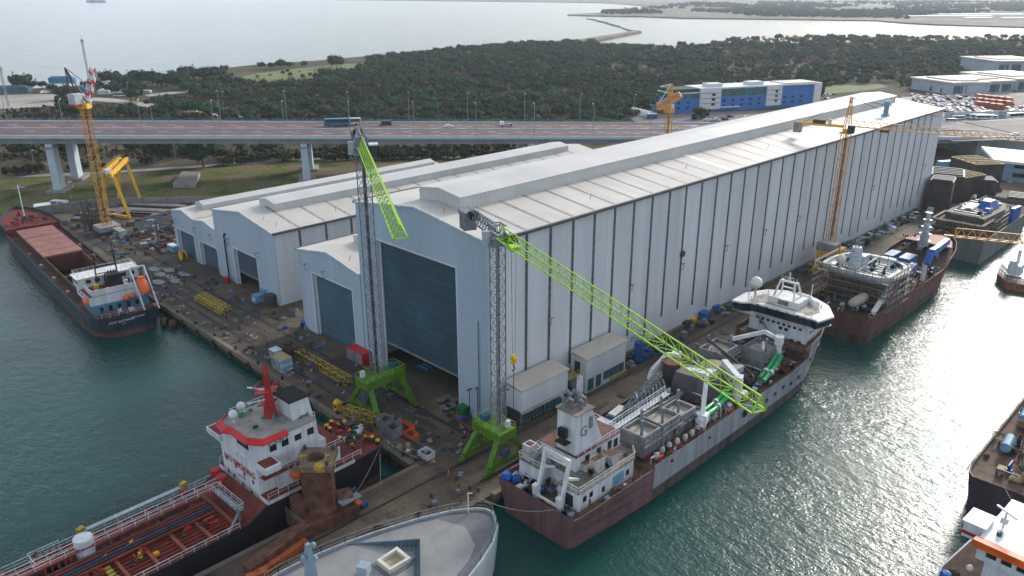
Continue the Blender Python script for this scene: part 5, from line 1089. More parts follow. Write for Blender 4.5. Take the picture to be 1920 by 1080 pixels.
MB().box(99.2, 100.2, 72, 80, 5.9, 6.1).build('walkway', galv, t); MB().rail([(98.6, 73.8, 8.2), (118, 74.6, 8.4)], t=.09, step=1.0).rail([(98.6, 75.0, 8.2), (118, 75.8, 8.4)], t=.09, step=1.0).bar((98.6, 74.4, 8.0), (118, 75.2, 8.2), 1.2, .15).build('catwalk', white, t)
gh = MB().prism([(100.5, 77.4), (104.2, 77.4), (104.2, 80.6), (100.5, 80.6)], 3.5, 6.2).build('corrugated_tank', mat('pale_corrugated', (.48, .54, .60), .5, lines=[(.5, .14, .6, XY)]), t); MB().rbox(102.3, 79.0, 6.2, 3.4, 2.8, .35).build('tank_lid', cr8, gh)
gear(t, random.Random(41), 100, 112, 74, 82, 3.5, 40, [rust, rustd, darksteel, bluebox, galv], .5, 1.6)
# blue machine with conveyor
bmx = MB().rbox(109.2, 80.3, 3.5, 5.6, 2.2, 2.0, .12).build('blue_machine', mat('machine_blue', (.03, .09, .2), .5, dirt=.4, vs=1), t); MB().rbox(109.0, 80.3, 5.5, 4.2, 1.6, .5, .12).build('machine_top', cr8, bmx)
MB().lattice((110, 79.4, 5.4), (122, 79.8, 9.5), 1.0, 10, .16).build('conveyor', steel, t)
MB().tube([(117.4, 81.0, 5.6), (124.6, 81.0, 5.6)], 1.35, 16).build('black_tank', darksteel, t)
for x in (118.5, 120.5, 122.5): MB().tube([(x, 81.0, 5.6), (x + .15, 81.0, 5.6)], 1.45, 16).build('tank_hoop', steel, t)
# silver pipe manifold
for i in range(8):
    x = 114.6 + i * 1.15 if False else 117.5 + i * .0
for i in range(8):
    y0 = 78.4 - i * .0; x = 113.2 + i * 1.28
    pp = MB().tube([(x, 75.9, 4.6), (x, 77.6, 4.6), (x + .2, 78.3, 5.4)], .34, 8).build('silver_pipe', mat('foil', (.42, .40, .38), .3, metal=.6, dirt=.4, vs=3, bump=1, bs=3), t)
    MB().tube([(x + .2, 78.3, 5.4), (x + .6, 79.2, 7.0), (x + 1.1, 79.9, 7.4), (x + 1.4, 80.1, 7.0)], .28, 8).build('elbow_pipe', galv, pp)
MB().box(112.4, 124, 75.2, 75.7, 5.4, 6.2).box(112.2, 112.7, 75.2, 80.4, 5.4, 6.2).build('manifold_frame', steel, t)
gear(t, random.Random(42), 112, 127, 73.4, 80, 3.6, 44, [galv, steel, darksteel, cr8], .5, 1.4)
# big hopper bin with rusty lid
hb = MB().prism([(125.5, 73), (129, 70.6), (133.5, 70.6), (133.5, 75.5), (128, 80.5), (124.6, 79)], 3.8, 9.2, [(126, 73.6), (129.2, 71.4), (133, 71.4), (133, 75.2), (127.6, 79.6), (125.2, 78.4)]).build('hopper_bin', mat('purple_grey_bin', (.12, .10, .12), .6, dirt=.3, vs=.4), t)
MB().prism([(128.6, 72.6), (132, 72.6), (128.4, 77.6), (127.2, 77.0)], 9.21, 9.3).build('white_patch', white, hb)
MB().tube([(127.4, 80.6, 3.6), (127.4, 80.6, 9.6)], 1.9, 16).build('silo', darksteel, t); MB().tube([(127.4, 80.6, 9.61), (127.4, 80.6, 10.1)], 2.15, 18).build('silo_lid', rust, t)
MB().tube([(133.8, 74.6, 8.5), (133.8, 74.6, 9.0)], 2.6, 16).build('round_cover', ocher, t)
gear(t, random.Random(46), 101, 158, 67, 82, 5.0, 70, [galv, rust, white, steel, rustd], .8, 2.4, ('pipe', 'pipe', 'vent'))
gear(t, random.Random(43), 133, 146, 66.5, 76, 3.6, 56, [rust, darksteel, bluebox, galv, white, rustd], .5, 2.0)
gear(t, random.Random(44), 101, 157, 66.0, 69, 3.7, 50, [rust, white, redp, darksteel], .4, 1.2)
gear(t, random.Random(45), 128, 159, 76, 82, 3.7, 60, [rust, galv, redp, darksteel, steel], .6, 1.8)
MB().rbox(138.2, 73.4, 3.8, 5.2, 3.6, 3.6, -.1).build('control_container', mat('pale_blue_container', (.38, .47, .54), .6, dirt=.2), t); MB().rbox(138.2, 73.4, 7.41, 5.4, 3.8, .1, -.1).build('container_roof', mat('beige_sheet', (.42, .38, .32)), t)
MB().tube([(130.5, 76.5, 8.3), (136.5, 80.2, 7.2)], .4, 8).build('blue_pipe', bluebox, t); MB().rbox(134.2, 77.2, 4, 3.2, 2.4, 4.4, .5, .5).build('tarpaulin', bluetarp, t)
# green pipes
for off in (0, 1.25):
    g_ = MB().tube([(116.6 + off, 66.9 + off, 6.0), (123.6 + off, 67.1 + off, 6.3), (128.6 + off, 67.5 + off, 6.8)], .5, 12).build('green_pipe', greenpipe, t, smooth=True)
    MB().tube([(116.4 + off, 66.9 + off, 6.0), (117.2 + off, 66.92 + off, 6.02)], .68, 12).tube([(123.3 + off, 67.1 + off, 6.29), (123.7 + off, 67.1 + off, 6.3)], .66, 12).build('pipe_collar', white, g_)
    for x in range(5): MB().bar((118.5 + off + x * 2, 66.9 + off, 3.5), (118.5 + off + x * 2, 66.9 + off, 5.5), .16).build('pipe_support', white, g_)
    g_ = MB().tube([(141.0 + off * .4, 66.9 + off * .9, 5.4), (146 + off * .4, 67.2 + off * .9, 6.6), (150.4, 68.0 + off * .9, 7.6)], .5, 12).build('green_pipe', greenpipe, t, smooth=True)
    MB().tube([(144, 67.0 + off * .9, 6.1), (144.5, 67.05 + off * .9, 6.2)], .66, 12).build('pipe_collar', white, g_)
# deck cranes
def deck_crane(bx_, by_, zb, zt, pts, r=.45, post=.7):
    c = MB().tube([(bx_, by_, zb), (bx_, by_, zt)], post, 10).rbox(bx_, by_, zt, 1.9, 1.7, 1.8, .3).build('crane_pedestal', whiteroof, t)
    m = MB()
    for p, q in zip(pts, pts[1:]): m.bar(p, q, r * 1.5, r * 1.8)
    m.sphere(pts[-1], r * .8, 8); m.build('crane_jib', whiteroof, c)
deck_crane(118.0, 66.9, 3.5, 5.2, [(117.0, 66.6, 4.6), (121.9, 69.2, 12.6)], .55)
deck_crane(132.6, 68.2, 3.5, 7.4, [(132.4, 68.2, 8.6), (134.8, 73.0, 9.8)], .8, 1.0)
deck_crane(152.0, 69.6, 3.6, 9.5, [(152.0, 70.2, 10.6), (151.6, 73.0, 11.4), (147.6, 78.4, 9.2)], .45)
deck_crane(131.2, 82.2, 3.6, 8.4, [(131.2, 82, 9.6), (128.2, 82.6, 10.4), (124.2, 83.2, 8.0), (123.4, 83.2, 6.4)], .5)
MB().bar((150.5, 72.5, 9.4), (147.4, 70.8, 9.2), .5).build('white_beam', whiteroof, t)
# inclined pipe bundle on a truss
for k in (-.6, 0, .6): MB().tube([(139.5 + k * .5, 79.8 + k, 11.2), (141.8 + k * .5, 70.2 + k * .6, 5.8)], .3, 8).build('black_pipe', darksteel, t)
MB().lattice((138.6, 78.4, 9.6), (141.2, 70.8, 5.2), 1.2, 8, .14).build('pipe_truss', galv, t)
# forward superstructure
fh = MB().prism([(160.4, 67.3), (168, 67.3), (172.5, 70), (173.4, 74.3), (172.5, 78.6), (168, 81.4), (160.4, 81.4)], 4.5, 11.3).build('forward_house', white, t)
wb = [(159.0, 66.0), (158.4, 64.6), (163.4, 63.4), (168.8, 67.0), (171, 71), (171, 78), (168.5, 81.6), (163, 84.2), (156.6, 84.0), (157.0, 81.8), (158.6, 80)]
bt = [(159.4, 66.8), (159.0, 66.4), (163.2, 65.0), (168.2, 67.6), (170, 71), (170, 78), (167.8, 81.2), (163, 82.8), (158.0, 82.8), (158.2, 81.2), (159.4, 79)]
MB().prism(bt, 11.32, 12.2, wb).build('bridge_skirt', white, fh)
MB().prism(shr(wb, .97, (163, 74)), 12.21, 14.0, shr(wb, 1.0, (163, 74))).build('bridge_window_band', glass, fh)
MB().prism(shr(wb, 1.03, (163, 74)), 14.02, 14.4, shr(wb, 1.03, (163, 74))).build('bridge_roof', whiteroof, fh)
MB().prism(shr(wb, .72, (163.6, 74)), 14.41, 14.48).build('roof_walkway', mat('beige_floor', (.40, .36, .30)), fh)
mh = MB().box(161.4, 166.4, 70.5, 78, 14.12, 15.9).build('monkey_island', whiteroof, fh); MB().box(161.36, 161.45, 73, 75.5, 14.3, 15.6).build('doorway', tan, mh)
MB().tube([(166, 68.6, 14.9), (168.2, 71.0, 14.9), (168.6, 74.2, 14.9)], .9, 10).build('curved_casing', whiteroof, fh)
m = MB()
for y in (72.2, 77.0):
    m.bar((162.2, y, 15.9), (163.4, y + (.6 if y < 74 else -.6), 19.4), .35).bar((166, y, 15.9), (164.8, y + (.6 if y < 74 else -.6), 19.4), .35).bar((163.4, y + (.6 if y < 74 else -.6), 19.4), (164.8, y + (.6 if y < 74 else -.6), 19.4), .35)
m.bar((164, 72.8, 19.4), (164, 76.4, 19.4), .45).bar((164, 73, 18), (164, 76.2, 18), .3).tube([(164, 74.6, 19.4), (164, 74.6, 21.6)], .15, 6).bar((164, 73.6, 20.4), (164, 75.8, 20.4), .12)
for k in range(6): m.bar((164, 72.9 + k * .7, 19.5), (164, 72.9 + k * .7, 20.5), .1)
m.build('mast_arch', whiteroof, fh)
MB().tube([(158.6, 79.8, 14), (158.6, 79.8, 18.2)], .28, 8).sphere((158.6, 79.8, 19.3), 1.35, 16).build('satellite_dome', whiteroof, fh, smooth=True)
for (x, y, h) in ((158.0, 81.0, 5.5), (168.5, 71, 4.5), (160.0, 66.6, 1.6), (170, 76, 3.2)): MB().tube([(x, y, 14), (x, y, 14 + h)], .1, 5).build('whip_aerial', whiteroof, fh)
MB().rail([(159.8, 68, 14.05), (159.4, 79.5, 14.05), (160, 81.4, 14.05), (166.5, 80.5, 14.05), (169.3, 76, 14.05), (169.3, 71.5, 14.05), (166.5, 67.5, 14.05), (159.8, 68, 14.05)], t=.08).build('roof_railing', whiteroof, fh)
for i in range(7): MB().rbox(158.2 + (i % 2) * .4, 66.8 + i * 2.4, 14.02, .4, .4, .3).build('deck_light', darksteel, fh)
windows(fh, [(160.4, 68.8, 7.2), (160.4, 70.6, 7.2), (160.4, 72.2, 9.4), (160.4, 73.6, 9.4), (160.4, 78.4, 9.4)], (.9, .7), 'x-')
windows(fh, [(160.4, 74.6 + i * 1.1, 7.0) for i in range(5)] + [(160.4, 69 + i * 1.3, 10.4) for i in range(9)], (.7, .6), 'x-')
gear(t, random.Random(47), 146, 159.5, 66.5, 81, 3.7, 46, [rust, rustd, galv, darksteel, white, bluebox], .6, 1.8)
MB().box(157.5, 160, 66.5, 82, 4.5, 6.2).build('foredeck_step', rustd, t); MB().rail([(157.6, 66.7, 6.2), (157.6, 81.8, 6.2)], t=.07).build('railing', galv, t)
windows(fh, [(161.6 + i * 1.4, 67.3, 7.4 + .0 * i) for i in range(4)] + [(162.0 + i * 1.4, 67.3, 9.8) for i in range(4)], (.6, .7), 'y-')
MB().box(159.2, 160.38, 69, 76.4, 8.1, 8.25).build('balcony', white, fh); MB().rail([(159.3, 69, 8.25), (159.3, 76.4, 8.25)], t=.08).build('balcony_railing', white, fh)
MB().bar((159.6, 75.2, 8.2), (159.8, 71.8, 4.6), .5, .12).bar((159.6, 79.2, 11.2), (159.6, 76.2, 8.4), .5, .12).build('stair', galv, fh)
windows(t, [(140 + i * 3.6, 65.18, 1.9 + .2 * (i % 3)) for i in range(5)] + [(159 + i * 3, 65.2 + .3 * i, 4.8) for i in range(3)], (.8, .7), 'y-', glass, 'porthole', .14)
MB().tube([(131, 65.3, 2.6), (131, 65.02, 2.6)], 1.0, 14).build('hull_opening', black, t)
MB().rail([(80.5, 65.7, 3.9), (100, 65.4, 3.9), (157, 65.4, 4.4)], h=.9, t=.06, step=2.2).build('side_railing', rustd, t)
# ---------------------------------------------------------------- E: red hull under construction
t = thing('unfinished_ship', (225, 74, WL), 'unfinished red primed hull with scaffolded white bridge and blue wrapped cranes', 'ship')
fE = lambda s, a, z: (s, 74 - a, z)
stE = [(191.0, 8.8, 6.8, 3.6), (193, 9.0, 8.4, 3.6), (222, 9.0, 9.0, 3.8), (222.3, 9.0, 9.0, 3.2), (244, 9.0, 8.6, 3.6), (250, 8.8, 7.0, 5.4), (257, 8.0, 5.0, 6.4), (263, 6.2, 2.6, 7.2), (267.5, 3.6, 1.0, 7.8), (269.6, .8, .1, 8.2)]
hull(t, fE, stE, [redhull, mat('brown_boot', (.09, .06, .045), .8, dirt=.5, vs=.5, streak=True)], 2.2, rustd, 1.1)
MB().prism([(262.5, 69), (266.5, 71.5), (268.2, 74), (266.5, 76.5), (262.5, 79.4), (256, 81), (256, 67)], 8.1, 8.3).build('bow_deck', mat('salmon_deck', (.36, .15, .10), .7, dirt=.2), t)
scaf = mat('scaffold_brown', (.115, .095, .075), .85, dirt=.5, vs=1.2, det=10, lines=[(1.6, .25, 1.7, (0, 0, 1)), (2.1, .12, 1.5, XY)])
def scaffold(t, x0, x1, y0, y1, z0, z1, name='scaffold'):
    m = MB(); nx, ny, nz_ = max(1, int((x1 - x0) / 2.2)), max(1, int((y1 - y0) / 2.2)), int((z1 - z0) / 1.8)
    for k in range(nz_ + 1):
        z = z0 + (z1 - z0) * k / nz_
        for (a, c) in (((x0, y0), (x1, y0)), ((x1, y0), (x1, y1)), ((x1, y1), (x0, y1)), ((x0, y1), (x0, y0))): m.bar((*a, z), (*c, z), .12).bar((*a, z + .02), (*c, z + .02), .9, .06)
    for i in range(nx + 1):
        x = x0 + (x1 - x0) * i / nx; m.bar((x, y0 - .5, z0), (x, y0 - .5, z1 + .8), .12).bar((x, y1 + .5, z0), (x, y1 + .5, z1 + .8), .12)
    for i in range(ny + 1):
        y = y0 + (y1 - y0) * i / ny; m.bar((x0 - .5, y, z0), (x0 - .5, y, z1 + .8), .12).bar((x1 + .5, y, z0), (x1 + .5, y, z1 + .8), .12)
    return m.build(name, mat('scaffold_tube', (.20, .16, .12), .8, dirt=.3), t)
MB().box(202.5, 212, 67.5, 81.5, 3.6, 10.2).build('wrapped_house', scaf, t); scaffold(t, 201.5, 213, 66.6, 82.2, 3.7, 10.4)
hb2 = MB().box(207, 216, 67, 74, 3.7, 8.2).build('white_block', white, t); windows(hb2, [(207, 68 + i * 1.4, 5.6) for i in range(4)], (.7, .8), 'x-'); 
bw_ = [(203.0, 64.8), (209.5, 64.2), (216.5, 66.5), (219.5, 71), (219.5, 78), (216.5, 82.6), (209.5, 84.6), (203.0, 84.2), (201.4, 80), (200.8, 74), (201.4, 68)]
MB().prism(shr(bw_, .9, (210, 74.4)), 10.4, 11.6, shr(bw_, .97, (210, 74.4))).build('bridge_skirt', white, t)
m = MB(); iw = shr(bw_, .90, (210, 74.4)); o2 = shr(bw_, .99, (210, 74.4)); bw_ = shr(bw_, .97, (210, 74.4)); iw = shr(bw_, .93, (210, 74.4))
for i in range(len(bw_)):
    j = (i + 1) % len(bw_); m.face([(*bw_[i], 11.6), (*bw_[j], 11.6), (*o2[j], 12.5), (*o2[i], 12.5)]).face([(*o2[i], 12.5), (*o2[j], 12.5), (*iw[j], 12.5), (*iw[i], 12.5)]).face([(*iw[i], 12.5), (*iw[j], 12.5), (*iw[j], 11.4), (*iw[i], 11.4)])
m.build('bridge_rim', white, t)
MB().prism(iw, 11.4, 11.5).build('bridge_floor', mat('grey_metal_floor', (.075, .095, .11), .3, dirt=.6, vs=.9), t)
gear(t, random.Random(91), 203, 217, 68, 81, 11.5, 46, [galv, white, darksteel, galv, steel, MATS['teal_glass']], .5, 1.5); scaffold(t, 200, 215, 64.6, 84.6, 4, 13.4, 'outer_scaffold')
for i in range(7): MB().bar((203.5 + i * 2.0, 67.6, 11.9), (203.5 + i * 2.0, 81.2, 11.9), .18, .3).build('roof_beam', galv, t)
MB().bar((202.5, 74, 12.5), (218.5, 75, 12.5), .3).build('roof_girder', whiteroof, t)
MB().tube([(205.5, 76.2, 11.5), (205.5, 76.2, 16.8), (205.5, 76.2, 18.0)], 1.7, 12, r2=1.2).rbox(207.8, 75.8, 11.5, 3, 3.4, 4.0).build('mast_house', mat('pale_mast', (.5, .55, .6), .5, dirt=.3, vs=.8, lines=[(1.2, .15, .6, (0, 0, 1))]), t)
MB().lattice((205.5, 76.2, 18.0), (205.5, 76.2, 21), .8, 3, .13).bar((203.8, 76.2, 19.8), (207.2, 76.2, 19.8), .15).build('aerial', galv, t)
MB().sphere((203.2, 79.0, 14.4), 1.3, 12).tube([(203.2, 79, 11.5), (203.2, 79, 13.4)], .25).build('satellite_dome', cream, t, smooth=True)
MB().bar((196.2, 66.2, 4.9), (206.5, 66.0, 10.6), 1.2, .3).bar((196.5, 66.2, 4.4), (208, 66.0, 8.2), .5, .25).build('side_screen', whiteroof, t)
capsule(MB(), (197.5, 70.8, 6.6), 6.5, 1.3, (.9, -.3, .25)).build('covered_boat', mat('pinkish_tarp', (.45, .36, .32), .7), t, smooth=True)
gear(t, random.Random(51), 192, 201, 66, 82, 3.7, 30, [darksteel, rust, galv, MATS['teal_glass'], white, black], .6, 1.8)
gear(t, random.Random(52), 213, 246, 66, 82, 3.7, 60, [darksteel, rust, rustd, bluebox, white, redp, galv, ocher], .7, 2.4)
for (x, y, sx_, sy_) in ((240, 78.5, 7, 3), (240, 74, 7, 3.4)): MB().rbox(x, y, 5.6, sx_, sy_, 2.2, 0, .92).build('blue_tank', mat('blue_tank_paint', (.03, .14, .36), .4, dirt=.3, vs=.8), t)
MB().rbox(229, 76, 3.6, 4, 4, 5.5).build('grey_block', steel, t); MB().rbox(224, 79.5, 3.6, 4, 3, 3).build('rust_block', rustd, t)
for pts in ([(213.6, 66.2, 6.4), (216, 66.6, 9.6), (224, 67.2, 10.4), (224.6, 67.2, 8.4)], [(232.2, 66.4, 9.0), (234.4, 66.4, 12.0), (240, 66.8, 11.5), (252, 67.6, 11.2)]):
    c = MB(); 
    for p, q in zip(pts, pts[1:]): c.bar(p, q, 1.5, 1.7)
    k_ = pts[1]; c.bar((k_[0] + 2.6, k_[1], k_[2] - .8), (k_[0] + 5.5, k_[1], k_[2] - 2.6), 1.1, 1.2)
    c.build('wrapped_crane', bluetarp, t); MB().tube([(pts[0][0] + 1, pts[0][1] + .6, 3.6), (pts[0][0] + 1, pts[0][1] + .6, pts[0][2])], .7, 10).build('crane_pedestal', white, t)
m = MB(); 
for i in range(5): m.tube([(253.5, 74.5, 7.6 + i * 2.2), (253.5, 74.5, 9.4 + i * 2.2)], 1.5 - i * .2, 10).tube([(253.5, 74.5, 9.4 + i * 2.2), (253.5, 74.5, 9.6 + i * 2.2)], 2.1 - i * .25, 10)
m.bar((251.4, 74.5, 13), (255.6, 74.5, 13), .4).bar((251.8, 74.5, 16), (255.2, 74.5, 16), .3).build('fore_mast', mat('pale_mast', (.5, .55, .6)), t)
gear(t, random.Random(53), 250, 262, 69, 80, 7.0, 18, [redp, darksteel, rust, galv], .6, 1.6)
# ---------------------------------------------------------------- F: scaffolded grey hull
t = thing('scaffolded_hull', (305, 74, WL), 'grey unpainted hull under scaffolding with blue tarpaulins, beyond the red hull', 'ship')
stF = [(280.5, 9.5, 9.0, 4.2), (284, 9.6, 9.4, 4.2), (330, 9.6, 9.4, 4.2), (345, 8, 6, 5)]
hull(t, fE, stF, [mat('green_grey_hull', (.15, .17, .155), .7, dirt=.3, vs=.4, streak=True), mat('green_grey_hull', (.15, .17, .155))], 1.5, rustd, 1.2)
MB().box(286, 297, 68, 81.5, 4.3, 8.4).build('wrapped_house', scaf, t); scaffold(t, 285, 298, 67, 82.4, 4.3, 9.0)
MB().box(297.2, 322, 68, 80, 4.3, 7.6).build('lower_block', mat('dark_block', (.06, .06, .055), .8, dirt=.4, vs=.6), t); scaffold(t, 297, 326, 66.6, 81, 4.3, 8.0)
tp = [(290, 68), (310, 66.8), (318, 69), (321, 73), (318, 77.5), (310, 80), (292, 81)]
MB().prism(shr(tp, .96, (305, 74)), 8.5, 10.2, tp).build('upper_rim', mat('olive_block', (.16, .15, .11), .8, dirt=.4, vs=.6), t)
for i in range(9): MB().bar((291 + i * 2.9, 69.5, 10.5), (291 + i * 2.9, 78.8, 10.5), .6, .7).build('roof_beam', cream if i % 3 == 0 else galv, t)
MB().rbox(301, 75.5, 10.3, 9, 3.4, 1.2).build('white_casing', whiteroof, t)
for (x, y, z, a, b2, c) in ((306, 71.6, 10.4, 9, 4.6, 2.8), (311, 73.5, 10.4, 6, 3.4, 2.0), (318, 65.6, 4.6, 7, 1.2, 5.0), (299.6, 70, 10.4, 2.6, 2.4, 1.4)): MB().rbox(x, y, z, a, b2, c, -.1,   .55 if z > 9 else .95).build('tarpaulin', bluetarp, t)
gear(t, random.Random(61), 283, 340, 66.5, 81.5, 4.4, 50, [darksteel, rustd, galv, MATS['teal_glass'], ocher, steel], .8, 2.6)
gear(t, random.Random(62), 289, 318, 69.5, 79.5, 10.4, 26, [white, galv, cream, darksteel], .6, 1.6)
# ---------------------------------------------------------------- G: dark purple hull at the right edge
t = thing('dark_hull', (160, 18, WL + 1e-4), 'dark purple unfinished hull with rusty crowded deck at the right edge', 'ship')
fG = lambda s, a, z: (s, 16.6 - a, z)
stG = [(135.6, 8.6, 7.0, 2.6), (137, 9.6, 8.6, 2.6), (140, 10, 9.4, 2.6), (215, 10, 9.6, 3.0)]
hull(t, fG, stG, [purple, purple], 1.2, brownd, .35)
MB().box(146, 175, 8, 19.5, 2.7, 6.4).build('deck_block', mat('dark_block2', (.07, .06, .055), .8, dirt=.5, vs=.6), t); scaffold(t, 145, 176, 7.4, 20.2, 2.8, 8)
gear(t, random.Random(71), 137.5, 146, 8, 25.5, 2.8, 26, [rust, darksteel, ocher, yellowd, galv, rustd, bluebox], .6, 1.8)
gear(t, random.Random(72), 146, 205, 21, 26.0, 2.8, 50, [rust, darksteel, ocher, cyanbox, galv, rustd, rustd], .7, 1.9)
gear(t, random.Random(73), 146, 175, 9, 19, 6.5, 16, [rust, darksteel, galv, rustd], .7, 1.9)
MB().rail([(136.2, 26.4, 2.9), (205, 26.5, 3.2)], h=1.0, t=.08, step=1.2).build('railing', rustd, t)
for (x, y) in ((147, 23.5), (160.5, 24)): MB().tube([(x, y, 4.2), (x + 4.4, y + .3, 4.2)], .9, 12).build('blue_drum', cyanbox, t)
MB().tube([(150, 21.5, 3), (150, 21.5, 8), (153, 21.5, 9.4), (160, 21.5, 9)], .25, 6).build('bent_pipe', galv, t)
t.location.z += 1.7
# ---------------------------------------------------------------- H: white ship with orange band, bottom right
t = thing('white_ship', (104, 4, WL), 'white ship bridge with orange window band and blue funnel, bottom right corner', 'ship')
O = G(1829, 1013, 10)
e1 = (G(1931, 1059, 10) - O).normalized(); e2 = (G(1854, 938, 10) - O); e2 = (e2 - e1 * e2.dot(e1)).normalized()
def h_(a, c, z): p = O + e1 * a + e2 * c; return (p.x, p.y, z)
def Hb(a0, a1, c0, c1, z0, z1, name, m, par, flare=0):
    lo = [h_(a0, c0, 0)[:2], h_(a1, c0, 0)[:2], h_(a1, c1, 0)[:2], h_(a0, c1, 0)[:2]]; hi_ = [h_(a0 - flare, c0 - flare, 0)[:2], h_(a1 + flare, c0 - flare, 0)[:2], h_(a1 + flare, c1, 0)[:2], h_(a0 - flare, c1, 0)[:2]]
    return MB().prism(lo, z0, z1, hi_).build(name, m, par)
hp = [h_(-3, -5, 0)[:2], h_(14, -10, 0)[:2], h_(26, -6, 0)[:2], h_(27, 34, 0)[:2], h_(-2, 34, 0)[:2], h_(-4, 2, 0)[:2]]
MB().prism(shr(hp, .93, h_(11, 12, 0)[:2]), -4, 1.8, hp).build('hull', mat('blue_ship_hull', (.02, .07, .22), .5, dirt=.3), t)
MB().prism(shr(hp, .98, h_(11, 12, 0)[:2]), 1.82, 1.9).build('deck', rustd, t)
hs2 = Hb(1.5, 22, .9, 22, 1.92, 7.2, 'deckhouse', white, t)
bd_ = Hb(.4, 23, .2, 12, 7.22, 10.0, 'bridge', white, t)
Hb(-.2, 23.5, -.45, .75, 9.2, 10.35, 'orange_band', mat('orange_band_paint', (.75, .11, .01), .5), bd_)
Hb(.2, 23.2, .8, 14, 10.02, 10.2, 'bridge_roof', mat('bright_white', (.85, .85, .84), .5, dirt=.06), bd_)
for i in range(9):
    p = h_(1.6 + i * 1.9, .17, 0); q = h_(2.9 + i * 1.9, .17, 0); p2 = h_(1.6 + i * 1.9, .3, 0); q2 = h_(2.9 + i * 1.9, .3, 0); MB().prism([p[:2], q[:2], q2[:2], p2[:2]], 8.1, 9.1).build('window', glass, bd_)
wgH = Hb(-2.4, .38, 2.2, 6.0, 8.4, 10.9, 'bridge_wing', white, t); Hb(-2.6, .5, 2.0, 6.2, 10.92, 11.05, 'wing_roof', MATS['bright_white'], wgH); Hb(-2.46, .3, 2.12, 2.19, 8.9, 9.4, 'red_stripe', redp, wgH)
fn = Hb(5.0, 8.6, 12.2, 15.4, 7.2, 12.6, 'funnel', mat('funnel_blue', (.015, .05, .38), .5), t); Hb(5.2, 8.4, 9.6, 12.0, 10.2, 12.0, 'funnel_house', mat('funnel_light', (.5, .55, .62), .5), fn); Hb(5.1, 8.5, 9.5, 12.1, 12.02, 12.15, 'house_roof', mat('blue_roof', (.03, .17, .5), .5), fn)
for c_ in (6.0, 7.0):
    p = h_(c_, 9.55, 0); MB().rbox(p[0], p[1], 10.9, .4, .4, .5, .6).build('red_mark', redp, fn)
for (a, c, mm) in ((6.0, 15.9, white), (7.0, 15.9, redp), (8.2, 15.2, white)): p = h_(a, c, 0); MB().tube([(p[0], p[1], 12.6), (p[0], p[1], 13.4)], .35, 8).sphere((p[0], p[1], 13.7), .45, 8).build('light_pod', mm, t)
p = h_(1.6, 5.8, 0); MB().tube([(p[0], p[1], 10.2), (p[0], p[1], 12.6)], .15, 6).bar(h_(.1, 6.6, 12.7), h_(3.2, 5.0, 12.7), .25).rbox(p[0], p[1], 10.9, .9, .9, .9).build('radar', white, t)
for a, c in ((1.9, 3.2), (9.0, 4.6)): p = h_(a, c, 0); MB().tube([(p[0], p[1], 10.2), (p[0], p[1], 10.9)], .35, 8).build('green_lamp', mat('dark_green', (.01, .09, .05)), t)
MB().rail([h_(9, 12, 10.2), h_(12, 12, 10.2), h_(12, 16, 10.2)], h=3, t=.15).lattice(h_(10, 13, 9), h_(10, 13, 15), 1.2, 4, .2).build('mast', white, t)
for (a, c, mm) in ((-1.2, -1.8, bluetarp), (-2.4, -.4, bluetarp), (.2, .2, rust), (-1.8, 1.0, rustd), (1.2, -3, darksteel)): p = h_(a, c, 0); MB().sphere((p[0], p[1], 2.6), .9, 8, .8).build('deck_bundle', mm, t)
p = h_(-.2, 1.6, 0); MB().sphere((p[0], p[1], 4.2), .5, 10).build('buoy', cream, t)
# ---------------------------------------------------------------- I: barge
p0 = G(1873, 520, 0); t = thing('work_barge', (p0.x + 8, p0.y - 6, WL), 'orange hulled work barge with white mast house at the right edge', 'barge')
q1, q2, q3 = G(1870, 512, 0), G(1886, 527, 0), G(1945, 538, 0)
pl_ = [(q1.x, q1.y), (q2.x, q2.y), (q3.x, q3.y), (q3.x + 14, q3.y + 12), (q1.x + 12, q1.y + 2)]
MB().prism(shr(pl_, .94, (q3.x, q3.y + 5)), -4, -.2, pl_).build('hull', mat('orange_hull', (.30, .11, .03), .7, dirt=.3, vs=.6), t)
MB().prism(shr(pl_, .96, (q3.x, q3.y + 5)), -.18, -.1).build('deck', tan, t)
c = G(1900, 515, 0); hs3 = MB().rbox(c.x + 1, c.y, -.08, 4.5, 3.5, 3.4).build('mast_house', white, t); MB().tube([(c.x + 2, c.y, 3.3), (c.x + 2, c.y, 7.5)], .5, 8).rbox(c.x - .5, c.y + .5, 3.3, 1.5, 2.0, 1.2).build('crane_column', white, hs3)
MB().rail([(*p, -.1) for p in shr(pl_, .95, (q3.x, q3.y + 5))[:3]], h=2.2, t=.14).build('railing', galv, t)
# far ship on the sea
p = G(180, 4.5, -2.5); t = thing('distant_ship', p, 'tiny grey freighter far out on the sea, top left', 'ship')
hz = mat('hazy_ship', (.16, .20, .25), .7)
R_ = Vector((.707, -.707, 0)); 
def along(u, v): q = Vector((p.x, p.y, 0)) + R_ * u + Vector((.707, .707, 0)) * v; return (q.x, q.y)
MB().prism([along(-62, 0), along(-54, -9), along(60, -9), along(64, 0), along(60, 9), along(-54, 9)], -3, 9).build('hull', hz, t)
MB().prism([along(-32, -7), along(-10, -7), along(-10, 7), along(-32, 7)], 9, 22).prism([along(-22, -4), along(-16, -4), along(-16, 4), along(-22, 4)], 22, 31).prism([along(28, -4), along(34, -4), along(34, 4), along(28, 4)], 9, 17).build('superstructure', hz, t)
# small boats far left on the shore water? none are readable
# ================================================================== QUAY EQUIPMENT
def at(px, py, z=Z): p = G(px, py, z); return p
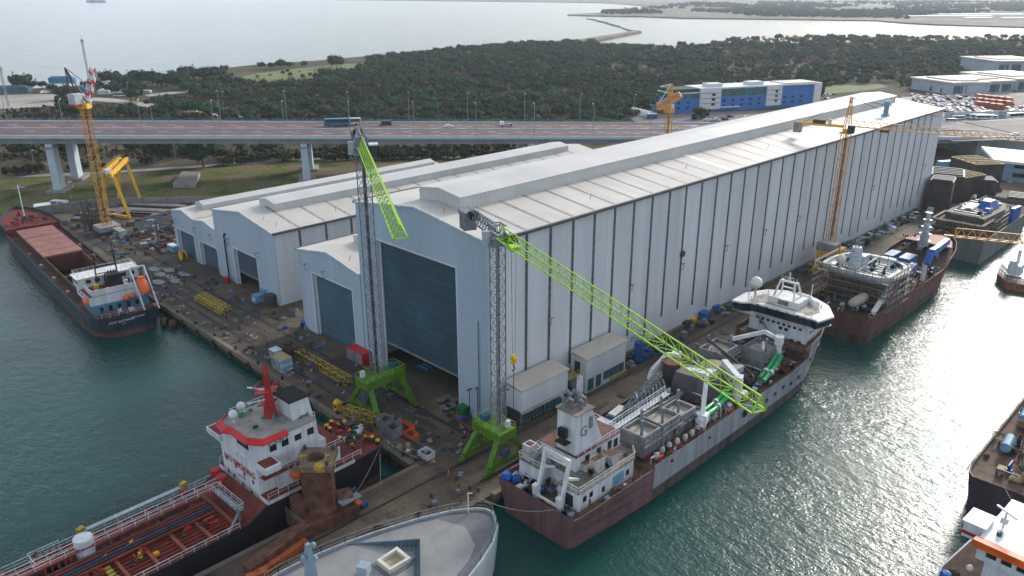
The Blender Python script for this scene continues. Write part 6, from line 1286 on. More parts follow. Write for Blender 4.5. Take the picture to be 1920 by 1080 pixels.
# rusty pedestal block on the finger quay, seen over the tanker
pc = G(592, 857, 11.6); pc.z = 0; PR = math.radians(45)
t = thing('steel_pedestal', (pc.x, pc.y, Z), 'large rusty steel pedestal with square top plate and round hole, before the tanker', 'pedestal')
oct8 = [(pc.x + r * math.cos(k * math.pi / 4 + .39), pc.y + r * math.sin(k * math.pi / 4 + .39)) for k in range(8) for r in (2.7,)]
oct9 = [(pc.x + 3.3 * math.cos(k * math.pi / 4 + .39), pc.y + 3.3 * math.sin(k * math.pi / 4 + .39)) for k in range(8)]
oct7 = [(pc.x + 2.3 * math.cos(k * math.pi / 4 + .39), pc.y + 2.3 * math.sin(k * math.pi / 4 + .39)) for k in range(8)]
MB().prism(oct9, 2.2, 3.4, oct8).prism(oct8, 3.42, 9.2).prism(oct8, 9.22, 10.6, oct7).build('column', rust, t)
m = MB(); S_ = 2.95; hole = [(pc.x + 1.5 * math.cos(2 * math.pi * k / 24 + PR), pc.y + 1.5 * math.sin(2 * math.pi * k / 24 + PR)) for k in range(24)]
sq = []
for k in range(24):
    a = 2 * math.pi * k / 24; c, s = math.cos(a), math.sin(a); q = S_ / max(abs(c), abs(s)); sq.append((pc.x + math.cos(a + PR) * q, pc.y + math.sin(a + PR) * q))
for k in range(24):
    j = (k + 1) % 24; m.face([(*sq[k], 11.6), (*sq[j], 11.6), (*hole[j], 11.6), (*hole[k], 11.6)]).face([(*hole[k], 11.6), (*hole[j], 11.6), (*hole[j], 10.4), (*hole[k], 10.4)]).face([(*sq[k], 10.61), (*sq[j], 10.61), (*sq[j], 11.6), (*sq[k], 11.6)]).face([(*sq[k], 10.61), (*sq[j], 10.61), (*oct7[(k // 3) % 8], 10.61)])
pm, n, b = node_mat('plate_with_yellow_patches'); g = n.nodes.new('ShaderNodeNewGeometry'); b.inputs['Roughness'].default_value = .8
s1 = nzn(.45, 4); s2 = nzn(2, 8)
n.links.new(mul(ramp(s1.outputs['Fac'], [(.35, (.13, .09, .06)), (.54, (.17, .12, .075)), (.60, (.42, .27, .02)), (.7, (.45, .30, .02))]), ramp(s2.outputs['Fac'], [(.3, (.5, .5, .5)), (.7, (1.1, 1.1, 1.1))])), b.inputs['Base Color'])
m.build('top_plate', pm, t)
for dx, dy in ((-3.2, 0), (3.2, 0), (0, 3.2), (0, -3.2)): MB().tube([(pc.x + dx, pc.y + dy, 11.6), (pc.x + dx, pc.y + dy, 12.3)], .28, 8).build('lifting_lug', darksteel, t)
m = MB(); m.prism([(pc.x - 5, pc.y - 3.4), (pc.x + 4.6, pc.y - 4.4), (pc.x + 4.6, pc.y + 1.5), (pc.x - 5, pc.y + 2.6)], Z, 2.2).rbox(pc.x + 3.6, pc.y - 1.6, 2.21, 2.6, 3.2, 1.4, -.4).rbox(pc.x - 3.4, pc.y + .6, 2.21, 1.6, 3, 3.0, .1).build('base_frame', rust, t)
MB().rail([(pc.x + 2, pc.y - 4, 3.6), (pc.x + 5.2, pc.y - 2.6, 3.6)], t=.07).rail([(pc.x - 5, pc.y + 2.4, 2.3), (pc.x - 5, pc.y - 3, 2.3)], t=.07).box(pc.x + 1.6, pc.x + 5.4, pc.y - 4.2, pc.y - 2.6, 3.45, 3.6).build('work_platform', galv, t)
t = thing('steel_boom', (45, 95.5, Z), 'rusty and orange steel boom lying on the finger quay beside the pedestal', 'boom')
MB().bar((50.5, 96.4, 2.0), (39, 94.4, 1.2), 2.0, 1.9).build('boom_box', rust, t); MB().bar((49, 94.6, .9), (36, 92.6, .7), 1.0, 1.1).bar((41.2, 92.6, 1.0), (38.2, 93.0, 1.0), 1.4).build('orange_beam', mat('rusty_orange', (.42, .10, .03), .7, dirt=.4, vs=.8), t)
t = thing('orange_machine', at(650, 968), 'orange machine on the finger quay right of the rusty pedestal', 'machine'); p = at(645, 966)
MB().rbox(p.x, p.y, .4, 3.0, 1.6, 1.3, .5).rbox(p.x + 2.4, p.y - .2, .5, 2.0, 1.0, .8, .2).build('body', orange, t); MB().rbox(p.x + 3.6, p.y - .6, .2, 1.2, .9, .8).build('motor', bluebox, t); MB().tube([(p.x - 1, p.y - .9, .4), (p.x - 1, p.y + .9, .4)], .35, 8).tube([(p.x + 1, p.y - .9, .4), (p.x + 1, p.y + .9, .4)], .35, 8).build('wheel', black, t)
def container(px, py, L, W, H, a, m, label, name='container', cat='container', roofm_=None, group=None):
    p = at(px, py); t = thing(name, p, label, cat, group)
    MB().rbox(p.x, p.y, Z, L, W, H, a).build('body', m, t); c, s = math.cos(a), math.sin(a)
    MB().rbox(p.x, p.y, Z + H, L + .08, W + .08, .08, a).build('roof', roofm_ or m, t)
    d = MB(); 
    for k in (-1, 1): d.rbox(p.x - c * L / 2 - s * k * W * .24, p.y - s * L / 2 + c * k * W * .24, Z + .15, .08, W * .42, H - .3, a)
    d.build('door', MATS['steel_door'] if 'steel_door' in MATS else mat('steel_door', (.2, .22, .25), .5), t); return t
container(675, 676, 2.8, 6.4, 2.9, 0, redc, 'bright red shipping container beside the green crane at the hall front')
mat('steel_door', (.2, .22, .25), .5)
container(518, 672, 2.0, 2.6, 2.4, 0, white, 'small white cabin at the quay edge, left of the larger blue and white cabin', 'cabin', 'cabin')
container(530, 690, 3.0, 4.2, 2.9, 0, mat('blue_white_panels', (.30, .45, .58), .5, lines=[(1.4, .5, 1.6, (0, 0, 1))]), 'blue and white cabin with tan roof at the quay edge', 'cabin', 'cabin', ocher)
container(221, 440, 2.4, 12.0, 2.6, 0, mat('pale_blue_container', (.38, .47, .54)), 'long pale container behind the foot of the tall left crane', 'container', 'container', cslab)
container(113, 388, 2.4, 6.5, 2.6, .6, white, 'small white cabin with a dark door against the yard wall', 'cabin', 'cabin')
t = thing('shed', at(82, 397), 'white roofed shed behind the bow of the cargo ship', 'shed'); p = at(82, 397)
MB().rbox(p.x, p.y, Z, 4.5, 6, 2.4, .3).build('wall', cyanbox, t); MB().prism([(p.x - 3.4, p.y - 3), (p.x + 2.2, p.y - 3.6), (p.x + 3.4, p.y + 3), (p.x - 2.2, p.y + 3.6)], 2.5, 2.9).build('roof', whiteroof, t)
for px, py, s, lab in ((484, 566, 2.4, 'pale generator box nearest the half open hall door'), (497, 560, 2.0, 'pale round topped tank between the generator boxes'), (508, 571, 2.8, 'dark blue generator box under the pale tanks by the hall corner'), (515, 558, 2.0, 'second pale tank farther from the quay by the hall corner')):
    p = at(px, py); t = thing('generator', p, lab, 'generator'); mm = darksteel if 'dark' in lab else cyanbox
    if 'tank' in lab: MB().tube([(p.x, p.y, Z), (p.x, p.y, 3.0)], s * .6, 12).build('body', mm, t)
    else: MB().rbox(p.x, p.y, Z, s, s * 1.1, 2.2).build('body', mm, t)
    MB().rbox(p.x - s * .5, p.y, .6, .1, s * .6, 1.0).build('panel', white, t)
for px, py, r, lab in ((790, 762, 1.0, 'left cable reel'), (846, 768, 1.1, 'cable reel'), (835, 772, 1.2, ''), (827, 758, 1.0, ''), (852, 757, 1.0, ''), (838, 752, .9, '')):
    if lab == 'left cable reel': continue
    p = at(px, py); t = thing('cable_reel', p, 'grey cable reel lying flat in front of the huge blue door', 'cable reel', 'cable reels by the huge blue door')
    MB().tube([(p.x, p.y, Z), (p.x, p.y, .25)], r, 14).tube([(p.x, p.y, 1.0), (p.x, p.y, 1.2)], r, 14).build('flange', mat('weathered_wood', (.20, .17, .14), .85, dirt=.4, vs=2), t); MB().tube([(p.x, p.y, .25), (p.x, p.y, 1.0)], r * .65, 12).build('core', darksteel, t)
def skip(px, py, L, W, H, a, m, label, name='skip', cat='skip'):
    p = at(px, py); t = thing(name, p, label, cat); m1 = MB(); c, s = math.cos(a), math.sin(a)
    for (ux, uy, lx, ly) in ((0, -W / 2, L, .12), (0, W / 2, L, .12), (-L / 2, 0, .12, W), (L / 2, 0, .12, W)): m1.rbox(p.x + ux * c - uy * s, p.y + ux * s + uy * c, Z, lx, ly, H, a)
    m1.rbox(p.x, p.y, Z, L, W, .2, a); m1.build('bin', m, t); gm_ = MB(); 
    for i in range(6): gm_.rbox(p.x + random.uniform(-L, L) * .3, p.y + random.uniform(-W, W) * .3, .25, L * .3, W * .2, H * random.uniform(.4, .8), random.random() * 3)
    gm_.build('scrap', rustd, t); return t
skip(599, 690, 2.4, 3.2, 1.6, 0, rust, 'rusty brown scrap bin beside the lying yellow jib'); skip(758, 806, 2.6, 3.4, 1.0, .1, orange, 'orange tray of scrap, left of two by the quay edge'); skip(771, 818, 1.8, 2.4, .8, .1, orange, 'smaller orange tray at the quay edge, right of the larger one')
skip(722, 800, 2.4, 2.8, 2.2, 0, steel, 'grey steel box at the quay edge, left of a similar one'); skip(738, 815, 2.4, 2.8, 2.2, 0, steel, 'grey steel box at the quay edge beside the tanker stern, right of a similar one')
skip(1247, 700 - 38, 2.4, 4.4, 1.9, 0, bluebox, 'dark blue skip beside the blue silo along the long wall'); skip(1208, 672, 3.4, 2.2, 1.6, 0, bluebox, 'blue skip standing by the site office at the long wall')
skip(800, 856, 2.0, 2.6, 1.2, 0, white, 'white wire pallet box near the corner of the slip'); skip(586, 690, .1, .1, .1, 0, bluebox, 'x') if False else None
t = thing('oil_drum_bin', at(586, 686), 'blue round bin beside the rusty scrap bin', 'bin'); p = at(586, 686); MB().tube([(p.x, p.y, Z), (p.x, p.y, 1.7)], .8, 12).build('body', bluebox, t)
t = thing('green_box', at(868, 778), 'dark green electrical box at the foot of the hall corner', 'cabinet'); p = at(868, 778); MB().rbox(p.x, p.y, Z, 1.8, 2.0, 1.8).rbox(p.x, p.y, 1.9, 2.0, 2.2, .2).build('body', mat('dark_green2', (.012, .16, .06), .5), t)
t = thing('yellow_cage', at(634, 768), 'yellow man riding cage with pointed roof at the quay edge', 'cage'); p = at(634, 770)
MB().rbox(p.x, p.y, Z, 1.3, 1.3, 2.0).build('body', yellow, t); MB().rbox(p.x, p.y, 2.06, 1.35, 1.35, .7, 0, .3).build('roof', yellow, t); MB().box(p.x - .68, p.x - .64, p.y - .4, p.y + .4, .9, 1.6).build('opening', black, t)
# lying lattice sections
def lying(p, q, w, n, m, label, name='crane_section', z=.2, t_=.12, group=None):
    p, q = G(*p, z), G(*q, z); t = thing(name, ((p.x + q.x) / 2, (p.y + q.y) / 2, Z), label, 'crane section', group)
    u = Vector((0, 0, w / 2 + .1)); MB().lattice(p + u, q + u, w, n, t_ * 1.4, t_).build('lattice', m, t); return t
lying((560, 668), (655, 722), 1.7, 14, yellowd, 'long yellow lattice jib lying beside the green crane portal'); lying((648, 775), (722, 797), 1.6, 9, yellowd, 'yellow lattice jib lying at the quay edge beside the tanker stern')
for k, (a, b2) in enumerate((((368, 562), (418, 590)), ((373, 558), (424, 586)), ((379, 555), (431, 583)))):
    lying(a, b2, 1.1, 10, yellowd, ('yellow lattice section on the quay, nearest the water of three', 'middle one of three yellow lattice sections on the quay', 'yellow lattice section on the quay, nearest the hall of three')[k])
for k in range(7):
    p = G(548 + k * 7 + random.uniform(-3, 3), 665 + k * 3 + random.uniform(-4, 3), Z)
    t = thing('scrap_frame', p, 'dark welded steel frame in the heap beside the lying yellow jib', 'steel frame', 'dark steel frames heaped by the yellow jib'); q = p + Vector((random.uniform(-1.5, 1.5), random.uniform(1, 3), random.uniform(1.0, 2.2)))
    MB().lattice(p + Vector((0, 0, .4)), q, 1.5, 2, .13, .1).build('lattice', rustd, t)
for k in range(9):
    p = G(165 + (k % 3) * 14 + random.uniform(-4, 4), 410 + (k // 3) * 12, Z)
    t = thing('scrap_frame', p, 'brown steel lattice frame standing in the yard before the tall left crane', 'steel frame', 'brown lattice frames by the left crane')
    MB().lattice(p, p + Vector((random.uniform(-1, 1), random.uniform(-1, 2), random.uniform(4, 7.5))), 2.0, 3, .22, .15).build('lattice', mat('brown_frame', (.09, .06, .05), .8), t)
# steel plates and tubes in the storage yard
for k, (x, y, L, W, H) in enumerate([(205, 398, 4, 18, .8), (270, 388, 3.5, 20, 1.0), (262, 396, 3.5, 19, .7), (300, 398, 4, 22, .6), (282, 405, 4, 24, .6), (300, 388, 3.6, 22, .8), (270, 381, 3, 18, 1.4), (180, 405, 3, 15, .8), (250, 404, 3, 16, .6), (320, 381, 3, 20, .7), (170, 413, 3.2, 14, .6)]):
    p = G(x, y, 0); t = thing('plate_stack', p, 'flat stack of long dark steel plates in the storage yard behind the halls', 'plate stack', 'steel plate stacks in the storage yard')
    MB().rbox(p.x, p.y, Z, L, W, H, .62).build('lower_plates', darksteel, t); MB().rbox(p.x, p.y, Z + H, L * .94, W * .97, .25, .62).build('top_plate', mat('dusty_steel', (.20, .18, .175), .6, dirt=.3, vs=.3), t)
for k in range(9):
    p, q = G(253, 442 - k * 3.2, .4), G(322, 428 - k * 3.2, .4); t = thing('pipe_bundle', p, 'long dark grey pipe bundle lying before the small halls', 'pipes', 'dark pipe bundles before the small halls')
    MB().tube([p + Vector((0, 0, .1)), q + Vector((0, 0, .1))], .55, 8).tube([p + Vector((0, 0, .9)), q.lerp(p, .05) + Vector((0, 0, .9))], .4, 8).build('pipe', mat('slate_pipe', (.07, .09, .10), .5, dirt=.3, vs=.6), t)
rc = random.Random(77)
def clutter(region, n, mats, label, group, smin=.5, smax=1.8, name='yard_scrap', cat='scrap'):
    for i in range(n):
        x0, x1, y0, y1 = region; x, y = rc.uniform(x0, x1), rc.uniform(y0, y1); s = rc.uniform(smin, smax)
        t = thing(name, (x, y, Z), label, cat, group); k = rc.randrange(4); mm = rc.choice(mats); m = MB()
        if k == 0: m.rbox(x, y, Z, s * 1.3, s, s * .7, rc.random() * 3).rbox(x, y, Z + s * .7, s * .9, s * .8, .12, rc.random())
        elif k == 1:
            for j in range(5): m.bar((x + rc.uniform(-s, s), y + rc.uniform(-s, s), Z + .1 + j * .12), (x + rc.uniform(-s, s) * 1.5, y + rc.uniform(-s, s) * 1.5, Z + .1 + j * .12), .16)
        elif k == 2: m.tube([(x, y, Z), (x, y, Z + s)], s * .4, 10).tube([(x, y, Z + s), (x, y, Z + s + .1)], s * .45, 10)
        else: m.rbox(x, y, Z, s, s * 1.6, s * .35, rc.random() * 3).rbox(x + .2, y, Z + s * .35, s * .6, s * .8, s * .4, rc.random() * 3)
        m.build('piece', mm, t)
cm = [rust, darksteel, white, galv, rustd, bluebox, ocher]
clutter((89, 122, 258, 304), 130, [rust, rustd, darksteel, galv, cslab, rustd], 'small pile of scrap metal in the yard left of the small halls', 'scrap piles left of the small halls', .8, 2.6)
clutter((76.4, 79.0, 104, 245), 90, [darksteel, rust, cslab, galv, ocher], 'small piece of gear along the left quay edge', 'gear along the left quay edge', .4, 1.0, 'quay_gear', 'quay gear')
clutter((81.5, 90, 255, 322), 40, [darksteel, rust, galv, cslab, rustd, bluebox], 'yard gear beside the cargo ship on the left quay', 'gear beside the cargo ship', .5, 1.6, 'quay_gear', 'quay gear')
clutter((134, 232, 97.0, 100), 80, [darksteel, steel, rust, galv, bluebox, MATS['dark_green']], 'gear stacked along the nearer foot of the long striped wall', 'gear along the nearer wall foot', .6, 1.7, 'wall_gear', 'stored gear')
clutter((240, 336, 96.2, 100), 84, [darksteel, steel, white, rustd, bluebox, galv, MATS['dark_green'], cyanbox], 'gear stacked along the farther foot of the long striped wall', 'gear along the farther wall foot', .9, 2.4, 'wall_gear', 'stored gear')
clutter((94, 104, 96.5, 100.4), 5, [darksteel, bluebox, rust], 'gear between the hall corner and the office', 'gear by the hall corner', .6, 1.4, 'quay_gear', 'quay gear')
clutter((90, 93.8, 100.8, 108), 12, [bluebox, rust, redp, darksteel], 'gear on the ground at the hall front corner', 'gear at the front corner', .4, 1.1, 'quay_gear', 'quay gear')
clutter((345, 470, 88, 118), 90, [darksteel, rustd, galv, bluebox, rust, ocher, rustd], 'scrap and gear scattered over the far right yard', 'scrap over the far right yard', .8, 2.8)
clutter((66, 79, 84.6, 92), 14, [rust, rustd, darksteel, galv], 'rusty scrap at the quay corner behind the grey bow', 'scrap behind the grey bow', .3, .9)
clutter((89.5, 94, 100, 330), 110, [rust, rustd, darksteel, steel, galv, bluebox], 'small gear on the yard before the hall doors', 'gear before the hall doors', .3, 1.0, 'quay_gear', 'quay gear')
clutter((80.5, 88, 96, 250), 120, [rust, darksteel, rustd, galv, cslab], 'small debris on the yard between the crane rails', 'debris between the rails', .2, .8, 'yard_scrap', 'scrap')
clutter((76, 78.6, 96.5, 110), 10, [rust, white, darksteel, ocher], 'small gear at the head of the slip', 'gear at the slip head', .3, .8, 'quay_gear', 'quay gear')
# bollards and fenders along the quays
fp = True
def bollard_at(x, y, lab, grp):
    t = thing('mooring_bollard', (x, y, .22), lab, 'bollard', grp); MB().tube([(x, y, .1), (x, y, .75)], .25, 8).tube([(x, y, .75), (x, y, .95)], .4, 8).build('post', black, t)
for y in range(104, 325, 11): bollard_at(75.3 + max(0, y - 215) * .041, y, 'black mooring bollard on the left quay edge', 'mooring bollards along the left quay')
for x in range(86, 340, 15): bollard_at(x, 83.9, 'black mooring bollard on the right quay edge', 'mooring bollards along the right quay')
for y in range(108, 204, 9):
    t = thing('tyre_fender', (74.3, y, -1.2), 'black tyre fender hanging on the left quay wall', 'fender', 'tyre fenders on the left quay wall')
    vs = []; fs = []
    for i in range(14):
        for j in range(6):
            a, b2 = 2 * math.pi * i / 14, 2 * math.pi * j / 6; r = .75 + .26 * math.cos(b2); vs.append((74.3 + .28 * math.sin(b2), y + r * math.cos(a), -1.1 + r * math.sin(a)))
            fs.append((i * 6 + j, ((i + 1) % 14) * 6 + j, ((i + 1) % 14) * 6 + (j + 1) % 6, i * 6 + (j + 1) % 6))
    MB().mesh(vs, fs).build('tyre', black, t, smooth=True)
for x, y, c, lab in ((72.6, 200.5, rustd, 'brown floating fender at the stern of the cargo ship, right one'), (71.6, 203.4, black, 'black floating fender touching the stern of the cargo ship')):
    t = thing('floating_fender', (x, y, -2), lab, 'fender'); capsule(MB(), (x, y, -1.7), 3.6, 1.1, (.5, 1, 0)).build('body', c, t, smooth=True)
# mooring lines
def rope(p, q, sag, lab, grp=None, r=.06):
    p, q = Vector(p), Vector(q); pts = [p.lerp(q, i / 10) - Vector((0, 0, sag * 4 * (i / 10) * (1 - i / 10))) for i in range(11)]
    t = MB().tube(pts, r, 5).build('mooring_line', mat('rope', (.30, .28, .24), .8), None, org=p); tag(t, lab, 'rope', grp)
rope((71.3, 104.6, 5), (60.5, 99.3, .5), .8, 'pale mooring line from the tanker stern down to the finger quay'); rope((71.8, 104.2, 5), (76.2, 101, .8), .2, 'short mooring line from the tanker stern to the slip head')
rope((79.6, 70, 3.8), (71, 78, 6.2), 1.2, 'pale line from the grey bow to the offshore ship stern'); rope((137, 21, 4.6), (118, 10, 6), .6, 'pale line from the dark hull to the white ship'); rope((71.6, 106, 4.8), (67, 99.8, .3), .4, 'dark line hanging from the tanker stern into the slip')
# poles in the yard
t = thing('pole', at(301, 475), 'rusty brown pole standing on the quay before the small halls', 'pole'); p = at(301, 475); MB().tube([(p.x, p.y, Z), (p.x, p.y, 11)], .28, 8).rbox(p.x, p.y, Z, 1.2, 1.2, .35).build('post', mat('brown_pole', (.10, .04, .035), .7), t)
for px, py, h, lab in ((881, 783, 6.5, 'thin dark work lamp at the hall corner, left of two'), (896, 788, 7.5, 'taller thin dark work lamp at the hall corner'), (955, 790, 7.5, 'thin work lamp between crane mast and office'), (972, 795, 6.5, 'thin work lamp before the office corner')):
    p = at(px, py); t = thing('work_lamp', p, lab, 'lamp'); MB().tube([(p.x, p.y, Z), (p.x, p.y, h)], .08, 6).build('pole', black, t); MB().bar((p.x - .7, p.y, h), (p.x + .7, p.y, h), .3, .15).build('lamp_head', darksteel, t)
t = thing('cable_drum', at(344, 488), 'large yellow cable drum before the outer small hall', 'drum'); p = at(344, 488)
MB().tube([(p.x - .8, p.y, 1.7), (p.x - .6, p.y, 1.7)], 1.6, 16).tube([(p.x + .6, p.y, 1.7), (p.x + .8, p.y, 1.7)], 1.6, 16).build('flange', yellow, t); MB().tube([(p.x - .6, p.y, 1.7), (p.x + .6, p.y, 1.7)], .9, 12).build('core', bluegrey, t)
t = thing('concrete_mixer', at(326, 472), 'pale blue machine before the outermost small hall', 'machine'); p = at(326, 472); MB().rbox(p.x, p.y, .5, 2.4, 5, 1.8).build('body', cyanbox, t); MB().rbox(p.x, p.y, 2.3, 2, 4.6, .2).build('top', white, t)
t = thing('compressor', at(427, 532), 'red compressor at the pier between the hall doors', 'compressor'); p = at(427, 530); MB().rbox(p.x, p.y, .2, 1.3, 2.0, 1.6).build('body', redp, t); MB().tube([(p.x, p.y - 1.2, 1.0), (p.x, p.y + 1.2, 1.0)], .5, 8).build('tank', darksteel, t)
t = thing('dumper', at(550, 588), 'dark grey sheet covered heap between the two hall rows', 'heap'); p = at(550, 588); MB().rbox(p.x, p.y, Z, 2.5, 5, 1.0, .2, .6).rbox(p.x + 1, p.y + 2, Z, 2, 3, .7, .6, .6).build('cover', mat('dark_sheet', (.05, .06, .065), .6, bump=1, bs=2), t)
t = thing('water_tank', at(578, 610), 'blue round tank at the corner of the low hall', 'tank'); p = at(577, 610); MB().tube([(p.x - .3, p.y - .9, 1.1), (p.x - .3, p.y + .9, 1.1)], 1.1, 14).build('body', bluebox, t); MB().rbox(p.x - .3, p.y, Z, 1.2, 1.6, .5).build('cradle', darksteel, t)
t = thing('blue_silo', at(1196, 683), 'blue vertical tank with platform along the long wall', 'tank'); p = at(1196, 680); MB().tube([(p.x, p.y, .8), (p.x, p.y, 5.4)], 1.1, 14).build('tank', bluebox, t); MB().rail([(p.x - 1.3, p.y - 1.3, 5.4), (p.x + 1.3, p.y - 1.3, 5.4), (p.x + 1.3, p.y + 1.3, 5.4), (p.x - 1.3, p.y + 1.3, 5.4), (p.x - 1.3, p.y - 1.3, 5.4)], t=.1).build('railing', bluebox, t)
for px, py, mm, s, lab in ((1340, 585, bluebox, 1.6, 'blue upright tank against the long wall, farther than the yellow bin'), (1320, 600, MATS['blue_tank_paint'], 1.9, 'bright blue box against the long wall'), (1299, 607, yellow, 1.2, 'yellow bin against the long wall'), (1285, 614, darksteel, 1.4, 'dark bin against the long wall, nearer than the yellow bin'), (1230, 655, darksteel, 2.0, 'dark machine at the foot of the long wall'), (1340, 440, white, .1, '')):
    if s < .5: continue
    p = at(px, py); t = thing('storage_bin', p, lab, 'bin'); MB().rbox(p.x, p.y, Z, s * 1.4, s, s * 1.2).rbox(p.x, p.y, Z + s * 1.2, s * 1.5, s * 1.1, .15).build('body', mm, t)
t = thing('yellow_trestle', at(1160, 700), 'long yellow trestle in front of the farther office', 'trestle'); p, q = at(1143, 714), at(1172, 700); MB().bar(p + Vector((0, 0, .9)), q + Vector((0, 0, .9)), .8, .3).bar(p, p + Vector((0, 0, .9)), .3).bar(q, q + Vector((0, 0, .9)), .3).build('beam', yellowd, t)
t = thing('steel_bundle', at(812, 690), 'blue and white steel bundle inside the huge doorway', 'steel bundle'); p = at(790, 694)
for k in range(4): MB().bar((p.x + k * .6, p.y - 1.6, .5), (p.x + k * .6, p.y + 1.6, .5), .35).build('beam', cyanbox if k % 2 else bluebox, t)
t = thing('steel_beam', at(855, 800), 'dark red steel beam lying near the hall corner', 'beam'); p, q = at(850, 785), at(886, 812); MB().bar(p + Vector((0, 0, .4)), q + Vector((0, 0, .4)), .7, .6).build('beam', mat('dark_red_beam', (.13, .03, .028), .7, dirt=.3), t)
# yard wall and rubble, concrete slab
t = thing('yard_wall', (81, 338, 0), 'long low grey block wall behind the storage yard', 'wall'); wpts = [(79, 339), (99, 336), (125, 315), (153, 287.5), (192, 260)]
m = MB()
for a, c in zip(wpts, wpts[1:]): m.bar((*a, 1.6), (*c, 1.6), .4, 3.2)
m.build('blockwork', mat('block_wall', (.25, .235, .24), .85, dirt=.3, vs=.5, lines=[(1.0, .1, .8, (0, 0, 1)), (2.5, .15, .75, XY)]), t)
for i in range(34):
    x, y = rc.uniform(15, 76), rc.uniform(331, 352); 
    if y > 352 - (x - 20) * .3 + 6: continue
    t = thing('rubble_block', (x, y, 0), 'pale rubble block on the shore left of the yard wall', 'rock', 'rubble on the shore'); MB().rbox(x, y, -.4, rc.uniform(.8, 2.2), rc.uniform(.8, 2), rc.uniform(.8, 1.6), rc.random() * 3, .7).build('rock', cslab, t)
sl4 = [G(325, 352, 0), G(365, 352, 0), G(376, 330, 0), G(343, 329, 0)]
t = thing('concrete_slab', sum(sl4, Vector()) / 4, 'large bare concrete slab standing in the grass beside the viaduct', 'slab'); MB().prism([(p.x, p.y) for p in sl4], 0, 2.0).build('slab', cslab, t)
# ================================================================== BUILDINGS BEHIND
HS = .9
def quad_building(name, base_px, h, label, cat, wallm, roof_m, zb=0, windows_=None, depth=None):
    a, c = G(*base_px[0], zb), G(*base_px[1], zb); u = (c - a); L = u.length; u.normalize(); v = Vector((-u.y, u.x, 0))
    if v.dot(a) < 0: v = -v
    t = thing(name, (a + c) / 2, label, cat); 
    def P_(x, y, z): q = a + u * x + v * y; return (q.x, q.y, z)
    def bx(x0, x1, y0, y1, z0, z1, nm, mm, par=t): return MB().prism([P_(x0, y0, 0)[:2], P_(x1, y0, 0)[:2], P_(x1, y1, 0)[:2], P_(x0, y1, 0)[:2]], z0, z1).build(nm, mm, par)
    return t, L, bx
# blue office building, long and shallow, with three white stair towers
t, L, bx = quad_building('office_building', ((1262, 214), (1533, 197)), 17, 'long blue and white four storey office building at the wood edge', 'office building', bluefac, whiteroof)
bx(0, L, 0, 20, 0, 11.4, 'blue_wall', bluefac); bx(.0, L * .165, .2, 20, 11.42, 15.2, 'glass_wall', greenglass); bx(L * .30, L * .62, .2, 20, 11.42, 17.6, 'glass_wall', greenglass); bx(L * .62, L, .2, 20, 11.42, 17.0, 'glass_wall', bluefac)
bx(-1, L * .17, -.4, 21, 15.22, 16.0, 'roof', white); bx(L * .17, L + 1, -.6, 21, 17.62, 18.8, 'roof', white); bx(0, L * .165, 1, 19, 16.02, 18.6, 'roof_hedge', hedge)
for (f0, f1) in ((.165, .30), (.615, .72), (.955, 1.005)):
    tw = bx(L * f0, L * f1, -1.2, 20.5, 2.2, 17.6, 'stair_tower', mat('office_white', (.58, .60, .61), .6, dirt=.08))
    if f1 < 1:
        for zz in (5.0, 8.8, 12.6): bx(L * f0 + (L * (f1 - f0)) * .55, L * f0 + (L * (f1 - f0)) * .72, -1.3, -1.15, zz, zz + 2.2, 'window', glass, tw)
        for zz in (6.8, 10.8, 14.6): bx(L * f0 + .5, L * f1 - .5, -1.4, -1.19, zz, zz + .5, 'ledge', steel, tw)
for i in range(16):
    for zz in (3.6, 7.4): 
        fx = .02 + i * .06
        if any(a - .03 < fx < b2 for a, b2 in ((.165, .30), (.615, .72), (.94, 1))): continue
        bx(L * fx, L * fx + 2.4, -.12, .0, zz, zz + 1.8, 'window', mat('blue_window', (.008, .03, .09), .15), t)
for fx, w_ in ((.24, 12), (.52, 12)): bx(L * fx, L * fx + w_, 4, 12, 18.82, 21.4, 'roof_plant_room', MATS['office_white'])
bx(L * .30, L * .42, -4, 0, 3.2, 3.7, 'entrance_canopy', white)
bx(L * .75, L * .98, 1, 19, 18.82, 19.3, 'solar_panels', mat('solar', (.03, .10, .09), .2)); t.scale = (1, 1, .88)
def warehouse(px, h, D, label, bays=4):
    t, L, bx = quad_building('warehouse', px, h, label, 'warehouse', wgrey, cream)
    bx(0, L, 0, D, 0, h, 'wall', wgrey); bx(-1.5, L + 1.5, -1.5, D + 1, h + .02, h + 1.1, 'roof', cream); bx(L * .1, L * .9, D * .2, D * .8, h + 1.12, h + 2.2, 'ridge_roof', cream)
    for i in range(bays):
        if i % 3 == 2: bx(L * (i + .3) / bays, L * (i + .6) / bays, -.2, 0, 0, h * .7, 'door', cyanbox)
        else: bx(L * (i + .12) / bays, L * (i + .88) / bays, -.2, 0, .8, h * .78, 'glazed_bay', mat('bay_glass', (.04, .09, .12), .2, lines=[(5, .4, 2.5, XY)]))
    return t
warehouse(((1783, 178), (1896, 173)), 9, 45, 'cream roofed warehouse nearest the car lots, right of the wood', 5)
warehouse(((1734, 166), (1783, 177)), 8.9, 30, 'glazed left flank of the cream roofed warehouse', 4)
warehouse(((1905, 170), (1990, 166)), 9, 60, 'second cream roofed warehouse at the right edge', 4)
warehouse(((1868, 139), (1960, 138)), 12, 60, 'farther pale warehouse at the right edge behind the cream roofed ones', 4)
# white fence screens of the bus lot
a, c = G(1770, 223), G(1930, 219); t = thing('screen_wall', (a + c) / 2, 'pale screen wall behind the parked buses', 'wall'); m = MB(); m.bar(a + Vector((0, 0, 2.2)), c + Vector((0, 0, 2.2)), .3, 4.4); m.build('panel', mat('pale_screen', (.42, .48, .54), .6, lines=[(9, .5, .5, XY)]), t)
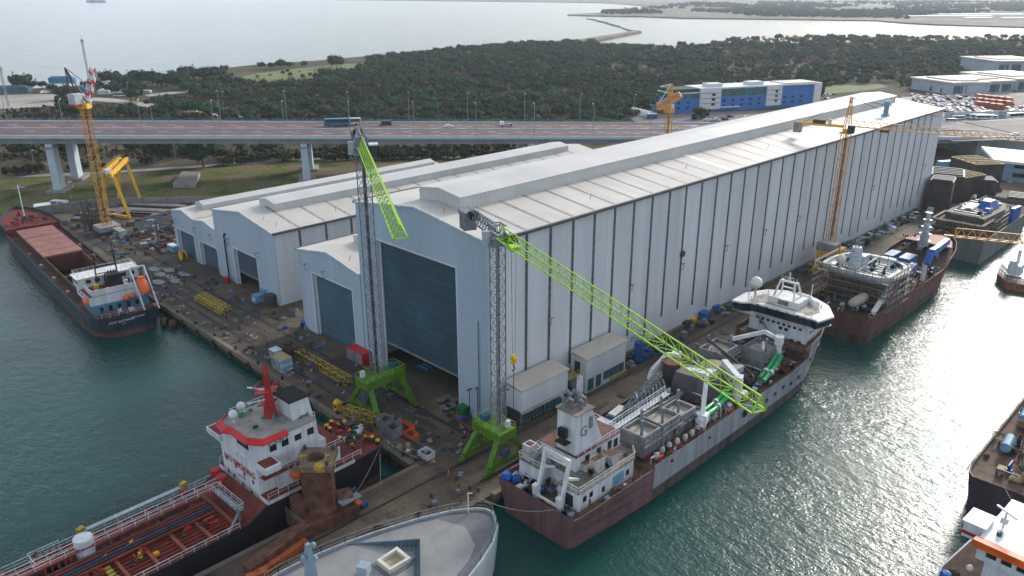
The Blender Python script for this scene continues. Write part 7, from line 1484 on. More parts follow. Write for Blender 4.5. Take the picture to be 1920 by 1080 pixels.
# orange scaffold racks in the lot
for k in range(14):
    p = G(1836 + (k % 5) * 13 + random.uniform(-3, 3), 186 + (k // 5) * 7 + (k % 5) * 1.5); t = thing('stacked_formwork', p, 'orange steel rack stack in the lot before the warehouses', 'rack', 'orange racks before the warehouses')
    MB().rbox(p.x, p.y, 0, 10, 5, 2.6, .6).rbox(p.x, p.y, 2.62, 8, 4, 1.2, .6).build('rack', mat('orange_rack', (.42, .10, .045), .7, dirt=.4, vs=.2), t)
# grey building at the right edge with sloping white roof
t = thing('workshop', G(1880, 330), 'blue grey workshop with wide white roof in front of the road wall at right', 'workshop')
b0, b1_, b2_ = G(1838, 312), G(1858, 336), G(1990, 352); hh = 8
v = (b0 - b1_); b3 = b2_ + v * 1.1; b0 = b1_ + v * 1.1
MB().prism([(p.x, p.y) for p in (b1_, b2_, b3, b0)], 0, hh).build('wall', mat('workshop_wall', (.18, .28, .36), .6, dirt=.2, vs=.2), t); ctr2 = (b1_ + b2_ + b3 + b0) / 4
MB().prism([(ctr2.x + (p.x - ctr2.x) * 1.05, ctr2.y + (p.y - ctr2.y) * 1.05) for p in (b1_, b2_, b3, b0)], hh + .02, hh + 1.2).build('roof', whiteroof, t)
uu = (b2_ - b1_).normalized(); nn = Vector((uu.y, -uu.x, 0)); nn = nn if nn.dot(b1_) < 0 else -nn
for f0, zz in ((8, 6.4), (8, 2.4), (24, 6.4), (24, 2.4)): p = b1_ + uu * f0; q = p + uu * 10; MB().bar(p + nn * .1 + Vector((0, 0, zz + .8)), q + nn * .1 + Vector((0, 0, zz + .8)), .15, 1.8).build('window', glass, t)
# brown ship blocks in the right yard
def block(base, h, L, W, a, label, topm=rustd, m=scaf):
    p = G(*base, 0); t = thing('ship_block', p, label, 'hull block'); MB().rbox(p.x, p.y, Z, L, W, h, a).build('block', m, t); MB().rbox(p.x, p.y, Z + h, L * 1.02, W * 1.02, .25, a).build('top', topm, t)
    c, s = math.cos(a), math.sin(a); mm = MB()
    for i in range(5): mm.rbox(p.x + (i - 2) * L * .2 * c, p.y + (i - 2) * L * .2 * s, Z + h + .25, .8, W * .9, .5, a)
    mm.build('rib', darksteel if topm is not ocher else ocher, t)
dkb = mat('dark_block3', (.055, .045, .04), .85, dirt=.5, vs=.3, lines=[(2.4, .2, 1.5, (0, 0, 1)), (3.1, .2, 1.3, XY)])
block((1822, 352), 12, 17, 13, .9, 'dark ship section with tan wooden top, behind the others', ocher, dkb); block((1768, 372), 11, 16, 12, .3, 'dark hull block beside the far end of the hall', darksteel, dkb); block((1800, 372), 10, 14, 9, -.3, 'dark brown hull block with tan strips in the right yard', ocher, dkb); block((1838, 372), 8, 9, 8, .5, 'smaller dark hull block right of the tan strip one', darksteel, dkb)
block((1758, 392), 12, 10, 8, .2, 'dark hull block touching the hall far corner', darksteel, dkb); block((1905, 392), 5, 12, 8, .2, 'low dark block by the right yard edge', rustd, dkb)
t = thing('trailer', G(1777, 318), 'white trailer parked at the far end of the hall', 'trailer'); p = G(1777, 318); MB().rbox(p.x, p.y, .8, 12, 3, 3.4, -.5).build('body', cyanbox, t); MB().rbox(p.x, p.y, 4.22, 12, 3, .2, -.5).build('roof', white, t)
# shore buildings
for (px, py, L, W, H, mm, lab) in ((118, 156, 46, 12, 8, mat('sky_blue_shed', (.05, .24, .38), .5, dirt=.3, vs=.1), 'long blue shed on the shore left of the pines'), (25, 173, 60, 10, 7, mat('teal_shed', (.03, .13, .16), .5, dirt=.3, vs=.1), 'dark teal shed at the left edge of the shore'), (160, 171, 18, 9, 6, MATS['sky_blue_shed'], 'small blue hut behind the red and white jib'), (198, 176, 20, 12, 5, white, 'white marquee beside the shore road'), (212, 171, 26, 10, 4, mat('pale_tent', (.55, .62, .66), .5), 'pale greenhouse like tent by the shore'), (190, 163, 26, 9, 4, MATS['pale_tent'], 'second pale tent behind the white marquee'), (195, 150, 26, 10, 7, cslab, 'low ruined grey building among the shore pines'), (272, 174, 22, 5, 3, white, 'white boat shed by the shore track')):
    p = G(px, py); L *= .48; W *= .6; H *= .8; t = thing('shore_building', p, lab, 'shed'); MB().rbox(p.x, p.y, 0, L, W, H * .7, -.785).build('wall', mm, t); MB().rbox(p.x, p.y, H * .7 + .02, L * 1.03, W * 1.1, H * .3, -.785, .7).build('roof', mm if 'blue' in lab or 'teal' in lab else whiteroof, t)
# white silo tent of the worksite beyond the bridge
t = thing('worksite_tent', G(1205, 218), 'long white tunnel tent at the worksite beyond the viaduct', 'tent'); a, c = G(1186, 214), G(1222, 219); MB().tube([a + Vector((0, 0, .6)), c + Vector((0, 0, .6))], 4.2, 14, r2=3).build('cover', whiteroof, t)
for (px, py, L, H, mm, lab) in ((1232, 205, 9, 5, cyanbox, 'blue worksite hut beside the orange crane'), (1243, 212, 8, 3, rust, 'rusty worksite hut beside the orange crane'), (1222, 222, 6, 3, bluebox, 'small blue hut in front of the white tent'), (1243, 195, 7, 4, steel, 'grey worksite hut beyond the blue one')):
    p = G(px, py); t = thing('site_hut', p, lab, 'hut'); MB().rbox(p.x, p.y, 0, L, L * .6, H, -.7).build('wall', mm, t); MB().rbox(p.x, p.y, H, L * 1.05, L * .65, .3, -.7).build('roof', white, t)
# far greenhouses and sheds
gh_ = mat('greenhouse_sheet', (.75, .78, .80), .4, dirt=.1); k = 0
for (px, py, L, W) in [(1425, 15, 190, 40), (1500, 25, 120, 24), (1530, 25, 60, 30), (1710, 19.5, 300, 45), (1680, 17.5, 190, 40), (1750, 11, 220, 40), (1765, 32.5, 330, 36), (1830, 29, 330, 40), (1865, 13, 260, 50), (1900, 36, 60, 30), (1640, 11.5, 100, 30), (1420, 8, 130, 20), (1835, 36, 70, 34), (1790, 10, 120, 30), (1880, 7, 150, 40), (1560, 11.5, 80, 18), (1915, 8, 130, 30)]:
    p = G(px, py); t = thing('greenhouse', p, 'tiny white greenhouse strip on the hazy far shore', 'greenhouse', 'white greenhouses on the far shore')
    MB().rbox(p.x, p.y, 0, L, W, 3.5, -.785).build('wall', gh_, t); MB().rbox(p.x, p.y, 3.51, L, W, 1.5, -.785, .9).build('roof', gh_, t)
# ================================================================== VEHICLES
def car_proto(m, name='parked_car', L=4.4, H=1.45, van=False):
    t = thing(name, (0, 0, 0), 'x', 'car'); W = 1.8
    prof = [(-L / 2, .35), (-L / 2, .85), (-L / 2 + (.1 if van else .5), .95), (-L / 2 + (.15 if van else .9), H), (L / 2 - (1.3 if van else 1.5), H), (L / 2 - (.7 if van else .9), .98), (L / 2, .8), (L / 2, .35)]
    n_ = len(prof); vs = [(x, -W / 2, z) for x, z in prof] + [(x, W / 2, z) for x, z in prof]
    MB().mesh(vs, [tuple(range(n_)), tuple(reversed(range(n_, 2 * n_)))] + [(i, n_ + i, n_ + (i + 1) % n_, (i + 1) % n_) for i in range(n_)]).build('body', m, t)
    MB().box(-L / 2 + (.4 if van else 1.0), L / 2 - 1.5, -W / 2 - .02, W / 2 + .02, 1.0, H - .1).mesh([(L / 2 - 1.44, -.75, H - .06), (L / 2 - 1.44, .75, H - .06), (L / 2 - .88, .75, 1.05), (L / 2 - .88, -.75, 1.05)], [(0, 1, 2, 3)]).build('window', glass, t)
    for x in (-L / 2 + .8, L / 2 - .85):
        for y in (-W / 2, W / 2): MB().tube([(x, y - .1, .33), (x, y + .1, .33)], .33, 10).build('wheel', black, t)
    return t
def bus_proto(m, L=11, H=3.2, name='bus'):
    t = thing(name, (0, 0, 0), 'x', 'bus'); W = 2.5
    prof = [(-L / 2, .4), (-L / 2, H - .2), (-L / 2 + .2, H), (L / 2 - .4, H), (L / 2, H - .8), (L / 2, .4)]; n_ = len(prof)
    vs = [(x, -W / 2, z) for x, z in prof] + [(x, W / 2, z) for x, z in prof]
    MB().mesh(vs, [tuple(range(n_)), tuple(reversed(range(n_, 2 * n_)))] + [(i, n_ + i, n_ + (i + 1) % n_, (i + 1) % n_) for i in range(n_)]).build('body', m, t)
    MB().box(-L / 2 + .3, L / 2 - .9, -W / 2 - .03, W / 2 + .03, 1.5, H - .35).box(L / 2 - .25, L / 2 + .04, -W / 2 + .15, W / 2 - .15, 1.3, H - .85).build('window', glass, t)
    for x in (-L / 2 + 2.2, L / 2 - 2.2):
        for y in (-W / 2, W / 2): MB().tube([(x, y - .12, .5), (x, y + .12, .5)], .5, 10).build('wheel', black, t)
    return t
bang = math.atan2(bd.y, bd.x)
def on_bridge(px, wv): return bp_(spx(px, wv, 0), wv, -.13)
b1v = bus_proto(mat('bus_blue', (.02, .17, .38), .35, dirt=.3, vs=.6), 12.5, 3.6); b1v.location = on_bridge(631, .80); b1v.rotation_euler = (0, 0, bang + math.pi); tag(b1v, 'dark and light blue coach driving on the viaduct', 'bus')
b2v = bus_proto(white, 11, 3.3); b2v.location = on_bridge(655, .88); b2v.rotation_euler = (0, 0, bang + math.pi); tag(b2v, 'white coach partly behind the crane head on the viaduct', 'bus')
v1 = car_proto(mat('navy_van', (.02, .045, .09), .35), 'van', 6.0, 2.6, True); v1.location = on_bridge(723, .83); v1.rotation_euler = (0, 0, bang + math.pi); tag(v1, 'dark blue van on the viaduct right of the crane head', 'van')
c1v = car_proto(carwhite, 'car'); c1v.location = on_bridge(843, .68); c1v.rotation_euler = (0, 0, bang); tag(c1v, 'white car in the middle of the viaduct', 'car')
t = thing('pickup_truck', on_bridge(948, .80), 'white flatbed truck on the viaduct, right of the white car', 'truck')
p = on_bridge(948, .80); a = bang + math.pi; cs, sn = math.cos(a), math.sin(a)
MB().rbox(p.x + cs * 2.2, p.y + sn * 2.2, p.z + .5, 1.9, 2.0, 1.9, a, .9).build('cab', carwhite, t); MB().rbox(p.x - cs * 1.4, p.y - sn * 1.4, p.z + .8, 4.6, 2.1, .4, a).build('flatbed', galv, t)
for o in (2.2, -2.4):
    for k in (-1, 1): q = p + Vector((cs * o - sn * k, sn * o + cs * k, .45)); MB().tube([q - Vector((-sn, cs, 0)) * .15, q + Vector((-sn, cs, 0)) * .15], .45, 8).build('wheel', black, t)
cz = dup(c1v, on_bridge(1303, .62), bang, 'silver white car on the viaduct, close to the large roof edge'); cz['category'] = 'car'; cz.name = 'car'
cz = dup(c1v, G(1903, 254, 9.4), bang + 2.9, 'white car on the road at the right edge'); cz.name = 'car'
cz = dup(c1v, G(84, 175, .1), .3, 'white minibus at the gate of the sandy lot'); cz.name = 'car'; cz.scale = (1.6, 1.4, 1.5)
bz = dup(b2v, G(227, 181, .1), -.75, 'white bus on the dirt road by the shore'); bz.scale = (1, 1, 1.0)
cols = [('white', carwhite), ('silver', mat('silver_car', (.42, .44, .46), .3)), ('dark', mat('dark_car', (.03, .035, .045), .3)), ('red', mat('red_car', (.30, .03, .03), .3)), ('blue', mat('blue_car', (.04, .09, .22), .3))]
protos = []
for nm, mm in cols: pz = car_proto(mm); protos.append((nm, pz))
used = set()
spots = []
rv = random.Random(99)
def scatter(px0, px1, py0, py1, n, where, ang):
    for i in range(n): spots.append((rv.uniform(px0, px1), rv.uniform(py0, py1), where, ang + rv.choice((0, math.pi)) + rv.uniform(-.15, .15)))
scatter(1710, 1840, 181, 210, 150, 'in the crowded lot behind the far end of the big hall', .6); scatter(1845, 1925, 196, 218, 36, 'in the crowded lot behind the far end of the big hall', .6)
scatter(1320, 1470, 219, 236, 34, 'in front of the blue office building', -.6); scatter(1536, 1600, 176, 190, 10, 'right of the blue office building', .4); scatter(1690, 1760, 178, 184, 6, 'on the road before the warehouses', .3); scatter(1810, 1880, 128, 150, 14, 'among the pale trucks behind the warehouse', .4)
for (px, py, where, a) in spots:
    q = rv.random(); k = 0 if q < .42 else 1 if q < .62 else 2 if q < .82 else 3 if q < .9 else 4
    nm, pz = protos[k]; lab = '%s parked car %s' % (nm, where); grp = 'parked cars ' + where; p = G(px, py, .06)
    s_ = 1.0 if rv.random() < .8 else 1.35
    if k not in used: used.add(k); pz.location = p; pz.rotation_euler = (0, 0, a); tag(pz, lab, 'car', grp)
    else: dup(pz, p, a, lab, grp, s_)
bp1 = bus_proto(carwhite, 11, 3.2, 'parked_bus'); fst = True
for (px, py, a, s_) in [(1781, 229, -.55, .75), (1792, 222, -.55, .9), (1797, 224, -.5, .8), (1806, 220, -.6, 1.1), (1817, 222, -.6, 1), (1825, 222, -.6, 1), (1833, 223, -.6, 1), (1843, 224, -.6, .95), (1850, 222, -.6, .9), (1858, 223, -.6, .75), (1870, 221, -.5, .7), (1903, 222, -.35, 1.2)]:
    p = G(px, py, .06); lab = 'white bus parked in the row below the pale screen wall'; grp = 'buses parked below the screen wall'
    if fst: bp1.location = p; bp1.rotation_euler = (0, 0, a - .2); bp1.scale = (s_,) * 3; tag(bp1, lab, 'bus', grp); fst = False
    else: dup(bp1, p, a - .2, lab, grp, s_)
for (px, py, a, s_) in [(1824, 237, -.6, .7), (1840, 236, -.6, .9), (1849, 236, -.6, .9), (1856, 237, -.6, .8), (1880, 240, -.5, .6), (1908, 240, -.5, .8)]:
    dup(bp1, G(px, py, .06), a - .2, 'white minibus parked in the front row beside the road', 'minibuses in the front row by the road', s_)
# ================================================================== PEOPLE
def person(loc, rz, jacket, trousers, helmet, label, group=None, walk=.25):
    t = bpy.data.objects.new('person', None)
    def skinmesh(name, vs, es, m, par, root=0):
        me = bpy.data.meshes.new(name); me.from_pydata([v[:3] for v in vs], es, []); me.materials.append(m)
        o = bpy.data.objects.new(name, me); sc.collection.objects.link(o)
        if par is not None: o.parent = par
        md = o.modifiers.new('skin', 'SKIN'); md.use_smooth_shade = True
        for i, v in enumerate(vs): me.skin_vertices[0].data[i].radius = (v[3], v[3] * v[4] if len(v) > 4 else v[3]); me.skin_vertices[0].data[i].use_root = (i == root)
        md2 = o.modifiers.new('sub', 'SUBSURF'); md2.levels = 1; md2.render_levels = 1; return o
    w = walk
    vs = [(0, 0, .95, .13), (0, 0, 1.2, .14), (0, 0, 1.42, .12), (0, 0, 1.52, .055), (.02, 0, 1.60, .085), (.02, 0, 1.72, .085),
          (0, .10, .90, .09), (w * .5, .10, .5, .06), (w, .10, .09, .045), (w + .16, .10, .05, .04),
          (0, -.10, .90, .09), (-w * .5 + .04, -.10, .5, .06), (-w, -.10, .09, .045), (-w + .16, -.10, .05, .04),
          (0, .20, 1.40, .055), (-.04, .26, 1.12, .045), (.06, .27, .88, .035), (.09, .27, .80, .03),
          (0, -.20, 1.40, .055), (.06, -.26, 1.12, .045), (.14, -.27, .88, .035), (.17, -.27, .80, .03)]
    es = [(0, 1), (1, 2), (2, 3), (3, 4), (4, 5), (0, 6), (6, 7), (7, 8), (8, 9), (0, 10), (10, 11), (11, 12), (12, 13), (2, 14), (14, 15), (15, 16), (16, 17), (2, 18), (18, 19), (19, 20), (20, 21)]
    bd0 = bpy.data.objects.new('person', None); sc.collection.objects.link(bd0)
    skinmesh('body', vs, es, skin, bd0)
    g = 1.22
    js = [(0, 0, .93, .155), (0, 0, 1.2, .165), (0, 0, 1.43, .14), (0, .20, 1.41, .075), (-.04, .26, 1.12, .062), (.06, .27, .90, .05), (0, -.20, 1.41, .075), (.06, -.26, 1.12, .062), (.14, -.27, .90, .05)]
    skinmesh('jacket', js, [(0, 1), (1, 2), (2, 3), (3, 4), (4, 5), (2, 6), (6, 7), (7, 8)], jacket, bd0)
    ts = [(0, 0, .94, .14), (0, .10, .88, .105), (w * .5, .10, .5, .08), (w, .10, .13, .062), (0, -.10, .88, .105), (-w * .5 + .04, -.10, .5, .08), (-w, -.10, .13, .062)]
    skinmesh('trousers', ts, [(0, 1), (1, 2), (2, 3), (0, 4), (4, 5), (5, 6)], trousers, bd0)
    MB().sphere((.02, 0, 1.70), .125, 10, .9).build('hard_hat', helmet, bd0, smooth=True)
    bd0.location = loc; bd0.rotation_euler = (0, 0, rz); tag(bd0, label, 'person', group); bpy.data.objects.remove(t); return bd0
hiv = mat('orange_workwear', (.75, .10, .02), .7); dkc = mat('dark_clothing', (.02, .022, .03), .8); hw = mat('helmet_white', (.75, .75, .75), .4); hr = mat('helmet_orange', (.7, .12, .03), .4)
person(G(841, 896, Z), 2.2, hiv, hiv, hr, 'worker in orange overalls walking on the quay near the slip head'); pp = person(G(871, 824, Z), .4, dkc, dkc, hw, 'worker in dark clothes and white helmet left of the green portal')
grp = 'workers in dark clothes walking on the right quay'
for (px, py) in [(1693, 446), (1697, 448), (1701, 448), (1723, 430), (1726, 431), (1730, 431), (1739, 415), (1743, 414), (1751, 420), (1756, 419)]:
    lab = 'worker in dark clothes walking on the right quay beside the long wall'
    dup(pp, G(px, py, Z), rc.random() * 6, lab, grp)
for (px, py) in [(1847, 374), (1851, 374), (1860, 366), (1864, 367), (1867, 336), (1871, 337), (1884, 337), (1773, 319), (1776, 316)]:
    dup(pp, G(px, py, Z), rc.random() * 6, 'worker in dark clothes standing in the far right yard', 'workers in the far right yard')
pw = person((71.0 - 6, 113.5, 2.66), 1, dkc, dkc, hw, 'worker on the red aft deck of the tanker'); pw.location = (66.5, 106.3, 5.36)
# ================================================================== TREES
rt = random.Random(4)
def foliage(name, c1, c2):
    m, n, b = node_mat(name); b.inputs['Roughness'].default_value = .85; b.inputs['Specular IOR Level'].default_value = .15
    g = n.nodes.new('ShaderNodeNewGeometry'); z = n.nodes.new('ShaderNodeTexNoise'); z.inputs['Scale'].default_value = .55; z.inputs['Detail'].default_value = 5
    n.links.new(g.outputs['Position'], z.inputs['Vector'])
    r = n.nodes.new('ShaderNodeValToRGB'); r.color_ramp.elements[0].position = .35; r.color_ramp.elements[1].position = .65; r.color_ramp.elements[0].color = (*c1, 1); r.color_ramp.elements[1].color = (*c2, 1)
    n.links.new(z.outputs['Fac'], r.inputs[0]); oi = n.nodes.new('ShaderNodeObjectInfo'); hs = n.nodes.new('ShaderNodeHueSaturation')
    for sock, a, c in (('Value', .62, 1.5), ('Hue', .47, .515), ('Saturation', .75, 1.1)):
        mr = n.nodes.new('ShaderNodeMapRange'); mr.inputs['To Min'].default_value = a; mr.inputs['To Max'].default_value = c; n.links.new(oi.outputs['Random'], mr.inputs['Value']); n.links.new(mr.outputs[0], hs.inputs[sock])
    zl = n.nodes.new('ShaderNodeTexNoise'); zl.inputs['Scale'].default_value = .012; zl.inputs['Detail'].default_value = 6; n.links.new(g.outputs['Position'], zl.inputs['Vector'])
    rl = n.nodes.new('ShaderNodeValToRGB'); rl.color_ramp.elements[0].position = .36; rl.color_ramp.elements[1].position = .66; rl.color_ramp.elements[0].color = (.6, .72, .66, 1); rl.color_ramp.elements[1].color = (1.75, 1.65, 1.2, 1)
    n.links.new(zl.outputs['Fac'], rl.inputs[0]); ml = n.nodes.new('ShaderNodeMix'); ml.data_type = 'RGBA'; ml.blend_type = 'MULTIPLY'; ml.inputs['Factor'].default_value = 1
    n.links.new(r.outputs[0], hs.inputs['Color']); n.links.new(hs.outputs['Color'], ml.inputs['A']); n.links.new(rl.outputs[0], ml.inputs['B']); n.links.new(ml.outputs['Result'], b.inputs['Base Color']); return m
pine_m = foliage('pine_foliage', (.004, .016, .007), (.016, .047, .018)); oak_m = foliage('bush_foliage', (.010, .017, .006), (.032, .042, .014)); bare_m = foliage('bare_twigs', (.034, .023, .018), (.070, .048, .037))
bark = mat('bark', (.09, .065, .05), .9)
def crown_mesh(kind, seed):
    r = random.Random(seed); m = MB(); lobes = []
    if kind == 'pine': R, H, z0 = 1.0, .42, .78; nl = 13
    elif kind == 'round': R, H, z0 = .95, .75, .68; nl = 12
    elif kind == 'cone': R, H, z0 = .45, 1.0, .75; nl = 8
    else: R, H, z0 = .85, .8, .8; nl = 9
    for i in range(nl):
        a = r.random() * 6.28; d = math.sqrt(r.random()) * R * .68; zz = r.uniform(-.5, .5) * H * (1 - (d / R) ** 2 * .6)
        if kind == 'cone': zz = r.uniform(-.6, .6); d = (.62 - zz) / 1.25 * R * r.random() * .7
        lobes.append((d * math.cos(a), d * math.sin(a), z0 + zz, r.uniform(.30, .46) * (R if kind != 'cone' else .55) * (.6 if kind == 'bare' else 1)))
    if kind != 'bare':
        for (x, y, z, q) in lobes:
            n_, k_ = 7, 4; vs = []; fs = []
            for i in range(k_ + 1):
                t = math.pi * i / k_
                for k in range(n_):
                    rr_ = q * r.uniform(.72, 1.12); vs.append((x + rr_ * math.sin(t) * math.cos(2 * math.pi * k / n_ + i), y + rr_ * math.sin(t) * math.sin(2 * math.pi * k / n_ + i), z + rr_ * .72 * math.cos(t)))
            for i in range(k_):
                for k in range(n_): fs.append((i * n_ + k, (i + 1) * n_ + k, (i + 1) * n_ + (k + 1) % n_, i * n_ + (k + 1) % n_))
            m.mesh(vs, fs)
    nlv = 14 if kind != 'bare' else 80
    for (x, y, z, q) in lobes:
        for i in range(nlv):
            v = Vector((r.gauss(0, 1), r.gauss(0, 1), r.gauss(0, 1) * .8)).normalized() * q * r.uniform(.85, 1.25); c = Vector((x, y, z)) + v; s = r.uniform(.05, .11) * (1 if kind != 'bare' else .5)
            a = Vector((r.gauss(0, 1), r.gauss(0, 1), r.gauss(0, 1))).normalized(); b2 = a.cross(v).normalized() if a.cross(v).length > .01 else Vector((1, 0, 0))
            if kind == 'bare': m.face([c - a * .18, c + b2 * s * .4, c + a * .18])
            else: m.face([c - a * s, c + b2 * s, c + a * s, c - b2 * s])
    return m
def trunk_mesh(kind, seed):
    r = random.Random(seed + 50); m = MB(); m.tube([(0, 0, -.05), (.02, 0, .35), (0, .02, .8)], .05, 6, r2=.02)
    for i in range(4): a = r.random() * 6.28; m.tube([(0, 0, .35 + i * .08), (.4 * math.cos(a), .4 * math.sin(a), .75)], .022, 5, r2=.008)
    return m
tree_lib = {}
for kind, mm in (('pine', pine_m), ('round', oak_m), ('cone', pine_m), ('bare', bare_m)):
    for sd in range(3 if kind in ('pine', 'round') else 2 if kind == 'bare' else 1):
        a = crown_mesh(kind, sd * 7 + 1).build('crown', mm); b2 = trunk_mesh(kind, sd).build('trunk', bark)
        tree_lib.setdefault(kind, []).append((a.data, b2.data)); bpy.data.objects.remove(a); bpy.data.objects.remove(b2)
def place_tree(p, s, kind, label, group, h=1.0):
    name = {'pine': 'pine_tree', 'round': 'broadleaf_tree', 'cone': 'cypress_tree', 'bare': 'bare_tree'}[kind]
    cmh, tmh = rt.choice(tree_lib[kind]); t = thing(name, p, label, 'tree', group); t.rotation_euler = (0, 0, rt.random() * 6.28); t.scale = (s, s, s * h)
    for nm, me in (('crown', cmh), ('trunk', tmh)): o = bpy.data.objects.new(nm, me); sc.collection.objects.link(o); o.parent = t
NT = 0
# individually visible trees; (px, py of the foot, crown radius m, kind)
shore = [(44, 170, 8.5), (55, 171, 6), (80, 166, 4), (122, 187, 7), (133, 186, 6), (208, 160, 8), (226, 163, 7.5), (240, 164, 6), (262, 160, 8.5), (276, 160, 8), (290, 163, 8), (303, 166, 8), (325, 160, 8), (215, 178, 6.5), (228, 172, 7), (243, 172, 7), (258, 176, 7), (254, 190, 6.5), (335, 166, 8), (345, 158, 8), (350, 150, 8), (362, 152, 8), (375, 152, 8), (390, 152, 8), (400, 148, 7), (412, 146, 7), (422, 136, 4.5), (490, 129, 4.5), (508, 128, 4), (527, 128, 6), (545, 127, 4), (572, 125, 4), (622, 126, 8), (632, 128, 8), (176, 172, 5), (187, 168, 5), (160, 166, 4), (95, 170, 3.5), (100, 172, 3.5), (135, 215, 9), (122, 218, 9), (145, 222, 8), (320, 219, 8), (333, 221, 8), (350, 221, 8), (300, 223, 7), (392, 222, 7), (245, 224, 7), (255, 226, 6), (462, 218, 5), (481, 150, 0)]
for i, (x, y, s) in enumerate(shore):
    if s == 0: continue
    lab = ('dark umbrella pine near the shore at the left', 'umbrella pines near the shore') if y < 200 else ('dark round pine just beyond the viaduct at the left', 'round pines just beyond the viaduct')
    place_tree(G(x, y, 0), s * 1.25, 'pine', *lab, h=1.05)
meadow = [(435, 142, 2.5), (508, 145, 3), (530, 139, 2.8), (545, 142, 3), (567, 145, 3), (582, 143, 3), (610, 141, 3), (540, 135, 2.5), (655, 140, 4), (562, 137, 2), (590, 136, 2), (600, 133, 2), (640, 138, 2.5), (482, 150, 4)]
for i, (x, y, s) in enumerate(meadow): place_tree(G(x, y, 0), s, 'bare' if i in (1, 9, 10, 11, 13) else 'round', 'small tree standing alone on the green meadow', 'small trees on the meadow')
under = [(303, 300, 9), (382, 313, 11), (370, 286, 9), (350, 283, 8), (12, 329, 3.6), (33, 328, 3.8), (56, 326, 4), (74, 324, 4), (137, 319, 3), (160, 315, 3), (196, 317, 2.6), (275, 308, 4), (417, 297, 4.8), (438, 300, 4.6), (454, 294, 4), (420, 309, 3.6), (432, 309, 3.2), (448, 306, 2.6), (462, 305, 3), (476, 303, 3.6), (484, 300, 3.6), (495, 301, 3.6), (508, 299, 3.6), (522, 300, 4), (535, 303, 4), (545, 300, 4), (560, 300, 4), (40, 292, 7), (60, 290, 7), (130, 288, 8), (150, 285, 7), (95, 284, 6), (255, 283, 6), (240, 281, 6), (486, 288, 5), (508, 286, 5)]
for x, y, s in under: place_tree(G(x, y, 0), s, 'pine' if s > 6 else 'round', 'dark green rounded tree in the strip below the viaduct', 'rounded trees below the viaduct', .95)
place_tree(G(454, 293, 0), 5.5, 'cone', 'slim dark cypress below the viaduct', None)
for i in range(62): x = 590 + (i % 31) * 12.5 + rt.uniform(-4, 4); y = 301 - (x - 590) * .022 - (i // 31) * 11 + rt.uniform(-2, 2); place_tree(G(x, y, 0), rt.uniform(3.0, 4.2), 'round', 'small dark tree in the planted rows beyond the halls', 'planted rows of small trees beyond the halls')
for x, y, s in [(1083, 205, 5), (1130, 222, 5), (1160, 221, 4), (1143, 200, 6), (1172, 222, 4), (1310, 222, 6), (1320, 220, 5), (1212, 205, 4), (1690, 163, 5), (1708, 165, 5), (1725, 168, 5), (1745, 172, 4), (1765, 175, 4), (1300, 225, 3), (1480, 222, 3)]: place_tree(G(x, y, 0), s, 'round' if x < 1600 else 'cone', 'dark tree beside the paved lots beyond the viaduct', 'trees beside the paved lots')
# forest: nearest trees singly, the rest as one mass
def inpoly(x, y, poly):
    c = False; j = len(poly) - 1
    for i in range(len(poly)):
        xi, yi = poly[i]; xj, yj = poly[j]
        if (yi > y) != (yj > y) and x < (xj - xi) * (y - yi) / (yj - yi) + xi: c = not c
        j = i
    return c
wood = [(180, 262), (300, 262), (560, 262), (1180, 262), (1190, 224), (1135, 221), (1140, 212), (1175, 203), (1225, 205), (1262, 206), (1400, 199), (1533, 188), (1540, 166), (1590, 158), (1680, 160), (1732, 166), (1790, 158), (1800, 128), (1870, 118), (2060, 112), (2060, 72), (1920, 72), (1700, 73), (1500, 73), (1380, 76), (1340, 84), (1245, 90), (1140, 92), (1112, 83), (1050, 83), (950, 87), (860, 95), (760, 106), (690, 116), (688, 132), (610, 146), (540, 157), (470, 160), (420, 152), (365, 156), (340, 172), (380, 184), (470, 200), (480, 222), (430, 226), (180, 226)]
cells = {}; cand = []
for i in range(60000):
    # area-uniform over the wedge of ground the wood covers
    v = math.sqrt(rt.uniform(300 ** 2, 1640 ** 2)); u = rt.uniform(-.62, .80) * v
    x = (v + u) * .7071; y = (v - u) * .7071; q = proj((x, y, 0))
    if q is None or not inpoly(q[0], q[1], wood): continue
    sp = 5.3 + v / 270; k = (int(x / sp), int(y / sp))
    if k in cells: continue
    cells[k] = 1; cand.append((v, x, y, q[0], q[1]))
cand.sort()
def kind_at(x, y):
    from mathutils import noise
    n1 = noise.noise(Vector((x, y, 0)) * .008); n2 = rt.random() + n1 * 1.1
    v = (x + y) * .7071
    u_ = (x - y) * .7071
    if n2 > (.98 if v < 700 else .84) - (.42 if v > 620 and u_ > 180 else 0): return 'bare'
    return 'pine' if n1 * .8 + rt.random() > (.62 if v < 750 else .35) else 'round'
stuffp = []
vis = 0
for (v, x, y, a, b2) in cand:
    from mathutils import noise as _nz
    if v > 380 and _nz.noise(Vector((x, y, 7)) * .016) < -.44: continue
    k = kind_at(x, y); s = {'pine': rt.uniform(4.4, 7.8), 'round': rt.uniform(2.8, 5.4), 'bare': rt.uniform(3.2, 5.6)}[k] * (1.12 if v > 900 else 1)
    if vis < 120 and v > 352 and 226 > b2 and 380 < a < 1150:
        vis += 1; place_tree((x, y, 0), s, k, {'pine': 'dark pine at the near edge of the wood beyond the viaduct', 'round': 'olive green bushy tree at the near edge of the wood beyond the viaduct', 'bare': 'brown leafless tree at the near edge of the wood beyond the viaduct'}[k], 'trees at the near edge of the wood, ' + k)
    elif v <= 352 and b2 > 235 and b2 > 266: continue
    else: stuffp.append((x, y, s, k))
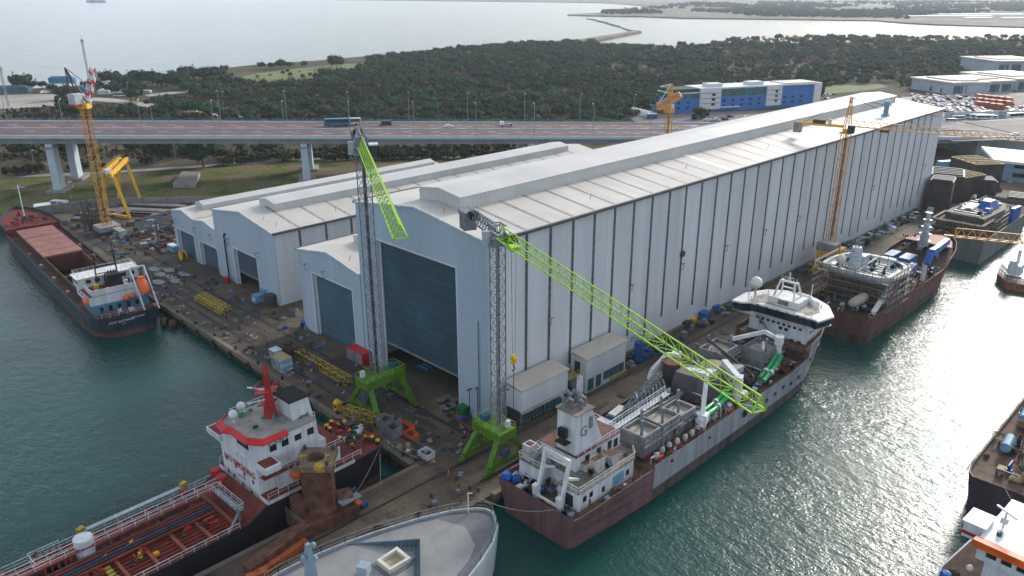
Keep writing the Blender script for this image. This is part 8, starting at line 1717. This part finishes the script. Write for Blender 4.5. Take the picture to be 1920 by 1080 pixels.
# scrub on the brown ground at the left and far woods across the lagoon
scrubpx = [([(0, 226), (0, 208), (100, 200), (180, 196), (300, 206), (400, 216), (470, 226)], 900, 1.0, 2.2), ([(260, 196), (300, 180), (420, 172), (520, 196), (560, 215), (480, 215), (380, 202)], 900, 1.0, 2.4), ([(0, 305), (0, 270), (560, 270), (560, 290), (300, 300)], 500, .8, 1.8)]
for poly, n_, s0, s1_ in scrubpx:
    xs = [p[0] for p in poly]; ys = [p[1] for p in poly]
    for i in range(n_):
        a, b2 = rt.uniform(min(xs), max(xs)), rt.uniform(min(ys), max(ys))
        if inpoly(a, b2, poly): p = G(a, b2, 0); stuffp.append((p.x, p.y, rt.uniform(s0, s1_), 'bare' if rt.random() < .72 else 'round'))
farp = []
flp = [(1130, 24), (1240, 14), (1300, 6), (1960, 3), (1960, 20), (1800, 26), (1700, 36), (1560, 33), (1420, 31), (1280, 29), (1130, 28)]
for i in range(7000):
    a, b2 = rt.uniform(1120, 1960), 3 + 33 * rt.random() ** 1.3
    if inpoly(a, b2, flp):
        from mathutils import noise
        p = G(a, b2, 0)
        if noise.noise(Vector((p.x, p.y, 0)) * .003) > -.05: farp.append((p.x, p.y, rt.uniform(7, 13), rt.choice(('round', 'bare', 'pine'))))
def forest(name, pts, label):
    col = bpy.data.collections.new(name + '_kinds'); idx = {}; lst = []
    for kind in ('bare', 'pine', 'round'):
        for j, (cmh, tmh) in enumerate(tree_lib[kind]):
            nm = 'z_%s_%d' % (kind, j); bm_me = bpy.data.meshes.new(nm)
            o = bpy.data.objects.new(nm + name, cmh); col.objects.link(o); lst.append((o.name, kind))
    lst.sort(); order = [k for _, k in lst]
    byk = {k: [i for i, q in enumerate(order) if q == k] for k in ('bare', 'pine', 'round')}
    me = bpy.data.meshes.new(name); me.from_pydata([(p[0], p[1], -.08 * p[2]) for p in pts], [], [])
    a1 = me.attributes.new('tree_index', 'INT', 'POINT'); a1.data.foreach_set('value', [rt.choice(byk[p[3]]) for p in pts])
    a2 = me.attributes.new('tree_scale', 'FLOAT', 'POINT'); a2.data.foreach_set('value', [p[2] for p in pts])
    a3 = me.attributes.new('tree_turn', 'FLOAT', 'POINT'); a3.data.foreach_set('value', [rt.random() * 6.28 for p in pts])
    ob = bpy.data.objects.new(name, me); sc.collection.objects.link(ob); tag(ob, label, 'wood', kind='stuff')
    ng = bpy.data.node_groups.new(name, 'GeometryNodeTree'); ng.interface.new_socket('Geometry', in_out='INPUT', socket_type='NodeSocketGeometry'); ng.interface.new_socket('Geometry', in_out='OUTPUT', socket_type='NodeSocketGeometry')
    N = ng.nodes; gi, go = N.new('NodeGroupInput'), N.new('NodeGroupOutput'); iop = N.new('GeometryNodeInstanceOnPoints'); ci = N.new('GeometryNodeCollectionInfo'); ci.inputs['Collection'].default_value = col
    ci.inputs['Separate Children'].default_value = True; ci.inputs['Reset Children'].default_value = True; iop.inputs['Pick Instance'].default_value = True
    def attr(nm, ty): q = N.new('GeometryNodeInputNamedAttribute'); q.data_type = ty; q.inputs['Name'].default_value = nm; return q.outputs['Attribute']
    cx = N.new('ShaderNodeCombineXYZ'); ng.links.new(attr('tree_turn', 'FLOAT'), cx.inputs['Z'])
    m2p = N.new('GeometryNodeMeshToPoints')
    ng.links.new(gi.outputs[0], m2p.inputs['Mesh']); ng.links.new(m2p.outputs[0], iop.inputs['Points']); ng.links.new(ci.outputs[0], iop.inputs['Instance']); ng.links.new(attr('tree_index', 'INT'), iop.inputs['Instance Index'])
    ng.links.new(cx.outputs[0], iop.inputs['Rotation']); cs_ = N.new('ShaderNodeCombineXYZ'); sca = attr('tree_scale', 'FLOAT')
    for k in 'XYZ': ng.links.new(sca, cs_.inputs[k])
    ng.links.new(cs_.outputs[0], iop.inputs['Scale']); ng.links.new(iop.outputs[0], go.inputs[0])
    md = ob.modifiers.new('scatter', 'NODES'); md.node_group = ng; return ob
forest('woodland', stuffp, 'dense dark evergreen and brown winter wood beyond the viaduct')
forest('far_woodland', farp, 'hazy far trees on the shore across the lagoon')
print('TREES', len(stuffp), len(farp), 'vis', vis)
# power and light poles in the wood and lots
for i, (px, py, h, lab) in enumerate([(242, 184, 12, 'grey pole beside the shore road, left one'), (294, 192, 14, 'grey lamp pole in the scrub left of the wood'), (354, 199, 11, 'grey pole at the edge of the dark pines'), (420, 210, 14, 'grey pole right of the dirt road end'), (496, 204, 7, 'short grey pole in front of the wood'), (574, 205, 5, 'shortest grey pole in front of the wood'), (200, 312, 11, 'thin lamp post beside the service road, by the yellow gantry'), (330, 307, 12, 'thin lamp post beside the service road, right of the big round tree'), (64, 308, 7, 'thin lamp post beside the service road at the far left'), (136, 382, 9, 'thin pole at the yard wall near the white cabin'), (470, 290, 9, 'thin lamp post below the viaduct near the cypress')]):
    p = G(px, py); t = thing('lamp_post', p, lab, 'lamp post'); MB().tube([(p.x, p.y, 0), (p.x, p.y, h)], .2, 6, r2=.12).build('pole', galv, t); MB().rbox(p.x + .4, p.y - .4, h - .1, 1.4, .5, .25, -.78).build('lamp_head', white, t)
# ================================================================== HAZE
hzb = MB().box(-3000, 21000, -8000, 21000, -8.5, 90).build('haze', [], None)
hm = bpy.data.materials.new('haze_air'); hm.use_nodes = True; n = hm.node_tree; n.nodes.clear(); o_ = n.nodes.new('ShaderNodeOutputMaterial'); pv = n.nodes.new('ShaderNodeVolumePrincipled')
pv.inputs['Color'].default_value = (.82, .91, 1.0, 1); pv.inputs['Density'].default_value = 7.0e-5; pv.inputs['Anisotropy'].default_value = .2
n.links.new(pv.outputs[0], o_.inputs['Volume']); hzb.data.materials.append(hm); tag(hzb, kind='stuff'); hzb.display_type = 'WIRE'
sc.cycles.volume_bounces = 1; sc.cycles.max_bounces = 6; sc.cycles.sample_clamp_indirect = 4
sc.cycles.sample_clamp_direct = 12
